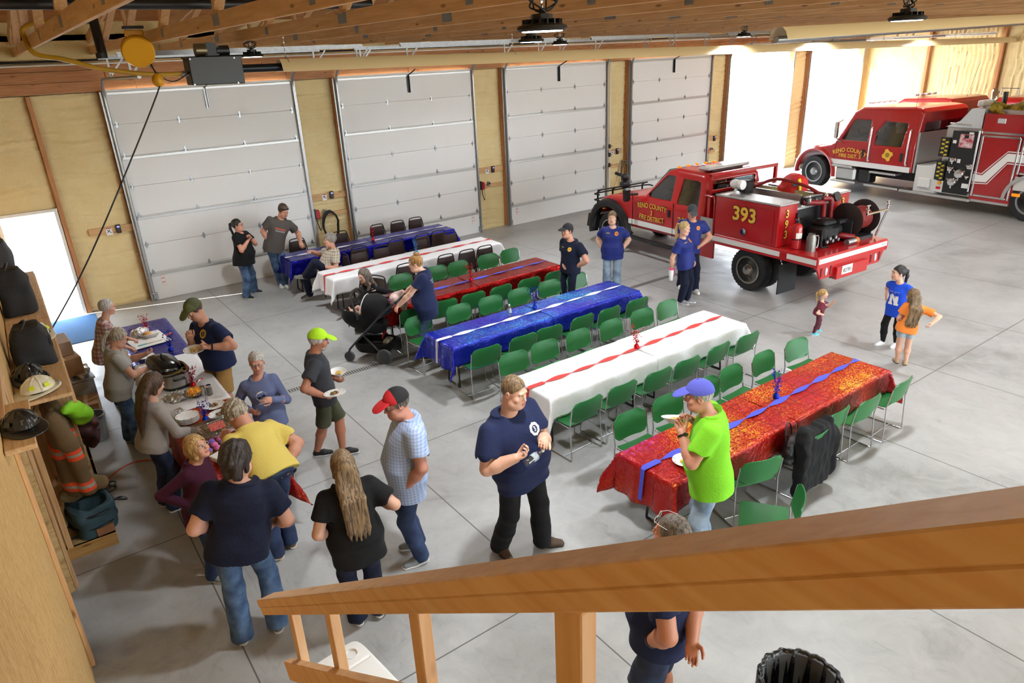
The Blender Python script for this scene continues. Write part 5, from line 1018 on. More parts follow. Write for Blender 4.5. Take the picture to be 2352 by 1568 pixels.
def helmet(label, loc, col, rz, group='fire helmets on the lockers'):
    t = thing('fire_helmet', label, 'helmet', loc, rz, group); S_ = 1.0; m = M('helmet_'+col, col, .3, coat=.3)
    s = SDF((-.2, -.24, -.02), (.2, .24, .2), .006); s.ell((0, 0, .03), np.eye(3), A(.115, .145, .13), 0)
    for a in np.linspace(0, PI, 5)[:-1]: R = rotz(a); s.chain([R @ A(.118*math.cos(u), .0, .03+.134*math.sin(u))*A(1, 1.22 if abs(a-PI/2) < .3 else 1.1, 1) for u in np.linspace(0, PI, 12)], .006, .006)
    s.plane((0, 0, .03), (0, 0, -1)); v, q = s.mesh(); npmesh('shell', v, q, m, None, t)
    s = SDF((-.22, -.26, -.03), (.22, .26, .08), .006); s.ell((0, -.025, .02), rotx(.10), A(.155, .215, .022), 0, p=2.3).ell((0, 0, .0), np.eye(3), A(.1, .13, .1), 0, 'sub'); v, q = s.mesh(); npmesh('brim', v, q, m, None, t)
    mb = MB()
    for k in range(6):
        a = k*PI/3+.4; R = rotz(a); mb.at((0, 0, 0), R); e = .5; c = A(.122*math.cos(e), 0, .03+.134*math.sin(e)); mb.prism([(-.028, -.02), (.028, -.02), (.02, .02), (-.02, .02)], 0, .003, c*A(1.12, 1, 1), np.stack([A(0, 1, 0), A(-math.sin(e), 0, math.cos(e)), A(math.cos(e), 0, math.sin(e))], 1))
    mb.build('reflective_patch', M('patch_'+col, '#d8e02a' if col != '#141414' else '#4a4636', .4), t)
    mb = MB(); mb.lathe([(.128, .02), (.132, .03), (.128, .04)], 24); mb.build('strap', BLACK, t); mb = MB(); mb.tube(bez([(-.1, .12, .03), (-.05, .165, .05), (.05, .165, .05), (.1, .12, .03)], 5), .012, 6); mb.build('goggles', M('goggle', '#b9b5a4', .2), t)
    return t
def lockers():
    g = 'pine gear lockers on the left wall'; x0, x1 = -2.34, -1.90
    ys = [-8.62, -7.72, -6.82, -5.92, -5.02, -4.12, -3.22]
    for i in range(6):
        y0, y1 = ys[i], ys[i+1]; t = thing('gear_locker', 'open pine gear locker %s' % ('nearest the grey door' if i == 0 else ['', 'second from the grey door', 'third from the grey door', 'fourth from the grey door', 'fifth from the grey door', 'farthest from the grey door'][i]), 'locker', (0, 0, 0), 0, g)
        mb = MB(); mb.box((-2.14 if i else -2.31, y0+.01, .92), (.38 if i else .05, .036, 1.56), b=.004); mb.build('side_board', LZ, t)
        mb = MB(); mb.box((-2.12, (y0+y1)/2, 1.70), (.44, y1-y0-.02, .036), b=.004); mb.build('shelf', LY, t); mb = MB(); mb.box((-1.905, (y0+y1)/2, 1.64), (.03, y1-y0-.04, .085), b=.004); mb.build('shelf_apron', LY, t)
        mb = MB(); mb.box((-2.13, (y0+y1)/2, .13), (.44, y1-y0-.01, .02)); mb.build('bench', M('osb_bench', '#c3a878', .7, var=(25, .7, '#a98550')), t); mb = MB(); mb.box((-1.925, (y0+y1)/2, .07), (.036, y1-y0-.01, .14), b=.004); mb.build('kick_board', LY, t)
        if i == 0: mb = MB(); mb.box((-2.13, y0+.02, .07), (.44, .036, .14), b=.004); mb.build('end_board', wood_mat('end_x', '#c39a5d', '#a77c42', 0), t)
        for k in range(3): mb = MB(); mb.tube([(-2.3, y0+.15+.25*k, .145), (-1.95, y0+.15+.25*k, .148)], .012, 6); mb.build('boot_rail', BLACK, t)
        for k in range(3): mb = MB(); mb.tube(bez([(-2.33, y0+.2+.2*k, 1.58), (-2.25, y0+.2+.2*k, 1.56), (-2.22, y0+.2+.2*k, 1.6)], 3), .006, 6); mb.build('coat_hook', BLACK, t)
    # shelf above the doorway with the near black helmet
    t = thing('wall_shelf', 'short pine shelf bracketed over the grey door', 'shelf', (0, 0, 0)); mb = MB(); mb.box((-2.26, -10.45, 2.28), (.17, .8, .036), b=.004); mb.build('shelf_board', LY, t); mb = MB(); mb.prism([(0, 0), (.14, 0), (0, -.14)], -.018, .018, (-2.35, -10.12, 2.262), np.stack([A(1, 0, 0), A(0, 0, 1), A(0, -1, 0)], 1)); mb.build('bracket', LZ, t)
    helmet('scuffed black fire helmet on the shelf over the grey door', (-2.235, -10.56, 2.30), '#141414', .4).scale = (.82, .82, .82); helmet('cream fire helmet with yellow patches on the nearest locker shelf', (-2.15, -8.42, 1.722), '#d8cfb4', -1.3); helmet('second cream fire helmet at the far end of the locker shelf', (-2.05, -6.65, 1.722), '#d8cfb4', .3); helmet('black fire helmet at the back of the nearest locker shelf', (-2.2, -8.02, 1.722), '#141414', .2)
    helmet('black fire helmet standing far back on the locker shelf', (-2.2, -4.6, 1.722), '#141414', 1.2)
    def pack(label, c, sz, h, seed, col='#19191b', ring=False):
        t = thing('gear_bag', label, 'bag', c, 0, 'black gear bags on the locker shelf'); s = SDF(-A(*sz)/2-A(.05, .05, .0), A(*sz)/2+A(.05, .05, h), .010); s.loft((0, 0, 0), np.eye(3), [(0, sz[0]/2, sz[1]/2, 0), (h*.7, sz[0]/2*.95, sz[1]/2*.9, 0), (h, sz[0]/2*.6, sz[1]/2*.6, 0)], 0, p=5).wrinkle(.012, 14, seed); v, q = s.mesh(); npmesh('bag_body', v, q, M('nylon_'+col, col, .7, bump=(80, .3)), None, t)
        mb = MB(); mb.tube(bez([(-.05, -sz[1]*.3, h*.95), (0, -sz[1]*.1, h*1.1), (0, sz[1]*.1, h*1.1), (-.05, sz[1]*.3, h*.95)], 4), .012, 6); mb.build('carry_strap', BLACK, t)
        if ring: mb = MB(); mb.lathe([(.035, 0), (.06, .0), (.06, .012), (.035, .012), (.035, 0)], 20, (sz[0]/2*.96, -.06, h*.5), frame((1, 0, 0))); mb.build('port_ring', M('ring_grey', '#3c3c3e', .5), t)
    pack('big black gear bag with a round port on the locker shelf', (-2.12, -7.45, 1.722), (.36, .52, .4), .38, 2, ring=True); pack('tall black gear bag farther along the locker shelf', (-2.15, -5.4, 1.722), (.36, .5, .4), .55, 3); pack('charcoal gear case at the far end of the locker shelf', (-2.2, -3.8, 1.722), (.24, .6, .4), .62, 4, '#3b3c40')
    coat('turnout_coat', 'tan turnout coat with orange stripes hanging in the nearest locker', (-2.12, -8.22, 1.50), '#6f5b3f', '#f0532a', 3, .95); coat('turnout_coat', 'tan turnout coat with yellow stripes hanging in the second locker', (-2.06, -7.25, 1.50), '#857350', '#cfe02a', 5, .8); coat('turnout_coat', 'brown turnout coat with orange stripes deep in the third locker', (-2.14, -6.2, 1.5), '#7a6545', '#f0532a', 8, .9)
    s = SDF((-2.3, -8.5, .9), (-1.6, -7.5, 1.6), .009); s.chain([(-2.0, -8.36, 1.46), (-1.93, -8.15, 1.38), (-1.88, -7.95, 1.2), (-1.87, -7.9, 1.12)], [.05, .085, .09, .05], .05).wrinkle(.02, 14, 4); v, q = s.mesh(); tag(npmesh('safety_vest', v, q, M('hi_vis', '#86cf1f', .7, bump=(50, .3)), None, None, (-1.95, -8.15, 1.2)), 'folded lime safety vest hanging over the tan coat', 'vest')
    s = SDF((-2.2, -7.9, .5), (-1.6, -7.2, 1.2), .010); s.chain([(-1.95, -7.62, 1.05), (-1.88, -7.55, .9), (-1.86, -7.5, .7)], [.09, .12, .09], .04).wrinkle(.03, 20, 6); v, q = s.mesh(); tag(npmesh('gear_harness', v, q, M('harness', '#2b2c30', .6, var=(22, .7, '#6b1f1f')), None, None, (-1.9, -7.55, .6)), 'dark breathing apparatus harness hanging in the second locker', 'harness')
    # bag on the bench
    t = thing('gear_bag', 'blue-grey open duffel bag on the nearest locker bench', 'bag', (-2.06, -8.36, .145), .25); s = SDF((-.28, -.3, 0), (.28, .3, .42), .009); s.loft((0, 0, 0), np.eye(3), [(0, .18, .22, 0), (.2, .2, .23, 0), (.3, .19, .22, 0)], 0, p=4).ell((0, 0, .3), np.eye(3), A(.15, .18, .12), .02, 'sub').wrinkle(.012, 18, 3); v, q = s.mesh(); npmesh('bag_body', v, q, M('bag_blue', '#34505c', .7, bump=(70, .3)), None, t)
    for z in (.1, .24): mb = MB(); mb.tube([(.21*math.cos(a), .245*math.sin(a), z) for a in np.linspace(0, 2*PI, 24, endpoint=False)], .014, 6, True, flat=.6); mb.build('strap', BLACK, t)
    mb = MB(); mb.tube(bez([(.18, -.15, .28), (.3, -.12, .2), (.33, .1, .12), (.2, .18, .08)], 6), .018, 6, flat=.5); mb.build('shoulder_strap', BLACK, t)
    s = SDF((-2.4, -8.5, .4), (-1.7, -7.9, .75), .010); s.chain([(-2.2, -8.3, .52), (-2.05, -8.22, .56), (-1.9, -8.25, .53)], [.09, .11, .08], .05).wrinkle(.025, 15, 9); v, q = s.mesh(); tag(npmesh('folded_jacket', v, q, M('jacket_tan', '#7d6a48', .9, bump=(50, .4)), None, None, (-2.05, -8.25, .45)), 'crumpled tan jacket lying on the blue-grey duffel bag', 'jacket')
    t = thing('wood_block', 'short wood offcut on the near end of the locker bench', 'wood', (-1.99, -8.56, .145), .1); mb = MB(); mb.box((0, 0, .045), (.16, .08, .09), b=.004); mb.build('block', M('offcut', '#9a6a48', .7), t)
    # boxes and bins beyond
    def bx(label, loc, sz, m, rz=0., group='boxes beside the lockers', open_=False):
        t = thing('cardboard_box', label, 'box', loc, rz, group); mb = MB(); mb.box((0, 0, sz[2]/2), sz, b=.006); mb.build('carton', m, t)
        mb = MB(); mb.box((0, 0, sz[2]+.001), (.05, sz[1], .002)); mb.build('tape', M('tape', '#c9b48c', .3), t)
    t = thing('storage_bin', 'grey-white bin under the cardboard boxes', 'bin', (-1.88, -4.75, 0), .1); mb = MB(); mb.box((0, 0, .24), (.5, .6, .48), b=.03); mb.build('bin_body', M('bin_grey', '#b4b3b2', .5), t); mb = MB(); mb.box((0, 0, .49), (.54, .64, .03), b=.01); mb.build('lid', M('bin_grey', '#b4b3b2', .5), t)
    bx('brown cardboard box on top of the grey-white bin', (-1.92, -4.75, .55), (.42, .5, .26), CARD, .15); bx('paler cardboard box, topmost of the stack beside the lockers', (-1.94, -4.6, .812), (.38, .46, .2), M('card_pale', '#bfa894', .85), .08); bx('low cardboard box on the floor in front of the bin', (-1.78, -5.32, 0), (.3, .4, .3), CARD, -.1)
    s = SDF((-2.0, -5.1, .48), (-1.55, -4.4, .8), .008); s.ell((-1.72, -4.9, .56), np.eye(3), A(.12, .2, .06), 0).wrinkle(.03, 26, 2); v, q = s.mesh(); tag(npmesh('foil_pans', v, q, FOIL, None, None, (-1.72, -4.8, .5), 30), 'crumpled foil pans on the grey-white bin', 'foil')
    t = thing('bucket', 'grey plastic bucket on the floor beside the lockers', 'bucket', (-1.78, -6.02, 0)); mb = MB(); mb.lathe([(.12, 0), (.15, .34), (.162, .345), (.162, .36), (.145, .36), (.118, .02), (0, .02)], 28); mb.build('pail', M('bucket_grey', '#8d9094', .45), t, 40); mb = MB(); mb.tube(bez([(-.15, 0, .33), (0, -.16, .30), (.15, 0, .33)], 8), .004, 6); mb.build('handle', STEEL, t)
    t = thing('food_carton', 'crumpled white food carton above the grey bucket', 'carton', (-1.9, -6.35, .40), .3); mb = MB(); mb.at((0, 0, 0), rotx(.25)); mb.lathe([(.07, 0), (.12, .1), (.123, .1), (.072, .004), (0, .004)], 4); mb.build('carton_body', PAPER, t, 0)
    tag(MB().tube(bez([(-1.86, -7.45, .03), (-1.8, -7.2, .02), (-1.55, -7.0, .012), (-1.3, -7.12, .012), (-1.0, -7.6, .012), (-.9, -8.1, .012)], 8), .008, 6).build('extension_cord', M('cord_orange', '#d9531e', .5), None, 180), 'orange extension cord running across the floor to the food tables', 'cord')
    tag(MB().tube([(-1.86+.07*math.cos(a*.9)+.03*math.sin(a*2.3), -7.5+.09*math.sin(a*.9), .025+.004*a) for a in np.linspace(0, 20, 70)], .008, 5).build('coiled_cord', BLACK, None, 180), 'tangle of black cord on the floor by the lockers', 'cord')
    mb = MB(); mb.box((-1.62, -1.0, .006), (1.0, 1.62, .012), b=.003); tag(mb.build('floor_mat', M('mat_blue', '#3c74b0', .95, bump=(160, .8), var=(70, .5)), None), 'blue entrance mat inside the open walk-through door', 'mat')
    mb = MB(); L = 8.4; mb.box((.66+L/2, -6.315, .002), (L, .13, .004))
    mb.mat(1)
    for k in range(int(L/.04)): mb.box((.68+.04*k, -6.315, .0045), (.014, .1, .0015))
    o = mb.build('trim_drain', [M('drain_frame', '#9c9b97', .5, .5), M('drain_slot', '#1d1d1d', .7)]); o['kind'] = 'structure'; o['label'] = 'slotted trench drain in the floor'
lockers()
# ---------- things on the walls and under the roof
def wallstuff():
    for k, (x, z) in enumerate(((-.31, 1.56), (4.18, 1.58), (8.76, 1.6), (13.35, 1.57), (17.88, 1.5))):
        wh = ['by the walk-through door', 'between the first and second garage doors', 'between the second and third garage doors', 'between the third and fourth garage doors', 'beside the open bay']; w = wh[k]
        t = thing('door_control', 'black garage door control box %s' % w, 'control box', (x, -.02, z), 0, 'garage door controls'); mb = MB(); mb.box((0, -.03, 0), (.085, .05, .17), b=.008); mb.build('housing', BLACK, t); mb = MB(); mb.box((0, -.056, .045), (.05, .003, .035)); mb.build('display', M('display_blue', '#8fa0d8', .3, emit=.6), t)
        for j, c in ((-.0, '#3a3f48'), (-.035, '#7a2020')): mb = MB(); mb.cyl((0, -.054, j), (0, -.062, j), .013, 10); mb.build('button', M('btn'+c, c, .5), t)
        if k < 4:
            t = thing('warning_sign', 'small white entrapment warning sign %s' % w, 'sign', (x-.17, -.022, z-.03), 0, 'garage door warning signs'); mb = MB(); mb.box((0, 0, 0), (.11, .004, .15)); mb.build('sign_board', PAPER, t); mb = MB()
            for a, b in (((-.03, .03), (.035, -.03)), ((.02, .035), (-.03, -.02))): mb.bar((a[0], -.004, a[1]), (b[0], -.004, b[1]), .012, .002, (0, 1, 0))
            mb.mat(1).box((0, -.003, .062), (.1, .002, .018)); mb.build('pictogram', [BLACK, LABEL], t)
    for x, z, w in ((3.75, 1.19, 'first and second'), (8.38, 1.21, 'second and third'), (17.53, 1.13, 'fourth and fifth')):
        t = thing('wall_charger', 'red and black charger with strap between the %s garage doors' % w, 'charger', (x, -.02, z), 0, 'red wall chargers'); mb = MB(); mb.box((0, -.04, 0), (.13, .09, .2), b=.015); mb.build('red_case', REDF, t); mb = MB(); mb.box((-.05, -.045, .02), (.06, .1, .22), b=.015); mb.build('black_side', BLACK, t)
        mb = MB(); mb.tube(bez([(-.02, -.05, -.1), (.0, -.05, -.25), (.05, -.05, -.38), (.07, -.04, -.25), (.06, -.05, -.06)], 5), .012, 6, flat=.4); mb.build('strap', BLACK, t)
        t = thing('outlet_box', 'grey electrical outlet box beside the red charger, %s doors' % w, 'outlet', (x+.22, -.02, z+.03), 0, 'wall outlets'); mb = MB(); mb.box((0, -.025, 0), (.08, .05, .11), b=.006); mb.build('outlet_housing', STEEL, t); mb = MB(); mb.cyl((0, -.05, .01), (0, -.09, .01), .022, 10); mb.build('plug', BLACK, t)
    def coil(label, x, z, rx, rz_, n, col, r, seed):
        rg = random.Random(seed); pts = []
        for i in range(n*18): a = i/18*2*PI; q = 1+.09*math.sin(i*.37)+rg.uniform(-.01, .01); pts.append((x+rx*q*math.cos(a)*(1 if math.sin(a) > 0 else .85), -.06-.05*(i/(n*18))-.02*math.sin(i*.21), z+rz_*q*math.sin(a)))
        t = thing('hose_coil', label, 'hose', (x, 0, z+rz_)); mb = MB(); mb.at(-A(x, 0, z+rz_)); mb.tube(pts, r, 6); mb.build('hose', M('hose'+col, col, .5), t, 180); mb = MB(); mb.box((0, -.06, .0), (.05, .14, .03), b=.006); mb.build('hook', BLACK, t)
    coil('black hose coiled on the foam wall between first and second garage doors', 4.04, .85, .2, .36, 6, '#17181a', .014, 1); coil('tan hose coiled beside the green hose near the fourth garage door', 13.62, .85, .13, .38, 8, '#8a7558', .014, 2); coil('green hose coiled in front of the fourth garage door', 13.98, .95, .16, .36, 6, '#157a58', .014, 3)
    t = thing('water_pipe', 'white plastic pipe with black valves between third and fourth garage doors', 'pipe', (13.03, -.03, 0)); mb = MB(); mb.cyl((0, -.02, .2), (0, -.02, 4.1), .022, 10); mb.build('pipe', PVC, t)
    for z in (1.75, 1.5, 1.2): mb = MB(); mb.cyl((0, -.02, z-.06), (0, -.02, z+.06), .035, 10); mb.box((.05, -.03, z), (.08, .02, .02)); mb.build('valve', BLACK, t)
    mb = MB(); mb.tube([(0, -.02, .5), (.15, -.03, .45), (.3, -.03, .7), (.35, -.03, 1.)], .008, 6); mb.build('copper_line', M('copper', '#b0764a', .3, .9), t)
    t = thing('conduit', 'white conduit and black cable running along the top of the door wall', 'conduit', (0, 0, 0)); mb = MB(); mb.cyl((-2.3, -.07, 4.60), (26.6, -.07, 4.60), .016, 8); mb.build('white_conduit', PVC, t); mb = MB(); mb.cyl((-2.3, -.08, 4.66), (26.6, -.08, 4.66), .02, 8); mb.build('black_cable', BLACK, t)
wallstuff()
def overhead():
    # radiant heater
    t = thing('tube_heater', 'long tan radiant tube heater with black burner box under the trusses', 'heater', (1.74, -5., 4.42)); sl = -.29/26.5
    t.rotation_euler = (0, -math.atan(sl), 0); L = 26.
    mb = MB(); pr = [(-.16, -.085), (-.155, -.06), (-.12, .03), (-.06, .085), (.06, .085), (.12, .03), (.155, -.06), (.16, -.085)]
    P = np.array([[(x, y, z) for y, z in pr] for x in np.linspace(0, L, 14)]); mb.sheet(P, .004); mb.build('reflector', TAN, t, 30)
    mb = MB(); mb.cyl((-.56, 0, -.02), (L, 0, -.02), .055, 14); mb.build('burner_tube', M('tube_black', '#1d2226', .35, .6), t)
    mb = MB(); mb.box((-.91, 0, -.03), (.70, .32, .36), b=.01); box = mb.build('burner_box', M('burner_black', '#121110', .4), t)
    for dx in (-.02, .3): 
        for dz in (-.17, .15): mb = MB(); mb.cyl((-1.2+dx*1.8, -.16, -.03+dz), (-1.2+dx*1.8, -.168, -.03+dz), .012, 8); mb.build('screw', STEEL, box)
    mb = MB(); mb.cyl((-.92, -.07, .22), (-.92, .05, .22), .11, 20); mb.cyl((-.92, .0, .13), (-.92, 0, .2), .05, 10); mb.cyl((-.85, -.02, .22), (-.68, -.02, .22), .065, 14); mb.build('blower', BLACK, t); mb = MB(); mb.cyl((-1.12, -.02, .23), (-.98, -.02, .23), .085, 16); mb.build('air_intake', M('intake_bronze', '#6d6148', .35, .8), t)
    for x in (.12, 4.2, 8.4, 12.6, 16.8, 21., 25.):
        mb = MB(); mb.tube([(x, -.165, -.09), (x, -.1, .06), (x, 0, .13), (x, .1, .06), (x, .165, -.09)], .005, 5)
        for k in range(9): mb.sph((x, 0, .15+.032*k), (.006, .012, .018), rotz(k*1.57), 6, 5)
        mb.build('hanger', STEEL, t)
    t = thing('tube_heater', 'second radiant tube heater with a bare silver tube, nearer the stairs', 'heater', (7.9, -9., 4.49)); t.rotation_euler = (0, -.0137, 0); mb = MB(); P = np.array([[(x, y, z+.05) for y, z in pr] for x in np.linspace(0, 17, 10)]); mb.sheet(P, .004); mb.build('reflector', TAN, t, 30); mb = MB(); mb.cyl((-.05, 0, -.03), (17, 0, -.03), .05, 14); mb.build('burner_tube', STEEL, t)
    # high bay lamps
    first = None
    names = ['nearest the viewer above the tall person', 'nearest the open bays above the red foil table', None, None, 'above the second garage door, behind the tan heater', 'beside the black burner box', 'beyond the tan heater above the red pickup truck', 'beyond the tan heater above the big fire engine', 'above the tanker truck', None, None, None, None]
    for i, (x, y) in enumerate(BAYS):
        lab = 'round black high bay lamp %s' % (names[i] or 'out of sight over the hall')
        if first is None:
            t = first = thing('high_bay_lamp', lab, 'lamp', (x, y, BAYZ), 0, 'high bay lamps'); mb = MB(); mb.lathe([(.0, .0), (.155, .0), (.165, .012), (.16, .03), (.12, .045), (.07, .05), (0, .05)], 32); mb.build('housing', M('lamp_black', '#1c1b18', .5), t, 40)
            mb = MB(); mb.lathe([(.0, -.004), (.13, -.004), (.135, .004), (0, .004)], 32); mb.build('lens', SKYW, t)
            mb = MB(); mb.lathe([(.07, .05), (.07, .1), (.02, .105), (.018, .135), (0, .135)], 8); 
            for k in range(16): a = k*PI/8; mb.box((.1*math.cos(a), .1*math.sin(a), .055), (.06, .008, .03), rotz(a))
            mb.build('driver', BLACK, t, 30)
            mb = MB(); rg = random.Random(2); mb.tube(bez([(.02*math.cos(k)+.09*math.cos(k*.8)+rg.uniform(-.02, .02), .04*math.sin(k*1.3), .17+.05*math.sin(k*.8)+rg.uniform(-.01, .01)) for k in range(26)], 3), .006, 5); mb.build('coiled_cord', BLACK, t, 180)
            mb = MB()
            for k in range(7): mb.sph((0, 0, .145+.03*k), (.006, .012, .018), rotz(k*1.57), 6, 5)
            mb.build('chain', STEEL, t)
        else: dup(first, (x, y, BAYZ), .7*i, lab)
    t = thing('gas_hose', 'yellow gas hose looping from the black pipe to the burner box', 'hose', (0, -5, 4.8)); mb = MB(); mb.at((0, 5, -4.8)); mb.tube(bez([(-.75, -5.0, 5.03), (-1.04, -4.85, 5.04), (-1.2, -4.75, 5.0), (-1.26, -4.75, 4.91), (-1.2, -4.85, 4.69), (-.92, -4.95, 4.61), (-.56, -5., 4.49), (-.15, -5., 4.41), (.2, -5., 4.38), (.42, -5., 4.38)], 6), .03, 10); mb.build('hose', M('gas_yellow', '#b58a1e', .45), t, 180); mb = MB(); mb.at((0, 5, -4.8)); mb.tube([(-.76, -5.0, 5.03), (-.50, -5.05, 5.03)], .03, 8); mb.mat(1).tube([(.40, -5, 4.38), (.5, -5, 4.38)], .035, 8); mb.build('fitting', [DARKST, STEEL], t)
    t = thing('gas_pipe', 'black steel gas pipe across the trusses with a drop near the first garage door', 'pipe', (0, -8.3, 5.)); mb = MB(); mb.at((0, 8.3, -5)); mb.cyl((-2.3, -8.2, 4.99), (1.75, -8.2, 4.99), .045, 12); mb.build('run_pipe', BLACK, t); mb = MB(); mb.at((0, 8.3, -5)); mb.cyl((-.52, -5.17, 5.1), (-.53, -5.3, 4.62), .055, 12); mb.cyl((-.54, -5.3, 4.66), (-.54, -5.3, 4.6), .065, 12); mb.build('drop_pipe', BLACK, t)
    t = thing('cord_reel', 'yellow retractable cord reel hanging above the food tables', 'reel', (-.20, -5.75, 4.66)); R = frame((-.17, -.9, -.35)); mb = MB(); mb.lathe([(0, -.06), (.17, -.06), (.185, -.04), (.185, .04), (.17, .06), (0, .06)], 28, (0, 0, 0), R); mb.build('reel_body', YEL, t, 30); mb = MB(); mb.box((0, 0, .2), (.2, .1, .06), b=.01); mb.box((-.08, 0, .14), (.02, .08, .14)); mb.box((.08, 0, .14), (.02, .08, .14)); mb.build('bracket', YEL, t); mb = MB(); mb.box((0, .0, .26), (.22, .12, .03)); mb.build('mount_plate', BLACK, t)
    mb = MB(); p0 = A(.1, -.06, -.15); mb.sph((.13, -.1, -.34), (.07, .07, .08), None, 14, 10); mb.build('cord_stop', YEL, t, 180)
    mb = MB(); mb.tube(bez([p0, (.13, -.1, -.34), (.06, -.15, -.52), (-.75, -.3, -1.75), (-1.3, -.3, -2.55), (-1.84, -.55, -3.16)], 8), .009, 6); mb.build('cord', BLACK, t, 180)
    mb = MB(); mb.tube(bez([(-.1, 0, .1), (.1, .1, -.15), (.3, .4, -.33), (.5, .6, -.36), (.75, .7, -.2), (.62, .72, -.08)], 6), .008, 6); mb.at((0, 0, 0)); tag(mb.build('power_cord', BLACK, None, 180, (0, 0, 0)), 'black power cord sagging between the yellow reel and the burner box', 'cord').location = (-.20, -5.75, 4.66)
overhead()
# ---------- stairs, rail, things near the viewer
def near():
    t = thing('stair_rail', 'pine stair handrail descending in the foreground', 'handrail', (-1.34, -12.9, 0)); D = nrm(A(.045, -.80, .596))
    def ln(y): return A(-1.40+(-12.88-y)*.044, y, 2.03+(-12.88-y)*.7305)
    a, b = ln(-12.83), ln(-16.4); up = nrm(np.cross(D, (1, 0, 0))); up = up if up[2] > 0 else -up
    mb = MB(); mb.at(-A(-1.34, -12.9, 0)); mb.bar(a+up*.019, b+up*.019, .09, .038, up, .003); mb.build('top_board', RAILM, t); mb = MB(); mb.at(-A(-1.34, -12.9, 0)); mb.bar(a-up*.019+D*.03, b-up*.019, .09, .038, up, .003); mb.build('lower_board', RAILM, t)
    off = A(0, 0, -.42); mb = MB(); mb.at(-A(-1.34, -12.9, 0)); mb.bar(ln(-13.12)+off+A(-.03, 0, .04), b+off+A(-.03, 0, .04), .04, .09, up, .003); mb.build('mid_rail', RAILM, t)
    for y in (-13.22, -13.72, -14.42, -15.02, -15.75):
        p = ln(y); mb = MB(); mb.at(-A(-1.34, -12.9, 0)); z0 = max(p[2]-1.12, 0.02); mb.box((p[0]+.008, p[1], (p[2]-.045+z0)/2), (.038, .06 if y != -15.02 else .075, p[2]-.045-z0), b=.003); mb.build('baluster', wood_mat('rail_pine_z', '#dfbb92', '#cf9f70', 2, .8, .55) if 'rail_pine_z' not in MATS else MATS['rail_pine_z'], t)
    t = thing('staircase', 'pine staircase under the foreground handrail', 'stairs', (-1.85, -13, 0)); mb = MB(); mb.at(-A(-1.85, -13, 0)); mb.bar((-1.39, -11.75, .0), (-1.39, -16.6, 3.55), .04, .26, (0, 0, 1)); mb.build('stringer', RAILM, t)
    for k in range(14): mb = MB(); mb.at(-A(-1.85, -13, 0)); mb.box((-1.87, -11.85-.25*k, .19+.183*k), (.92, .28, .04), b=.004); mb.build('tread', RAILM, t)
    t = thing('cooler', 'white plastic cooler with a cup holder in its lid beside the stairs', 'cooler', (-.83, -12.17, 0), .12); mb = MB(); mb.box((0, 0, .18), (.42, .78, .34), b=.03); mb.build('body', WHITE, t)
    s = SDF((-.26, -.46, .33), (.26, .46, .46), .006); s.ell((0, 0, .385), np.eye(3), A(.235, .425, .032), 0, p=9).cap((.12, .31, .425), (.12, .31, .44), .042, None, 0, 'sub').cap((-.2, .2, .42), (.2, .2, .42), .01, None, .01, 'sub').cap((-.12, -.2, .42), (-.12, .1, .42), .01, None, .01, 'sub'); v, q = s.mesh(); npmesh('lid', v, q, WHITE, None, t, ang=60); mb = MB(); mb.lathe([(.034, .40), (.052, .40), (.052, .425), (.044, .425), (.044, .405)], 20, (.12, .31, 0)); mb.build('cup_holder', WHITE, t)
    for sg in (-1, 1): mb = MB(); mb.tube(bez([(-.1, sg*.4, .28), (-.1, sg*.44, .25), (.1, sg*.44, .25), (.1, sg*.4, .28)], 4), .012, 6); mb.build('handle', WHITE, t)
    t = thing('trash_can', 'round trash can with black bag liner at the bottom edge of the picture', 'trash can', (1.30, -14.14, 0)); mb = MB(); mb.lathe([(.2, 0), (.235, .70), (.25, .72), (.25, .74), (.225, .73), (.19, .02), (0, .02)], 36); mb.build('can_body', M('can_grey', '#5a5c5e', .5), t, 40)
    n = 90; P = []
    for i in range(n):
        a = 2*PI*i/n; w = .006*math.sin(a*13)+.005*math.sin(a*29+1); c = A(math.cos(a), math.sin(a), 0); P.append([c*(.262+w*2.2)+A(0, 0, .46+.03*math.sin(a*5)), c*(.258+w*1.6)+A(0, 0, .62), c*(.262+w)+A(0, 0, .74), c*(.25+w)+A(0, 0, .757), c*(.232+w)+A(0, 0, .745), c*(.215+w*2)+A(0, 0, .55), c*(.19+w*2)+A(0, 0, .25), c*.05+A(0, 0, .18)])
    mb = MB(); mb.grid(np.array(P), True); mb.build('bag_liner', M('bag_black', '#0d0d0f', .22, bump=(30, .5), coat=.2), t, 180)
near()
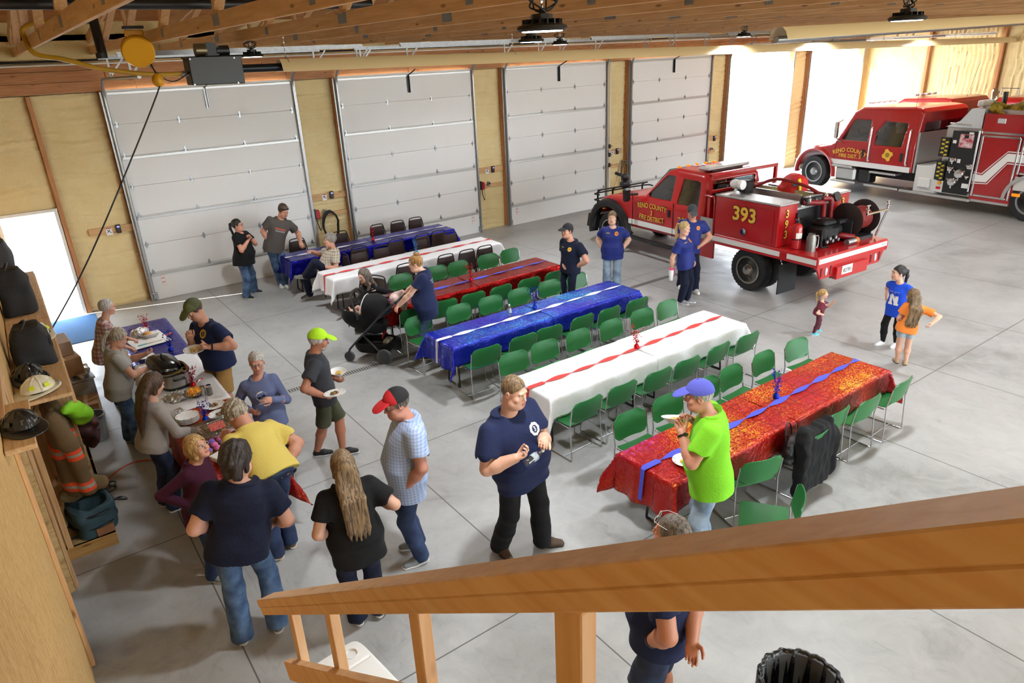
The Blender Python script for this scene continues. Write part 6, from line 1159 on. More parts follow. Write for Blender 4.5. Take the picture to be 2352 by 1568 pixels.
# ---------- stroller
def stroller():
    t = thing('stroller', 'black baby stroller with infant seat and dark grey frame', 'stroller', (2.22, -5.98, 0), math.radians(133)-PI/2)   # local +y is forward
    fr = M('stroller_grey', '#3d4046', .35, .5); fab = cloth('stroller_black', '#141416', .75); 
    for sg in (-1, 1):
        w = thing_part = None
        for y, r, nm in ((.33, .085, 'front_wheel'), (-.28, .125, 'rear_wheel')):
            x = sg*(.22 if y > 0 else .28); mb = MB(); R = frame((1, 0, 0)); mb.lathe([(r*.8, -.02), (r*.97, -.02), (r, -.008), (r, .008), (r*.97, .02), (r*.8, .02), (r*.8, -.02)], 28, (x, y, r), R); wh = mb.build(nm, M('tyre_grey', '#5b5d60', .6), t, 40)
            mb = MB(); mb.lathe([(.0, -.012), (r*.25, -.016), (r*.28, .016), (0, .012)], 16, (x, y, r), R)
            for k in range(5): a = k*1.257; mb.bar((x, y, r), (x, y+r*.82*math.cos(a), r+r*.82*math.sin(a)), .014, .02, (1, 0, 0))
            mb.build('wheel_spokes', BLACK, wh)
        mb = MB(); mb.tube(bez([(sg*.22, .33, .10), (sg*.235, .31, .2), (sg*.25, .22, .30), (sg*.265, .0, .52), (sg*.27, -.35, .86), (sg*.27, -.55, 1.02)], 5), .018, 8); mb.build('main_frame', fr, t, 180); mb = MB(); mb.tube([(sg*.27, .05, .5), (sg*.28, -.28, .125)], .017, 8); mb.build('rear_leg', fr, t, 180)
    mb = MB(); mb.tube(bez([(-.27, -.55, 1.02), (-.24, -.59, 1.05), (0, -.60, 1.055), (.24, -.59, 1.05), (.27, -.55, 1.02)], 5), .019, 8); mb.build('handlebar', BLACK, t, 180)
    mb = MB(); mb.tube([(-.28, -.28, .125), (.28, -.28, .125)], .014, 8); mb.build('axle', fr, t)
    s = SDF((-.3, -.45, .08), (.3, .4, .4), .010); s.loft((0, -.05, .14), np.eye(3), [(0, .2, .26, 0), (.1, .23, .3, 0), (.16, .24, .31, 0)], 0, p=4).loft((0, -.05, .18), np.eye(3), [(0, .18, .24, 0), (.2, .21, .28, 0)], 0, 'sub', 4); v, q = s.mesh(); npmesh('basket', v, q, fab, None, t)
    mb = MB(); mb.sph((.05, -.25, .25), (.12, .09, .07), None, 14, 10); mb.build('patterned_bag', M('pattern_bw', '#0f0f10', .6, var=(24, 1., '#e6e2c8')), t, 180)
    # infant seat: shell, canopy, handle
    s = SDF((-.3, -.42, .42), (.3, .55, 1.1), .010); R = rotx(.35); c = A(0, .08, .66)
    s.ell(c, R, A(.215, .38, .19), 0, p=2.6).ell(c+A(0, .02, .13), R, A(.165, .32, .17), .02, 'sub', 2.6).plane(c+A(0, 0, .12), R @ A(0, -.12, 1)); v, q = s.mesh(); npmesh('seat_shell', v, q, fab, None, t)
    s = SDF((-.3, -.5, .5), (.3, .3, 1.2), .010); s.ell((0, -.10, .80), np.eye(3), A(.225, .27, .27), 0).ell((0, -.08, .78), np.eye(3), A(.2, .25, .245), 0, 'sub').plane((0, .06, .85), (0, 1, .25)).plane((0, 0, .62), (0, -.4, -1)); s.wrinkle(.004, 18, 3); v, q = s.mesh(); npmesh('canopy', v, q, fab, None, t)
    mb = MB(); pts = [(.222*math.cos(a), .075-.06*math.sin(a), .80+.255*math.sin(a)) for a in np.linspace(0, PI, 22)]; mb.tube(pts, .008, 6); mb.build('canopy_piping', M('piping', '#d8d8d6', .6), t, 180)
    mb = MB(); mb.tube(bez([(-.23, .1, .72), (-.225, .16, .95), (-.16, .2, 1.09), (0, .21, 1.12), (.16, .2, 1.09), (.225, .16, .95), (.23, .1, .72)], 5), .018, 8); mb.build('carry_handle', BLACK, t, 180)
    mb = MB(); mb.box((0, .08, .5), (.3, .3, .08), b=.02); mb.build('seat_base', BLACK, t); mb = MB(); mb.box((.1, .235, .5), (.09, .004, .05)); mb.build('yellow_tag', M('tag_yellow', '#e4c431', .5), t)
    mb = MB(); mb.tube(bez([(.18, .4, .72), (.2, .46, .6), (.19, .47, .42)], 5), .010, 6, flat=.4); mb.build('loose_strap', BLACK, t, 180)
    # baby: only bare legs and a pale suit show
    b = thing('person', 'baby with bare legs lying in the stroller seat under the canopy', 'person', t.location.to_tuple(), t.rotation_euler.z); sk = skin('#e2b09a')
    s = SDF((-.2, -.25, .5), (.2, .5, 1.05), .006); hd_ = A(0, -.12, .84); s.ell(hd_, np.eye(3), A(.062, .068, .07), 0).ell((0, -.055, .835), np.eye(3), A(.012, .012, .01), .01).cap((0, -.08, .78), (0, .08, .72), .06, .065, .03)
    for sg in (-1, 1): s.chain([(sg*.05, .1, .72), (sg*.09, .22, .80), (sg*.07, .34, .74)], [.042, .036, .026], .01).chain([(sg*.07, .34, .74), (sg*.075, .37, .80)], [.022, .016], .01).chain([(sg*.08, -.04, .80), (sg*.13, .04, .80), (sg*.08, .10, .84)], [.026, .023, .02], .01)
    v, q = s.mesh(); npmesh('body', v, q, sk, None, b)
    s = SDF((-.2, -.2, .55), (.2, .3, .95), .007); s.cap((0, -.04, .77), (0, .1, .72), .075, .08, .02).wrinkle(.004, 20, 1); v, q = s.mesh(); npmesh('romper', v, q, M('romper_blue', '#9fb6d6', .8), None, b)
    s = SDF((-.4, -.75, .5), (.4, -.2, 1.15), .009); s.chain([(-.12, -.50, 1.02), (.05, -.45, 1.0), (.2, -.50, .99)], .07, .04).chain([(.2, -.5, .98), (.26, -.48, .8), (.27, -.5, .66)], [.07, .06, .02], .03).wrinkle(.018, 18, 5); v, q = s.mesh(); Rz = rotz(t.rotation_euler.z); v = v @ Rz.T+A(*t.location); tag(npmesh('blanket', v, q, M('blanket_pink', '#e3c6bf', .9, bump=(60, .5)), None, None, (2.5, -6.3, .6)), 'pale pink fleece blanket draped over the stroller canopy and handle', 'blanket')
stroller()
# ---------- fire trucks (local frame: +y forward, x to the right, origin on the floor under the rear axle)
LS = np.stack([A(0, -1, 0), A(0, 0, 1), A(-1, 0, 0)], 1)   # lettering on the left side
BK = np.stack([A(1, 0, 0), A(0, 0, 1), A(0, -1, 0)], 1)    # lettering facing rear
GOLDT = M('gold_letter', '#e8bc45', .35, .15); BLKT = M('black_letter', '#0b0b0c', .4); WSTR = M('white_stripe', '#e4e3e0', .4, bump=(300, .1)); DIAM = M('tread_plate', '#b9bab9', .3, .9, bump=(70, .7)); AMB = M('amber', '#f08a12', .25, emit=.5); DKRED = M('pump_red', '#7e1418', .45); HALO = M('lamp_clear', '#dfe3e6', .1, .4)
DGLASS = clear_mat('tinted_glass', '#6c7a7d', .16)
SEATM = M('seat_dark', '#1d1e20', .8)
def wheel(root, nm, x, y, r, w, side, dual=False, rim='chrome'):
    R = frame((1, 0, 0)); mb = MB(); n = 48
    for xx in ([x, x-side*w*1.12] if dual else [x]):
        mb.lathe([(r*.62, -w*.42), (r*.8, -w*.5), (r*.95, -w*.48), (r, -w*.36), (r, w*.36), (r*.95, w*.48), (r*.8, w*.5), (r*.62, w*.42), (r*.62, -w*.42)], n, (xx, y, r), R)
        for k in range(36): a = k*2*PI/36; mb.box((xx, y+r*.995*math.cos(a), r+r*.995*math.sin(a)), (w*.8, .022, .014), rotx(a))
    t = mb.build(nm, RUB, root, 40); m = M('wheel_alloy', '#b3aea2', .2, 1.) if rim == 'chrome' else STEEL; mb = MB(); f = x+side*w*.42
    pr = [(r*.64, 0), (r*.66, -.02), (r*.58, -.02), (r*.52, .08), (r*.32, .09), (r*.26, .0), (r*.2, -.05), (0, -.06)]; mb.lathe([(a, -side*b) for a, b in pr], n, (f, y, r), R)
    for k in range(10): a = k*2*PI/10; mb.cyl((f-side*.07, y+r*.43*math.cos(a), r+r*.43*math.sin(a)), (f-side*.1, y+r*.43*math.cos(a), r+r*.43*math.sin(a)), .03, 8)
    mb.build('wheel_rim', m, t, 40)
def cabshell(root, nm, poly, hw, arches, wins, shield, rear, inner, mt, h=.022):
    p = np.array(poly); w = max(a[1] for a in hw); s = SDF((-w-.05, p[:, 0].min()-.1, p[:, 1].min()-.1), (w+.05, p[:, 0].max()+.1, p[:, 1].max()+.1), h)
    s.poly(poly, -w, w, .10, hw=hw)
    for y, z, r in arches: s.cap((-2, y, z), (2, y, z), r, None, .02, 'sub')
    s.poly(inner, -w, w, .05, 'sub', hw=[(a, b-.05) for a, b in hw])
    for q in wins: s.poly(q, -2, 2, 0, 'sub')
    s.poly(shield, -hw[-1][1]+.1, hw[-1][1]-.1, .0, 'sub')
    if rear: s.poly(rear, -hw[-1][1]+.12, hw[-1][1]-.12, .0, 'sub')
    v, q = s.mesh(); npmesh(nm, v, q, mt, None, root, ang=40)
def interp_w(hw, z): return float(np.interp(z, [a[0] for a in hw], [a[1] for a in hw]))
def panes(root, hw, wins, shield, rear):
    for side in (-1, 1):
        for q in wins:
            mb = MB(); v = [(side*(interp_w(hw, z)-.025), y, z) for y, z in q]; mb.add(v, [list(range(len(v)))]); mb.build('side_window', DGLASS, root)
    for q, nm in ((shield, 'windshield'), (rear, 'rear_window')):
        if not q: continue
        p = np.array(q); c = p[:, 0].mean(), p[:, 1].mean(); w = hw[-1][1]-.1; i = np.argsort(p[:, 1]); a, b = p[i[:2]].mean(0), p[i[2:]].mean(0)
        mb = MB(); mb.add([(-w-.03, a[0], a[1]), (w+.03, a[0], a[1]), (w, b[0], b[1]), (-w, b[0], b[1])], [(0, 1, 2, 3)]); mb.build(nm, DGLASS, root)
def text_on(root, nm, txt, size, c, R, mats, bold=.0, outline=.0, sx=1., arc=None):
    mb = MB()
    if outline: mb.mat(1); v, f = text2d(txt, size, bold+outline); mb.add(np.c_[v*A(sx, 1), np.full(len(v), .001)] @ R.T+A(*c), f); mb.mat(0)
    mb.text(txt, size, c, R, .003, bold, sx, arc); return mb.build(nm, mats, root, 0)
def seats(root, ys, z, w):
    for y in ys:
        for x in (-w, w): mb = MB(); mb.box((x, y, z), (.5, .5, .16), b=.05); mb.box((x, y-.24, z+.36), (.48, .14, .62), b=.05); mb.box((x, y-.26, z+.74), (.26, .1, .18), b=.04); mb.build('seat', SEATM, root)
def steering(root, c, r):
    mb = MB(); R = frame((0, -.75, .66)); mb.tube([A(*c)+R @ A(r*math.cos(a), r*math.sin(a), 0) for a in np.linspace(0, 2*PI, 24, endpoint=False)], .016, 6, True); mb.tube([A(*c)+R @ A(-r, 0, 0), A(*c)+R @ A(0, 0, -.05), A(*c)+R @ A(r, 0, 0)], .014, 6); mb.tube([A(*c)+R @ A(0, 0, -.04), A(*c)+R @ A(0, 0, -.35)], .03, 6); mb.build('steering_wheel', BLACK, root, 60)
def brush_truck():
    loc = (10.15, -8.0, 0); yaw = math.radians(-4.1); t = thing('fire_truck', 'red brush fire truck numbered 393 with flatbed, tank and hose reel', 'fire truck', loc, yaw)
    W = lambda p: rotz(yaw) @ A(*p)+A(*loc)
    hw = [(.5, .86), (1.25, .9), (1.36, .88), (2.05, .74)]
    poly = [(1.26, .62), (1.26, 1.25), (1.33, 1.93), (1.45, 2.03), (2.25, 2.06), (2.48, 1.99), (3.08, 1.40), (3.3, 1.36), (4.3, 1.25), (4.58, 1.14), (4.66, .95), (4.64, .62)]
    wins = [[(2.24, 1.39), (2.22, 1.90), (2.46, 1.90), (2.95, 1.44), (2.9, 1.39)], [(1.46, 1.36), (1.50, 1.86), (1.98, 1.88), (2.06, 1.36)]]
    sh = [(2.5, 1.93), (2.98, 1.47), (3.2, 1.5), (2.6, 2.08)]; rr = [(1.2, 1.42), (1.2, 1.88), (1.45, 1.88), (1.45, 1.42)]; inner = [(1.34, .72), (1.34, 1.3), (1.4, 1.92), (1.5, 1.96), (2.25, 1.98), (2.45, 1.92), (3.0, 1.38), (3.05, .72)]
    cabshell(t, 'cab_body', poly, hw, [(4.22, .45, .52)], wins, sh, rr, inner, REDF); panes(t, hw, wins, sh, rr); seats(t, (1.55, 2.3), .98, .4); steering(t, (-.4, 2.72, 1.36), .19); mb = MB(); mb.box((0, 3.0, 1.25), (1.6, .25, .2), b=.06); mb.build('dashboard', SEATM, t)
    for y0 in (2.13, 3.42): mb = MB(); mb.box((-.897, y0, 1.0), (.01, .012, .72)); mb.build('door_seam', BLKT, t)
    for z in (.995,): mb = MB(); mb.box((-.902, 2.25, 1.13), (.03, .08, .16), b=.01); mb.build('door_handle', BLACK, t)
    for y in (4.22,):
        for s in (-1, 1):
            P = [[(s*(.84+dx), y+(r_)*math.cos(a), .45+(r_)*math.sin(a)) for dx, r_ in ((0, .52), (.14, .55), (.17, .62), (.14, .70), (.02, .74))] for a in np.linspace(-.25, PI+.28, 26)]
            mb = MB(); mb.sheet(np.array(P)[::s], .012); mb.build('fender_flare', BLACK, t, 50)
    for s in (-1, 1): wheel(t, 'front_wheel', s*.80, 4.22, .41, .24, s); wheel(t, 'rear_wheel', s*.86, 0, .41, .24, s, True)
    mb = MB(); mb.box((-.893, 2.42, .765), (.012, 2.26, .115)); mb.build('reflective_stripe', WSTR, t); mb = MB(); mb.box((.893, 2.42, .765), (.012, 2.26, .115)); mb.build('reflective_stripe', WSTR, t)
    for s in (-1, 1): mb = MB(); mb.tube(bez([(s*.82, 3.5, .5), (s*.92, 3.4, .42), (s*.92, 1.5, .42), (s*.82, 1.4, .5)], 5), .05, 8); mb.build('running_board', BLACK, t)
    text_on(t, 'door_lettering', 'RENO COUNTY', .155, (-.905, 2.78, 1.20), LS, [GOLDT, BLKT], .012, .012, .82, 4.); text_on(t, 'door_lettering', '3', .16, (-.908, 2.78, 1.05), LS, [GOLDT, BLKT], .015, .012); text_on(t, 'door_lettering', 'FIRE DISTRICT', .155, (-.905, 2.78, .92), LS, [GOLDT, BLKT], .012, .012, .8, -4.)
    text_on(t, 'unit_number', '393', .22, (-.905, 1.82, 1.02), LS, [GOLDT, BLKT], .02, .02); text_on(t, 'roof_number', '393', .42, (-.1, 2.0, 2.062), np.stack([A(0, -1, 0), A(1, 0, 0), A(0, 0, 1)], 1), [WSTR], .02)
    for k in range(5): mb = MB(); mb.sph((-.52+.26*k, 2.38, 2.045), (.035, .05, .035), None, 10, 6); mb.build('cab_marker_light', AMB, t, 180)
    mb = MB(); mb.box((0, 1.62, 2.10), (1.25, .3, .07), b=.03); mb.build('light_bar', HALO, t); mb = MB(); mb.box((0, 1.62, 2.06), (.9, .2, .05)); mb.build('light_bar_base', BLACK, t)
    for s in (-1, 1):
        mb = MB(); mb.box((s*1.16, 3.32, 1.42), (.2, .1, .30), b=.04); mb.tube([(s*.86, 3.3, 1.4), (s*1.1, 3.32, 1.42)], .03, 6); mb.build('mirror', BLACK, t); mb = MB(); mb.box((s*.79, 4.56, 1.03), (.2, .14, .2), b=.04); mb.build('headlight', HALO, t); mb = MB(); mb.box((s*.84, 4.52, .94), (.14, .12, .1), b=.03); mb.build('turn_signal', AMB, t)
    mb = MB(); mb.prism([(-1.0, .42), (-.94, .72), (.94, .72), (1., .42), (.8, .38), (-.8, .38)], 4.66, 4.98, (0, 0, 0), np.stack([A(1, 0, 0), A(0, 0, 1), A(0, 1, 0)], 1)); mb.build('front_bumper', BLACK, t)
    mb = MB()
    for z in (.78, .92, 1.06, 1.2): mb.tube(bez([(-.86, 4.66, z), (-.74, 4.88, z), (.74, 4.88, z), (.86, 4.66, z)], 4), .018, 6)
    for x in (-.72, -.25, .25, .72): mb.tube([(x, 4.9, .7), (x, 4.9, 1.22), (x, 4.8, 1.28)], .024, 6)
    mb.tube([(-.8, 4.8, 1.28), (.8, 4.8, 1.28)], .02, 6); mb.build('grille_guard', BLACK, t, 60); mb = MB(); mb.box((0, 4.66, .95), (1.3, .04, .3), b=.02); mb.build('grille', DARKST, t)
    mb = MB(); mb.at((0, 0, -.2)); mb.box((.1, 4.85, 1.5), (.22, .2, .14), b=.03); mb.cyl((.1, 4.85, 1.55), (.1, 4.85, 1.72), .05, 10); mb.sph((.1, 4.85, 1.68), (.1, .12, .1), None, 12, 8); mb.cyl((.1, 4.9, 1.7), (.1, 5.2, 1.74), .04, 10); mb.build('front_nozzle', DARKST, t, 50)
    # bed
    mb = MB(); mb.box((0, -.32, .93), (2.04, 2.36, .08), b=.01); mb.box((0, -1.47, .84), (2.04, .06, .16)); mb.box((0, -.32, .8), (.7, 2.3, .2)); mb.box((0, 2.4, .62), (.7, 4.6, .16)); mb.build('bed_deck', REDF, t)
    for s in (-1, 1): mb = MB(); mb.box((s*1.0, -.32, .86), (.05, 2.38, .16), b=.008); mb.build('side_rail', REDF, t); mb = MB(); mb.box((s*1.028, .08, .88), (.01, 1.6, .09)); mb.build('reflective_stripe', WSTR, t); mb = MB(); mb.box((s*1.028, -1.18, .88), (.01, .6, .09)); mb.build('reflective_stripe', WSTR, t)
    mb = MB(); mb.box((0, -1.507, .89), (1.98, .01, .085)); mb.build('reflective_stripe', WSTR, t)
    mb = MB(); mb.prism([(-1.0, .80), (1.0, .80), (.86, .55), (-.86, .55)], -.02, .02, (0, -1.46, 0), BK); mb.build('tail_panel', REDF, t); mb = MB(); mb.box((-.05, -1.5, .60), (.9, .1, .22), b=.01); mb.build('rear_step', REDF, t)
    for x in (-.72, .72):
        mb = MB(); mb.sph((x, -1.485, .67), (.035, .02, .08), None, 12, 8); mb.build('reverse_light', HALO, t, 180)
        for dx in (-.13, .13): mb = MB(); mb.box((x+dx, -1.485, .67), (.05, .02, .17), b=.02); mb.build('tail_light', M('tail_red', '#7a0d10', .2, coat=.5), t)
    for x in (-.9, .9): mb = MB(); mb.box((x, -1.515, .89), (.14, .015, .045), b=.012); mb.build('marker_lamp', HALO, t)
    mb = MB(); mb.box((-.22, -1.555, .64), (.30, .01, .16), b=.004); pl = mb.build('license_plate', PAPER, t); text_on(pl, 'plate_number', '82701', .1, (-.22, -1.562, .63), BK, [BLKT], .01)
    for x in (-.78, .78): mb = MB(); mb.box((x, -.75, .40), (.5, .02, .56)); mb.build('mud_flap', RUB, t)
    for s in (-1, 1):
        y0, y1 = -.62, .87; mb = MB(); mb.box((s*.76, (y0+y1)/2, 1.345), (.50, y1-y0, .75), b=.012); b_ = mb.build('tool_box', RED, t); mb = MB(); mb.box((s*.76, (y0+y1)/2, 1.735), (.52, y1-y0+.02, .035), b=.006); mb.build('lid', DIAM, b_); mb = MB(); mb.box((s*1.018, .14, 1.33), (.008, 1.3, .6), b=.002); mb.build('door_panel', RED, b_)
        mb = MB(); mb.lathe([(.0, .0), (.05, .0), (.065, .012), (.065, .02), (0, .016)], 20, (s*1.02, .13, 1.14), frame((s, 0, 0))); mb.build('door_latch', CHROME, b_)
        for j, ch in enumerate('393'): text_on(b_, 'unit_number', ch, .2, (s*.8, -.632, 1.56-.19*j), BK, [GOLDT, BLKT], .02, .02)
    text_on(t, 'unit_number', '393', .36, (-1.028, .14, 1.45), LS, [GOLDT, BLKT], .03, .03, 1.05)
    mb = MB(); mb.box((0, .1, 1.28), (.98, 1.35, .62), b=.02); mb.build('water_tank', M('tank_black', '#1b1c1e', .55), t); mb = MB(); mb.box((0, .1, 1.6), (1., 1.4, .03)); mb.build('tank_top', ALU, t)
    mb = MB(); mb.box((-.2, .25, 1.70), (.04, 1.4, .2)); mb.box((.12, .25, 1.70), (.04, 1.4, .2)); mb.box((-.04, .25, 1.62), (.3, 1.4, .02)); mb.build('hose_trough', ALU, t)
    mb = MB(); 
    for k in range(6): mb.cyl((-.16+.05*k, -.42, 1.66), (-.16+.05*k, .9, 1.66), .024, 8)
    mb.build('yellow_hose', M('hose_yellow', '#d6c81c', .6), t)
    mb = MB(); mb.tube(bez([(-.3, .6, 1.82), (-.1, .2, 2.0), (.1, -.3, 1.9), (.2, -.6, 1.75)], 6), .03, 8); mb.build('booster_hose', DKRED, t, 180)
    # rack and walkway
    mb = MB(); 
    for s in (-1, 1): mb.box((s*.95, 1.08, 1.5), (.07, .07, 1.2), b=.01)
    mb.box((0, 1.08, 2.07), (1.97, .07, .07), b=.01); mb.box((0, 1.08, 1.75), (1.97, .05, .05)); mb.box((0, 1.08, .78), (2., .4, .06)); mb.box((-.97, 1.08, .62), (.05, .4, .35)); mb.build('headache_rack', RED, t)
    mb = MB(); mb.box((-.99, 1.08, 1.0), (.02, .34, .5)); mb.box((-.85, 1.08, .83), (.3, .36, .02)); mb.build('step_plate', DIAM, t)
    mb = MB(); mb.tube(bez([(-.98, .92, .9), (-.99, .92, 1.6), (-1.0, 1.0, 1.68), (-1.0, 1.18, 1.68)], 5), .022, 6); mb.build('grab_rail', RED, t, 60)
    mb = MB(); mb.sph((-.72, .66, 1.93), (.09, .13, .09), None, 12, 8); mb.cyl((-.72, .55, 1.93), (-.72, .48, 1.93), .09, 14); mb.cyl((-.72, .66, 1.75), (-.72, .66, 1.88), .02, 8); mb.build('spot_light', WHITE, t, 50); mb = MB(); mb.box((-.45, .62, 1.85), (.22, .2, .26), b=.03); mb.build('black_speaker', BLACK, t)
    # pump, engine, pipes, reel
    mb = MB(); mb.box((-.18, -.95, 1.16), (.46, .4, .36), b=.06); mb.box((-.18, -.95, 1.38), (.36, .3, .1), b=.03); mb.cyl((.06, -.95, 1.2), (.2, -.95, 1.2), .14, 16); mb.tube(bez([(-.4, -1.1, 1.2), (-.46, -1.15, 1.0), (-.3, -1.18, .99)], 4), .02, 6); mb.build('pump_engine', M('engine_black', '#1c1c1d', .4, .5, bump=(40, .5)), t, 40)
    for k in range(5): mb = MB(); mb.cyl((-.36+.08*k, -1.17, 1.08+.05*(k % 2)), (-.36+.08*k, -1.2, 1.08+.05*(k % 2)), .03, 8); mb.build('engine_cap', STEEL, t)
    mb = MB(); mb.tube(bez([(-.35, -.6, 1.7), (-.1, -.72, 1.68), (.06, -.74, 1.62), (.08, -.74, 1.2), (.1, -.75, .99)], 5), .05, 10); mb.tube(bez([(.1, -.66, 1.72), (.28, -.7, 1.7), (.32, -.72, 1.6), (.32, -.74, .99)], 5), .05, 10); mb.tube([(.34, -.7, 1.5), (.5, -.9, 1.0)], .03, 8); mb.tube([(.1, -.95, 1.1), (.35, -1.25, 1.06)], .06, 10); mb.build('red_piping', DKRED, t, 180)
    for x, z in ((-.28, 1.78), (-.1, 1.74), (.2, 1.78)): mb = MB(); mb.cyl((x, -.68, z-.06), (x, -.68, z), .03, 8); mb.box((x, -.68, z+.02), (.14, .02, .02), rotz(.6)); mb.build('valve', CHROME, t)
    mb = MB(); mb.lathe([(0, 0), (.09, 0), (.09, .05), (0, .05)], 20, (.42, -.72, 1.72), frame((0, -1, .3))); mb.build('pressure_gauge', BLACK, t)
    mb = MB(); mb.box((-.1, -.6, 1.72), (.5, .16, .14), b=.02); mb.build('control_panel', BLACK, t)
    rc = A(.62, -1.05, 1.34)
    for dx in (-.26, .26): mb = MB(); mb.lathe([(.0, -.012), (.30, -.012), (.32, 0), (.30, .012), (0, .012)], 32, rc+A(dx, 0, 0), frame((1, 0, 0))); mb.build('reel_flange', M('reel_brown', '#2c2422', .4, .3), t, 40)
    mb = MB(); mb.cyl(rc+A(-.24, 0, 0), rc+A(.24, 0, 0), .17, 24)
    for k in range(9): mb.lathe([(.19+.022*math.cos(a), .022*math.sin(a)) for a in np.linspace(0, 2*PI, 9)], 24, rc+A(-.2+.05*k, 0, 0), frame((1, 0, 0)))
    mb.build('reel_hose', M('hose_red', '#8c2a26', .6), t, 60)
    mb = MB(); mb.box((.62, -1.05, 1.0), (.62, .4, .06)); mb.box((.31, -1.05, 1.18), (.03, .3, .36)); mb.box((.93, -1.05, 1.18), (.03, .3, .36)); mb.cyl((.1, -1.05, 1.34), (.36, -1.05, 1.34), .04, 10); mb.build('reel_frame', DARKST, t)
    mb = MB(); mb.tube([(.3, -1.45, 1.52), (.95, -1.45, 1.52)], .022, 8); mb.tube([(.93, -1.45, 1.52), (.93, -1.3, 1.0)], .02, 6)
    for x in (.32, .93): mb.cyl((x, -1.45, 1.5), (x, -1.45, 1.66), .016, 8); mb.sph((x, -1.45, 1.6), (.04, .04, .02), None, 8, 5); mb.box((x, -1.45, 1.67), (.1, .02, .02))
    mb.build('hose_guide', CHROME, t, 50)
    mb = MB(); mb.cyl((.05, -1.3, 1.02), (.3, -1.3, 1.02), .055, 12); mb.build('discharge_nozzle', STEEL, t); mb = MB(); mb.cyl((.3, -1.3, 1.02), (.36, -1.3, 1.02), .06, 12); mb.build('orange_ring', ORANGE, t)
    for k in range(3): mb = MB(); mb.tube([(-.52, -.64-.03*k, 1.5-.08*k), (-.5, -.66-.03*k, 1.2-.05*k)], .018, 6); mb.box((-.52, -.65-.03*k, 1.5-.08*k), (.06, .03, .1), b=.01); mb.build('hose_wrench', CHROME if k else BLACK, t)
    # loose things on the bed
    p = W((-.78, -.86, .97)); e = thing('fire_extinguisher', 'red fire extinguisher standing on the brush truck bed', 'extinguisher', p, yaw); mb = MB(); mb.lathe([(.07, 0), (.085, .01), (.085, .38), (.07, .43), (.03, .46), (0, .47)], 20); mb.build('cylinder', REDF, e, 40); mb = MB(); mb.cyl((0, 0, .46), (0, 0, .52), .02, 8); mb.box((-.04, 0, .53), (.14, .03, .02), roty(.3)); mb.tube([(.02, 0, .5), (.09, 0, .42), (.095, 0, .3)], .012, 6); mb.build('valve_head', BLACK, e); mb = MB(); mb.lathe([(.086, .2), (.086, .3)], 12, arc=1.6, R=rotz(3.6)); mb.build('paper_label', PAPER, e, 60); mb = MB(); mb.lathe([(.087, .17), (.089, .18), (.087, .19)], 20); mb.build('strap', BLACK, e)
    p = W((-.72, -1.12, .97)); e = thing('fuel_can', 'dented steel pitcher with handle at the rear corner of the truck bed', 'can', p, yaw); mb = MB(); mb.lathe([(.085, 0), (.085, .22), (.06, .30), (.065, .31), (.05, .31), (.05, .28), (0, .28)], 20); mb.build('can_body', M('dull_steel', '#83817c', .42, .8, bump=(25, .3)), e, 40); mb = MB(); mb.tube(bez([(.08, -.02, .26), (.15, -.03, .24), (.15, -.03, .06), (.08, -.02, .04)], 5), .012, 6); mb.build('handle', STEEL, e)
    p = W((.30, .12, 1.62)); e = thing('gear_bag', 'bright red gear bag with yellow strap on top of the brush truck', 'bag', p, yaw); s = SDF((-.35, -.35, 0), (.35, .35, .6), .010); s.loft((0, 0, 0), np.eye(3), [(0, .24, .22, 0), (.2, .27, .24, 0), (.36, .2, .18, 0), (.44, .08, .08, 0)], 0, p=2.6).wrinkle(.018, 16, 4, (1, 1, .7)); v, q = s.mesh(); npmesh('bag_body', v, q, M('bag_red', '#c81f1c', .7, bump=(50, .3)), None, e)
    mb = MB(); mb.box((-.12, -.235, .2), (.07, .03, .4), roty(-.25), .01); mb.build('yellow_strap', M('strap_yellow', '#e3d21e', .6), e); mb = MB(); mb.box((-.2, -.2, .28), (.16, .05, .05), rotz(-.5), .01); mb.build('grey_strap', M('strap_grey', '#4b4c4f', .6), e); mb = MB(); mb.box((.08, -.245, .05), (.3, .02, .05)); mb.build('reflective_trim', M('trim_lime', '#c9d83a', .5), e)
brush_truck()
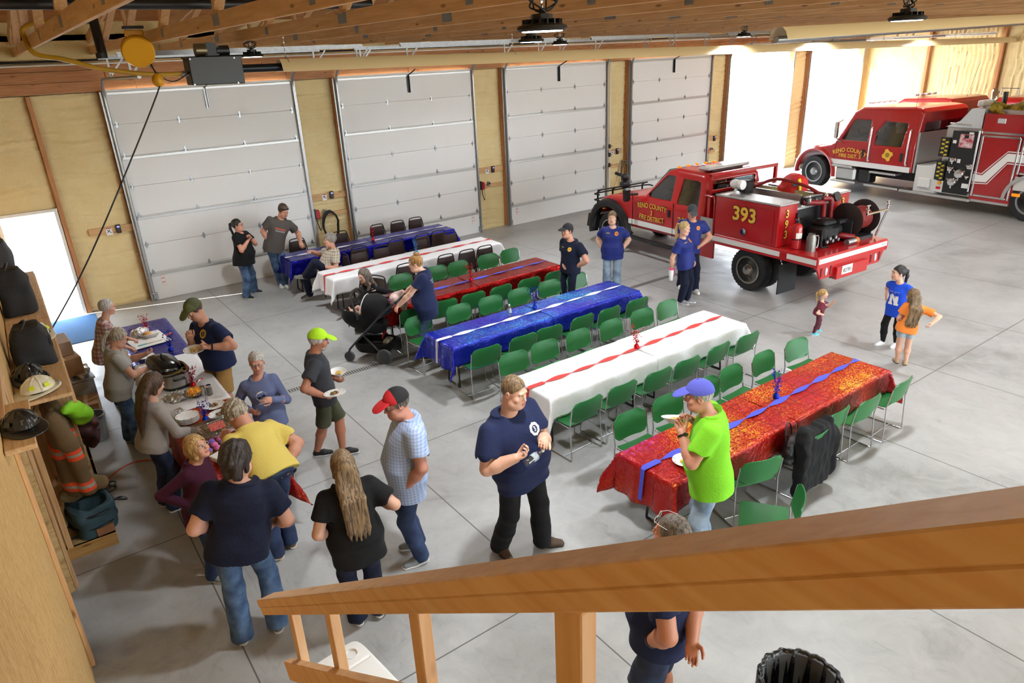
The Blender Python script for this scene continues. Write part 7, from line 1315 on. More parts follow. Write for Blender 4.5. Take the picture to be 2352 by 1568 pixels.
def heavy_cab(t, ylen, hw, mt, y0=3.2):
    """conventional four-door cab, rear face at y0, nose at y0+ylen"""
    k = ylen/3.96; Y = lambda y: y0+(y-3.2)*k
    poly = [(Y(3.2), .82), (Y(3.2), 2.45), (Y(3.3), 2.55), (Y(3.6), 2.58), (Y(5.15), 2.52), (Y(5.42), 2.36), (Y(5.85), 1.48), (Y(6.0), 1.40), (Y(6.95), 1.18), (Y(7.12), 1.05), (Y(7.14), .62), (Y(6.2), .62), (Y(5.9), .82)]
    wins = [[(Y(4.72), 1.56), (Y(4.74), 2.16), (Y(5.3), 2.16), (Y(5.62), 1.56)], [(Y(3.62), 1.5), (Y(3.58), 2.14), (Y(4.3), 2.16), (Y(4.5), 1.85), (Y(4.46), 1.5)]]
    sh = [(Y(5.38), 2.26), (Y(5.72), 1.6), (Y(6.0), 1.62), (Y(5.5), 2.42)]; rr = [(Y(3.1), 1.75), (Y(3.1), 2.18), (Y(3.4), 2.18), (Y(3.4), 1.75)]; inner = [(Y(3.3), .95), (Y(3.3), 2.42), (Y(3.6), 2.48), (Y(5.1), 2.42), (Y(5.34), 2.3), (Y(5.75), 1.45), (Y(5.75), .95)]
    cabshell(t, 'cab_body', poly, hw, [(Y(6.48), .5, .64)], wins, sh, rr, inner, mt, .026); panes(t, hw, wins, sh, rr); seats(t, (Y(3.6), Y(4.75)), 1.3, .5); steering(t, (-.5, Y(5.35), 1.72), .23); mb = MB(); mb.box((0, Y(5.65), 1.5), (1.9, .25, .25), b=.06); mb.build('dashboard', SEATM, t)
    for s in (-1, 1):
        P = [[(s*(hw[0][1]-.1+dx), Y(6.48)+r_*math.cos(a), .5+r_*math.sin(a)) for dx, r_ in ((0, .64), (.12, .66), (.15, .72), (.08, .8))] for a in np.linspace(-.1, PI+.1, 24)]; mb = MB(); mb.sheet(np.array(P)[::s], .015); mb.build('fender_flare', mt, t, 50)
        wheel(t, 'front_wheel', s*(hw[0][1]-.13), Y(6.48), .5, .28, s, rim='steel')
        mb = MB(); mb.box((s*(hw[0][1]+.14), Y(5.7), 1.85), (.16, .1, .5), b=.04); mb.tube([(s*hw[0][1], Y(5.6), 2.15), (s*(hw[0][1]+.14), Y(5.7), 2.05)], .02, 6); mb.tube([(s*hw[0][1], Y(5.6), 1.5), (s*(hw[0][1]+.14), Y(5.7), 1.62)], .02, 6); mb.build('mirror', CHROME, t)
        for z0, y in ((1.05, Y(4.56)), (1.05, Y(3.36))): mb = MB(); mb.tube(bez([(s*(hw[0][1]+.0), y, z0), (s*(hw[0][1]+.06), y, z0+.04), (s*(hw[0][1]+.05), y, z0+.85), (s*(hw[0][1]-.04), y, z0+.95)], 5), .022, 8); mb.build('grab_rail', CHROME, t, 180)
        for y in (Y(4.78), Y(3.55)): mb = MB(); mb.box((s*(hw[0][1]+.002), y, 1.22), (.03, .10, .24), b=.02); mb.build('door_handle', BLACK, t)
        for y in (Y(4.62), Y(3.42), Y(5.78)): mb = MB(); mb.box((s*(hw[0][1]-.002), y, 1.3), (.012, .012, 1.0)); mb.build('door_seam', DKRED, t)
        mb = MB(); mb.box((s*(hw[0][1]+.003), (Y(3.24)+Y(5.9))/2, .90), (.012, Y(5.9)-Y(3.24), .15)); mb.build('reflective_stripe', WSTR, t)
    return Y
def fire_engine():
    t = thing('fire_truck', 'big red fire engine with four-door cab and pump panel, right of the brush truck', 'fire truck', (19.6, -9.49, 0), math.radians(-8.5)); hw = [(.6, 1.2), (1.5, 1.19), (2.55, 1.0)]
    Y = heavy_cab(t, 3.96, hw, RED)
    text_on(t, 'door_lettering', 'RENO COUNTY', .17, (-1.213, 5.25, 1.28), LS, [GOLDT], .018, 0, .98, 1.4); text_on(t, 'door_lettering', 'FIRE DIST. 3', .15, (-1.213, 5.22, 1.10), LS, [GOLDT], .018)
    mb = MB(); k = 32; o = []
    for i in range(k): a = 2*PI*i/k; r = .15*(1.15 if (i % 8) in (1, 2, 3, 0) else .85); o.append((r*math.cos(a), r*math.sin(a)))
    mb.prism(o, 0, .004, (-1.208, 3.98, 1.25), LS); mb.mat(1).lathe([(.0, .005), (.07, .005), (.07, .0)], 16, (-1.208, 3.98, 1.25), LS); mb.build('door_emblem', [GOLDT, M('gold_dark', '#a87f22', .4, .2)], t)
    for i in range(5): mb = MB(); mb.box((-.5+.25*i, 5.25, 2.6), (.12, .16, .06), b=.02); mb.build('light_bar', HALO, t)
    mb = MB(); mb.tube([(-.9, 3.55, 2.5), (-.95, 3.5, 3.5)], .006, 4); mb.build('antenna', BLACK, t)
    # under the cab: steps, tank, chassis
    mb = MB(); mb.box((0, 2.3, .7), (.9, 8.9, .22)); mb.box((-.45, 1.7, .6), (.12, 8, .25)); mb.build('chassis', BLACK, t)
    for y, l, z, x in ((5.45, .75, .78, -1.08), (4.05, .85, .72, -1.08), (5.3, .9, .34, -1.15), (4.0, 1.1, .34, -1.15)): mb = MB(); mb.box((x, y, z), (.32, l, .06), b=.01); mb.build('step', ALU, t)
    mb = MB(); mb.box((-.98, 5.35, .56), (.4, .72, .4), b=.06); mb.build('fuel_tank', ALU, t); mb = MB(); mb.box((-.95, 4.72, .56), (.36, .4, .42), b=.04); mb.build('battery_box', BLACK, t)
    mb = MB(); mb.box((0, 7.2, .65), (2.3, .2, .35), b=.03); mb.box((0, 7.35, .72), (1.2, .4, .06)); mb.build('front_bumper', CHROME, t); mb = MB(); mb.box((0, 7.14, 1.0), (1.2, .04, .4), b=.02); mb.build('grille', CHROME, t)
    # rear of cab lower panel, crosslay and pump module
    mb = MB(); mb.box((0, 3.15, 1.38), (2.3, .06, 1.1)); mb.build('cab_rear_panel', ALU, t)
    mb = MB(); mb.box((0, 2.75, .72), (2.36, .62, .72), b=.01); mb.build('side_compartment', M('module_white', '#d6d5d1', .4), t); mb = MB(); mb.box((-1.2, 2.75, .62), (.14, .34, .26), b=.02); mb.build('step_box', MATS['module_white'], t)
    mb = MB(); mb.box((.05, 1.98, 1.25), (2.22, .94, 1.74)); mb.build('pump_module', ALU, t)
    mb = MB(); mb.prism([(2.45, 2.14), (1.52, 2.14), (1.52, 2.62), (1.85, 2.62), (2.1, 2.3)], -1.16, 1.16, (0, 0, 0), np.stack([A(0, 1, 0), A(0, 0, 1), A(1, 0, 0)], 1)); mb.build('tread_plate_hood', DIAM, t)
    mb = MB(); mb.box((-1.2, 1.86, 1.25), (.04, .66, 1.62), b=.004); pp = mb.build('pump_panel', M('panel_black', '#121214', .45), t)
    mb = MB(); mb.box((-1.225, 1.80, 1.82), (.02, .36, .34), b=.006); mb.build('panel_cover', M('cover_red', '#b32a38', .35, var=(9, .9, '#e8dfe0')), pp); mb = MB(); mb.box((-1.235, 1.80, 1.93), (.02, .1, .08)); mb.build('gauge_display', BLACK, pp)
    for y, z, r in ((2.03, 1.32, .075), (2.05, 1.08, .075), (1.8, .98, .13), (1.95, .75, .12), (1.6, 1.2, .04), (1.58, .92, .04)):
        mb = MB(); mb.lathe([(r, 0), (r, .05), (r*.8, .09), (r*.5, .1), (0, .1)], 20, (-1.22, y, z), frame((-1, 0, 0)))
        for q in range(3): a = q*2.09+.5; mb.cyl((-1.28, y+r*.9*math.cos(a), z+r*.9*math.sin(a)), (-1.28, y+r*1.35*math.cos(a), z+r*1.35*math.sin(a)), .018, 6)
        mb.build('hose_outlet', CHROME, pp, 40)
    for y, z, w, h in ((2.1, 1.78, .09, .08), (1.9, 1.3, .09, .1), (1.58, 1.18, .1, .12), (1.6, .68, .2, .12), (1.7, 2.02, .12, .05)): mb = MB(); mb.box((-1.222, y, z), (.008, w, h), b=.002); mb.build('instruction_plate', PAPER, pp)
    for j, z in enumerate((1.62, 1.0)):
        mb = MB(); mb.box((-1.18, 2.36, z), (.06, .26, .5)); mb.build('crosslay_bay', BLACK, t)
        for i in range(8): mb = MB(); mb.box((-1.2, 2.30+.1*(i % 2), z-.2+.055*i), (.09, .09, .05), rotx(.2*(i % 3-1)), .02); mb.build('crosslay_hose', M('hose_olive', '#9a8f2c' if j else '#c3b02c', .8), t)
    mb = MB(); mb.box((-1.16, 2.36, .58), (.1, .3, .3)); mb.build('switch_panel', MATS['module_white'], t); mb = MB(); mb.cyl((-1.21, 2.3, .68), (-1.25, 2.3, .68), .05, 14); mb.build('yellow_knob', YEL, t); mb = MB(); mb.box((-1.215, 2.32, .54), (.02, .12, .07)); mb.build('red_switch', M('switch_red', '#c31a22', .3), t)
    mb = MB(); mb.box((-1.05, 2.4, .33), (.5, 2.0, .07), b=.01); mb.build('running_board', ALU, t)
    for s in (-1.2,): mb = MB(); mb.tube([(s-.03, 1.5, .55), (s-.03, 1.5, 2.1)], .022, 8); mb.tube([(s-.03, 2.3, 2.24), (s-.03, 1.75, 2.22)], .018, 8); mb.build('grab_rail', CHROME, t, 60)
    # body with roll-up doors
    mb = MB(); mb.box((0, .95, 1.42), (2.36, 1.08, 2.2), b=.02); mb.box((0, -1.75, 1.42), (2.36, 2.3, 2.2), b=.02); mb.box((0, -.1, 1.85), (2.36, 1.3, 1.34), b=.02); mb.build('body', RED, t)
    mb = MB(); mb.box((-1.185, -.6, 2.06), (.01, 4.3, .05)); mb.build('trim_strip', CHROME, t)
    for y0, y1, z0 in ((.52, 1.42, .45), (-.62, .42, 1.12), (-2.6, -.75, .45)):
        mb = MB(); n = int((1.96-z0)/.05)
        for i in range(n): mb.box((-1.178, (y0+y1)/2, z0+.05*(i+.5)), (.012, y1-y0-.06, .046), b=.004)
        dr = mb.build('rollup_door', RED, t); mb = MB()
        for y in (y0, y1): mb.box((-1.19, y, (z0+1.98)/2), (.03, .045, 1.98-z0), b=.006)
        mb.box((-1.19, (y0+y1)/2, 1.98), (.03, y1-y0, .05), b=.006); mb.build('door_frame', CHROME, dr); mb = MB(); mb.box((-1.2, (y0+y1)/2, z0+.03), (.03, y1-y0-.1, .05), b=.008); mb.build('lift_bar', ALU, dr)
    for w, x, m in ((.20, -1.198, M('stripe_white', '#f0efec', .5, bump=(40, .2))), (.26, -1.196, M('stripe_border', '#8a1015', .4)), (.31, -1.194, MATS['stripe_white'])):
        c = [(1.48, .92), (1.18, .92), (.72, 1.5), (-2.8, 1.5)]; P = []
        for i, (y, z) in enumerate(c):
            a = nrm(A(*c[min(i+1, 3)])-A(*c[max(i-1, 0)])); n = A(-a[1], a[0]); 
            if 0 < i < 3: n = n/max(.5, n @ nrm(A(-(A(*c[i+1])-A(*c[i]))[1], (A(*c[i+1])-A(*c[i]))[0])))
            P.append([(x, y+n[0]*w/2, z+n[1]*w/2), (x, y-n[0]*w/2, z-n[1]*w/2)])
        mb = MB(); mb.grid(np.array(P)); mb.build('zigzag_stripe', m, t, 0)
    mb = MB(); mb.box((-1.185, 1.05, 2.36), (.02, .2, .12), b=.01); mb.build('scene_light', HALO, t); mb = MB(); mb.box((-1.2, .34, .62), (.03, .2, .08), b=.02); mb.build('amber_marker', AMB, t); mb = MB(); mb.box((-1.19, .3, .9), (.02, .3, .34), b=.01); mb.build('white_panel', MATS['module_white'], t)
    mb = MB(); mb.box((0, .98, .34), (2.38, 1.0, .06)); mb.build('lower_trim', ALU, t)
    P = [[(-1.2+dx, r_*math.cos(a), .5+r_*math.sin(a)) for dx, r_ in ((0, .58), (-.04, .58), (-.04, .66), (0, .66))] for a in np.linspace(0, PI, 20)]; mb = MB(); mb.grid(np.array(P)); mb.build('wheel_arch_trim', ALU, t, 50)
    for s in (-1, 1): wheel(t, 'rear_wheel', s*1.05, 0, .5, .28, s, True, 'steel')
    mb = MB(); mb.box((0, -.4, 2.55), (1.9, 3.6, .1)); mb.build('hose_bed', ALU, t); s = SDF((-1, -2.2, 2.5), (1, 1.4, 2.95), .03); s.ell((0, -.4, 2.62), np.eye(3), A(.9, 1.7, .16), 0, p=5).wrinkle(.06, 9, 3); v, q = s.mesh(); npmesh('folded_hose', v, q, M('hose_bed_yellow', '#b9a02c', .85, var=(9, .9, '#3b3320')), None, t)
    mb = MB(); mb.tube(bez([(-.2, 1.9, 2.6), (-.2, 1.9, 2.85), (-.05, 2.0, 2.98), (.2, 2.1, 2.95)], 5), .08, 12); mb.build('deck_gun', CHROME, t, 180); mb = MB(); mb.box((-.65, 1.85, 2.72), (.42, .14, .16), b=.02); mb.cyl((-.65, 1.85, 2.6), (-.65, 1.85, 2.68), .04, 8); mb.build('flood_light', WHITE, t); mb = MB(); mb.cyl((.2, 1.85, 2.6), (.2, 1.85, 2.95), .06, 10); mb.build('black_valve', BLACK, t)
    # tanker beyond
    k = thing('fire_truck', 'red tanker truck with long cylindrical tank behind the big fire engine', 'fire truck', (22.95, -8.9, 0), math.radians(-8.5)); Y = heavy_cab(k, 3.4, [(.6, 1.15), (1.5, 1.14), (2.55, .96)], REDF, 3.4)
    s = SDF((-1.3, -4, .8), (1.3, 3.0, 2.9), .03); s.ell((0, -.6, 1.85), np.eye(3), A(1.12, 3.4, .82), 0, p=6); v, q = s.mesh(); npmesh('tank', v, q, REDF, None, k); mb = MB(); mb.box((0, .5, .72), (.9, 8, .25)); mb.build('chassis', BLACK, k)
    for z in (1.45, 1.0): mb = MB(); mb.cyl((-1.2, 2.5, z), (-1.2, .6, z), .09, 14); mb.build('suction_hose', ALU, k)
    mb = MB(); mb.tube([(-.3, 2.4, 2.66), (-.3, 2.4, 2.85), (-.3, 1.9, 2.85), (-.3, 1.9, 2.66)], .015, 6); mb.tube([(.3, 1.0, 2.66), (.3, 1.0, 2.85), (.3, .5, 2.85), (.3, .5, 2.66)], .015, 6); mb.build('top_rail', STEEL, k); mb = MB(); mb.tube([(0, 3.6, 2.5), (.05, 3.4, 3.6)], .006, 4); mb.build('antenna', BLACK, k)
    for i in range(4): mb = MB(); mb.box((-.45+.3*i, 5.0, 2.6), (.2, .16, .07), b=.02); mb.build('light_bar', HALO, k)
    for s_ in (-1, 1): wheel(k, 'rear_wheel', s_*1.0, -.6, .5, .28, s_, True, 'steel')
fire_engine()
# ---------- the people: joint positions in metres (measured), dress and pose
def em_round(sz):
    mb = MB(); k = 20; ang = np.linspace(0, 2*PI, k, endpoint=False)
    o = np.array([(math.cos(t)*sz*(1+.06*math.cos(8*t)), math.sin(t)*sz*(1+.06*math.cos(8*t)), 0) for t in ang]); i_ = o*.58
    mb.add(np.vstack([o, i_]), [(j, (j+1) % k, k+(j+1) % k, k+j) for j in range(k)]); i2 = o*.52; i2[:, 2] = .0005
    mb.mat(1).add(i2, [list(range(k))]); mb.mat(0); v, f = text2d('3', sz*1.0, .02); mb.add(np.c_[v, np.full(len(v), .001)], f); return mb
def em_disc(sz):
    mb = MB(); k = 18; ang = np.linspace(0, 2*PI, k, endpoint=False); o = np.array([(math.cos(t)*sz, math.sin(t)*sz, 0) for t in ang])
    mb.add(o, [list(range(k))]); mb.mat(1).add(o*.5+A(0, 0, .001), [list(range(k))]); v, f = text2d('3', sz*.7, .02); mb.mat(0).add(np.c_[v, np.full(len(v), .002)], f); return mb
def em_N(sz):
    mb = MB(); h = sz; w = sz*.42; t = sz*.2
    P_ = lambda pts: mb.add(np.array([(x, y, 0) for x, y in pts]), [list(range(len(pts)))])
    for x in (-w, w):
        for a in (-1, 0): P_([(x-t, a*h*.98), (x+t, a*h*.98), (x+t, (a+1)*h*.98), (x-t, (a+1)*h*.98)])
        for y in (-h, h*.72): P_([(x-t*1.6, y), (x+t*1.6, y), (x+t*1.6, y+h*.28), (x-t*1.6, y+h*.28)])
    for a in range(4):
        y0, y1 = h-a*h/2, h-(a+1)*h/2; x0, x1 = -w+a*w/2, -w+(a+1)*w/2; P_([(x0-t, y0), (x0+t, y0), (x1+t, y1), (x1-t, y1)])
    return mb
def em_skull(sz):
    mb = MB(); k = 18
    def blob(cx, cy, rx, ry, z, m): o = np.array([(cx+rx*math.cos(t), cy+ry*math.sin(t), z) for t in np.linspace(0, 2*PI, k, endpoint=False)]); mb.mat(m).add(o, [list(range(k))])
    blob(0, .15*sz, sz*.8, sz*.75, 0, 0); blob(-.1*sz, -.55*sz, sz*.5, sz*.35, .0005, 0); blob(-.33*sz, .05*sz, sz*.22, sz*.2, .001, 1); blob(.28*sz, .22*sz, sz*.24, sz*.2, .001, 1); blob(-.02*sz, -.22*sz, sz*.08, sz*.13, .001, 1)
    for j in range(4): blob((-.4+.2*j)*sz, -.66*sz, .02*sz, .16*sz, .0015, 1)
    blob(0, -.95*sz, sz*.75, sz*.07, .0005, 0); blob(-.15*sz, -1.12*sz, sz*.85, sz*.05, .0005, 0); return mb
def em_bars(sz, rows=((0, 1.),), hgt=.16):
    rg = random.Random(3); mb = MB()
    for q, (y, wd) in enumerate(rows):
        x = -wd*sz
        while x < wd*sz:
            w = rg.uniform(.08, .2)*sz; mb.mat(q % 2).add([(x, (y-hgt)*sz, 0), (x+w, (y-hgt)*sz, 0), (x+w, (y+hgt)*sz, 0), (x, (y+hgt)*sz, 0)], [(0, 1, 2, 3)]); x += w+.05*sz
    return mb
def crew():
    D = JOINTS
    navy = cloth('navy_tee', '#1c2547', .85); nav2 = cloth('navy_polo', '#23307a', .6); nav3 = cloth('dark_navy', '#12182e', .8); char = cloth('charcoal', '#383a40'); blk = cloth('black_knit', '#131315'); blk2 = cloth('black_twill', '#0f0f11', .8); grey = cloth('grey_tee', '#a4a39e'); gsw = cloth('grey_sweat', '#9d9894'); pur = cloth('plum', '#43182f')
    yel = cloth('pale_yellow', '#dcc566'); lime = cloth('lime', '#83d62c'); blue = cloth('royal', '#1c48c4'); ora = cloth('orange_tee', '#f08a3c'); mar = cloth('maroon', '#6e2b38'); mar2 = cloth('maroon2', '#62303e'); slate = cloth('slate_blue', '#68749b'); dgrey = cloth('dark_grey_tee', '#55504c'); tan = cloth('khaki', '#9c7742'); oliv = cloth('olive', '#4a4c3a'); dk = cloth('dark_pants', '#16181f')
    jb = cloth('denim_mid', '#2b4263', .8, 'denim', '#5f7da3'); jd = cloth('denim_dark', '#17213a', .8, 'denim', '#2c3d60'); jl = cloth('denim_light', '#6b8096', .8, 'denim', '#9fb2c4'); jn = cloth('denim_navy', '#1b2a4c', .8, 'denim', '#33496f'); js = cloth('denim_short', '#7d93a3', .8, 'denim', '#b6c4cc')
    pl1 = cloth('plaid_pink', '', .85, 'plaid', ('#c9b7b2', '#8a3f45', '#3b3a40', 9.)); pl2 = cloth('plaid_blue', '', .8, 'plaid', ('#a9bcdf', '#8aa2d0', '#d3def0', 34.)); pl3 = cloth('plaid_tan', '', .8, 'plaid', ('#c9bfae', '#6c5a4c', '#8f8475', 20.))
    gold = M('gold_print', '#c9a13c', .5); wht = M('white_print', '#e6e6e6', .6); oran = M('orange_print', '#f0a03a', .5); redp = M('red_print', '#c3392c', .5); yelp = M('yellow_print', '#ecc93f', .5); gp = M('grey_print', '#9a9aa2', .6); orp = M('coral_print', '#c9552f', .6); navp = M('navy_print', '#1c2547', .8)
    U = (0, 0, 1); Dn = (0, 0, -1)
    def p(k, label, **kw):
        d = D[k]; return person(label, d['base'], d['H'], d['yaw'], d['hip'], d['neck'], d['head'], d['wl'], d['wr'], d['al'], d['ar'], hyaw=d['hyaw'], **kw)
    crest = lambda m1, m2, sz=.042, x=-.045, z=.215: ('crest', em_round, (x, z), sz, False, [m1, m2]); disc = lambda m1, m2, sz=.036: ('badge', em_disc, (-.05, .22), sz, False, [m1, m2]); ntag = lambda m: ('name_tag', lambda s: em_bars(s, ((0, 1.),), .15), (.05, .225), .035, False, [m, m])
    p('p1', 'person in pink plaid shirt with short white hair behind the blue food table', sex='f', hair=('short', 'white'), glasses=('eyes', '#8a5a48'), top=('shirt', pl1, -.07), bot=('pants', jn), skinc='#d3a089', hpitch=8, hands=('hold', 'hold'), palm=(Dn, Dn))
    p('p2', 'person in light grey tee and jeans with grey ponytail lifting the roaster lid', sex='f', w=1.12, belly=.05, hair=('pony', 'ggrey'), glasses=('eyes', '#2a2a2e'), top=('tee', grey, -.08), bot=('jeans', jb), skinc='#cf9a80', hpitch=28, hands=('hold', 'hold'), palm=(U, Dn), flare=.01, decals=[('badge', em_disc, (-.05, .21), .05, False, [oran, redp])], shoe=('#555a60', '#dddddd'))
    p('p3', 'person in grey sweatshirt with long straight brown hair reaching for the brownie tray', sex='f', w=.95, hair=('long', 'brown'), top=('sweat', gsw, -.02), bot=('jeans', jd), skinc='#d6a58c', hpitch=25, hands=('hold', 'hold'), palm=(Dn, Dn), flare=.012)
    p('p4', 'smiling person in plum sweater with blonde bob and glasses, hand on hip', sex='f', hair=('bob', 'blonde'), glasses=('eyes', '#b9b0a6'), top=('long', pur, -.07), bot=('jeans', jn), skinc='#d29c80', hpitch=-22, hands=('fist', 'fist'), poles=(None, (-.8, .2, -.2)), shoe=('#7f8a8b', '#c9c9c4'))
    p('p5', 'person in dark navy polo and jeans with dark collar-length hair, back turned', w=1.13, belly=.06, hair=('collar', 'dark'), glasses=('eyes', '#1a1a1a'), top=('polo', nav3, -.04), bot=('jeans', jb), skinc='#cf9c86', hpitch=12, hands=('fist', 'fist'), flare=.016, shoe=('#6a6560', '#d9d6cf'))
    p('p6', 'person in pale yellow polo bending over the dessert end of the food table', w=1.18, belly=.08, hair=('curly', 'ggrey'), top=('polo', yel, -.015), bot=('pants', jn), skinc='#c98f76', hpitch=50, hands=('hold', 'relax'), palm=(Dn, None), shoe=('#6e5138', '#e4dfd4'), feet=((150,), (95,)))
    p('p7', 'person in slate blue top with white skull print, short grey hair and glasses', sex='f', hair=('short', 'white'), glasses=('eyes', '#7c6a60'), top=('long', slate, -.08), bot=('pants', dk), skinc='#c99580', hpitch=5, hands=('relax', 'hold'), decals=[('skull_print', em_skull, (0, .165), .075, False, [wht, navp])], flare=.02)
    p('p8', 'person in navy tee, khaki shorts and olive cap holding a plate', w=1.12, belly=.03, hair=('short', 'brown'), cap=('#5c6236', '#4c522f', '#5c6236'), glasses=('up', '#1a1a1a'), beard=('goatee', 'brown'), top=('tee', navy, -.05), bot=('shorts', tan, 1.02), skinc='#c08a70', hpitch=32, poles=((.8, -.5, -.4), None), hands=('fist', 'hold'), palm=(U, U), watch=0, decals=[crest(gold, navp, .052)])
    p('p9', 'walking person in charcoal tee, olive shorts and lime green cap carrying two plates', hair=('short', 'white'), cap=('#b5ea1e', '#b5ea1e', '#b5ea1e'), beard=('full', 'white'), top=('tee', char, -.06), bot=('shorts', oliv, 1.02), skinc='#b3775c', hpitch=15, hands=('hold', 'hold'), palm=(U, U), shoe=('#17171a', '#d8d8d8'), kp=(None, None), feet=((-30,), (-25,)))
    p('p10', 'person in light blue plaid shirt and jeans with red and black cap', w=1.15, belly=.07, hair=('short', 'sgrey'), cap=('#c4202a', '#1a1a1d', '#c4202a'), beard=('full', 'grey'), glasses=('eyes', '#3a3a3c'), top=('shirt', pl2, -.09), bot=('jeans', jn), skinc='#c08570', hpitch=16, hands=('relax', 'relax'), shoe=('#7c7f82', '#e8e8e8'))
    p('p11', 'person in black tee and dark trousers with very long grey-blonde hair, back turned', sex='f', w=1.22, belly=.04, hair=('long', 'dblonde'), top=('tee', blk, -.1), bot=('pants', nav3), skinc='#d3a58d', hands=('relax', 'fist'), flare=.015)
    p('p12', 'tall broad person in navy tee and black trousers with cropped hair holding a water bottle', w=1.3, belly=.09, hair=('buzz', 'dblonde'), top=('tee', navy, -.07), bot=('pants', blk2), skinc='#dcab92', hpitch=14, hands=('hold', 'hold'), palm=((-.3, -.2, -1), U), shoe=('#4a3623', '#241a12'), flare=.012, feet=((-35,), (-95,)), decals=[crest(wht, navp, .055, -.06, .2)])
    p('p13', 'person in lime green tee, faded jeans and violet-blue cap eating from a plate', w=1.15, belly=.08, hair=('buzz', 'white'), cap=('#5a5fc4', '#5a5fc4', '#5a5fc4'), top=('tee', lime, -.06), bot=('jeans', jl), skinc='#c98d74', hpitch=12, hands=('hold', 'hold'), palm=(U, Dn), watch=0)
    p('p14', 'person in denim shorts with sunglasses on cropped grey hair, below the stair rail', w=1.25, belly=.1, hair=('buzz', 'sgrey'), glasses=('up', '#d8d8d8'), top=('tee', navy, -.03), bot=('shorts', jd, 1.1, True), skinc='#c28468', hpitch=0, watch=0)
    p('p15', 'person in black polo and jeans with dark ponytail, arms crossed by the garage door', sex='f', w=1.2, belly=.08, hair=('pony', 'black'), glasses=('eyes', '#1c1c1e'), top=('polo', blk, -.06), bot=('jeans', jb), skinc='#c98d76', hands=('hold', 'hold'), palm=((0, 0, -1), (0, 0, 1)), poles=((.6, -.3, -1), (-.6, -.3, -1)), shoe=('#1f2126', '#e0e0e0'), flare=.02, watch=0, decals=[('logo_print', lambda s: em_bars(s, ((0, 1.),), .2), (-.05, .2), .05, False, [wht, wht])])
    p('p16', 'person in dark grey tee and jeans, one hand on a chair, sunglasses on short hair', w=1.1, hair=('short', 'brown'), glasses=('up', '#1a1a1c'), beard=('goatee', 'brown'), top=('tee', dgrey, -.05), bot=('jeans', jb), skinc='#cd947a', hpitch=30, hands=('hold', 'relax'), palm=(Dn, None), shoe=('#e3e3e1', '#f0f0f0'), decals=[('logo_print', lambda s: em_bars(s, ((.25, 1.), (-.15, .9)), .14), (0, .2), .11, False, [orp, gp])])
    p('p17', 'seated person in tan plaid shirt with curly grey hair and crossed legs', w=1.1, belly=.06, hair=('curly', 'grey'), beard=('full', 'white'), top=('shirt', pl3, -.04), bot=('pants', nav3), skinc='#cf9880', hands=('relax', 'hold'), palm=(Dn, Dn), shoe=('#6f6c66', '#8d8a84'), kp=((-1, -.1, .6), (-1, 0, .5)), feet=((185, -15), (180,)))
    p('p18', 'seated person in black cardigan with long wavy grey-brown hair and headband', sex='f', hair=('wavy', 'sgrey'), glasses=('eyes', '#c9c9c9'), top=('long', blk, -.03), bot=('pants', blk2), skinc='#d6a48c', hpitch=5, hands=('hold', 'hold'), palm=(Dn, Dn), kp=((-1, -.4, .5), (-1, -.4, .5)), watch=0)
    p('p19', 'person in navy tee and jeans with curly bun pushing the stroller', sex='f', w=1.18, belly=.08, hair=('bun', 'ginger'), top=('tee', navy, -.08), bot=('jeans', jb), skinc='#dcae96', hpitch=12, hands=('grip', 'grip'), palm=(Dn, Dn), decals=[('back_print', lambda s: em_bars(s, ((.3, 1.), (-.1, .7)), .1), (0, .24), .1, True, [gp, gp])])
    p('p20', 'person in very dark polo and black cap with hands in pockets', w=1.1, hair=('short', 'dark'), cap=('#1a1c22', '#2a2c32', '#1a1c22'), top=('polo', nav3, -.03), bot=('pants', nav3), skinc='#cf987f', poles=((.2, -.8, -.4), None), decals=[disc(yelp, orp), ntag(yelp)])
    p('p21', 'person in blue polo and light flared jeans with light brown ponytail, arms hanging', sex='f', w=1.2, belly=.05, hair=('pony', 'dblonde'), top=('polo', nav2, -.08), bot=('jeans', jl), skinc='#e0b39b', flare=.03, shoe=('#b98a54', '#7a5a38'), decals=[disc(oran, redp), ntag(yelp)])
    p('p22', 'person in blue polo and dark trousers with blonde ponytail holding a white tumbler', sex='f', w=1.1, hair=('pony', 'lblonde'), top=('polo', nav2, -.05), bot=('pants', nav3), skinc='#dcac94', hpitch=12, hands=('relax', 'grip'), shoe=('#8d8f92', '#f0f0f0'), decals=[disc(oran, redp), ntag(yelp)])
    p('p23', 'person in blue polo and grey cap with hand on hip beside the fire truck', w=1.1, belly=.03, hair=('short', 'brown'), cap=('#3f4348', '#3f4348', '#4c5056'), beard=('stache', 'brown'), top=('polo', nav2, -.04), bot=('pants', nav3), skinc='#cd957c', hpitch=22, hands=('fist', 'relax'), poles=((.9, -.2, -.1), None), shoe=('#e6e6e6', '#f2f2f2'), decals=[disc(oran, redp)])
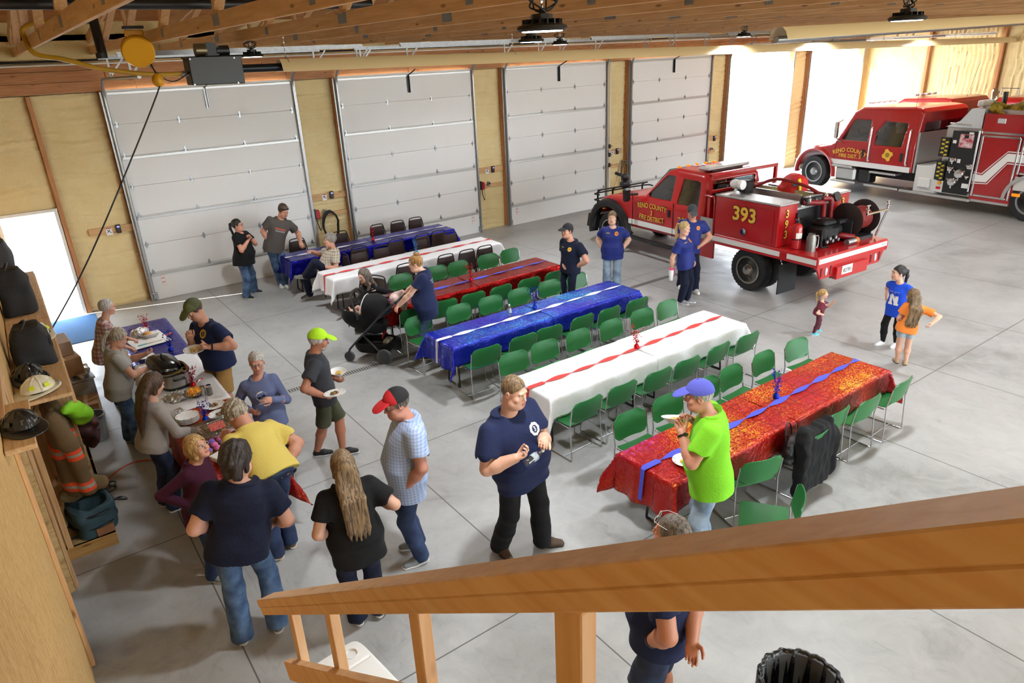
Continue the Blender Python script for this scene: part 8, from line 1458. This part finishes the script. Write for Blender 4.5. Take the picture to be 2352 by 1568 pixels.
    p('p24', 'running toddler in maroon tee and leggings with small blond ponytail', sex='f', hs=1.32, w=1.05, hair=('pony', 'blonde'), top=('tee', mar, -.04), bot=('leggings', mar2), skinc='#e3b59f', hpitch=-5, kp=(None, None), shoe=('#5fc8dc', '#e6f4f7'), feet=((-50, 25), (-50,)), decals=[('tee_print', lambda s: em_bars(s, ((.3, .8), (0, .9), (-.3, .6)), .08), (0, .17), .05, False, [wht, wht])])
    p('p25', 'child in royal blue tee with a big white N and black leggings, dark ponytail', sex='f', hs=1.14, hair=('pony', 'black'), top=('tee', blue, -.10), bot=('leggings', blk2), skinc='#d8a88e', shoe=('#e8e8e8', '#f6f6f6'), decals=[('letter_print', em_N, (.0, .10), .105, False, [wht])])
    p('p26', 'child in orange tee and denim shorts with long light brown hair, walking away', sex='f', hs=1.16, hair=('long', 'dblonde'), top=('tee', ora, -.03), bot=('shorts', js, .55), skinc='#dcaa90', shoe=('#b79a78', '#5c4634'))
crew()
# ---------- light
def lights():
    sc = bpy.context.scene; w = bpy.data.worlds.new('sky'); sc.world = w; w.use_nodes = True; nt = w.node_tree
    bg = nt.nodes['Background']; bg.inputs[0].default_value = (.80, .9, 1., 1); bg.inputs[1].default_value = 14.
    s = bpy.data.lights.new('sun', 'SUN'); s.energy = 40; s.angle = .009; s.color = (1, .96, .9); o = bpy.data.objects.new('sun', s); COL.objects.link(o)
    d = Vector((3.59, -1.16, -2.02)); o.rotation_euler = d.to_track_quat('-Z', 'Y').to_euler()
    for i, (x, y) in enumerate(BAYS):
        l = bpy.data.lights.new('high_bay', 'AREA'); l.shape = 'DISK'; l.size = .3; l.energy = LAMP_W; l.spread = math.radians(150); l.color = (.93, .97, 1.)
        o = bpy.data.objects.new('high_bay_lamp', l); COL.objects.link(o); o.location = (x, y, BAYZ-.035)
    vs = sc.view_settings; vs.view_transform = 'Standard'; vs.look = 'None'; vs.gamma = 1; vs.exposure = EXPO; vs.use_curve_mapping = False
    c = sc.cycles; c.use_denoising = True; c.max_bounces = 7; c.diffuse_bounces = 4; c.glossy_bounces = 3; c.transmission_bounces = 5; c.transparent_max_bounces = 6
    c.caustics_reflective = False; c.caustics_refractive = False; c.sample_clamp_indirect = 6
lights()
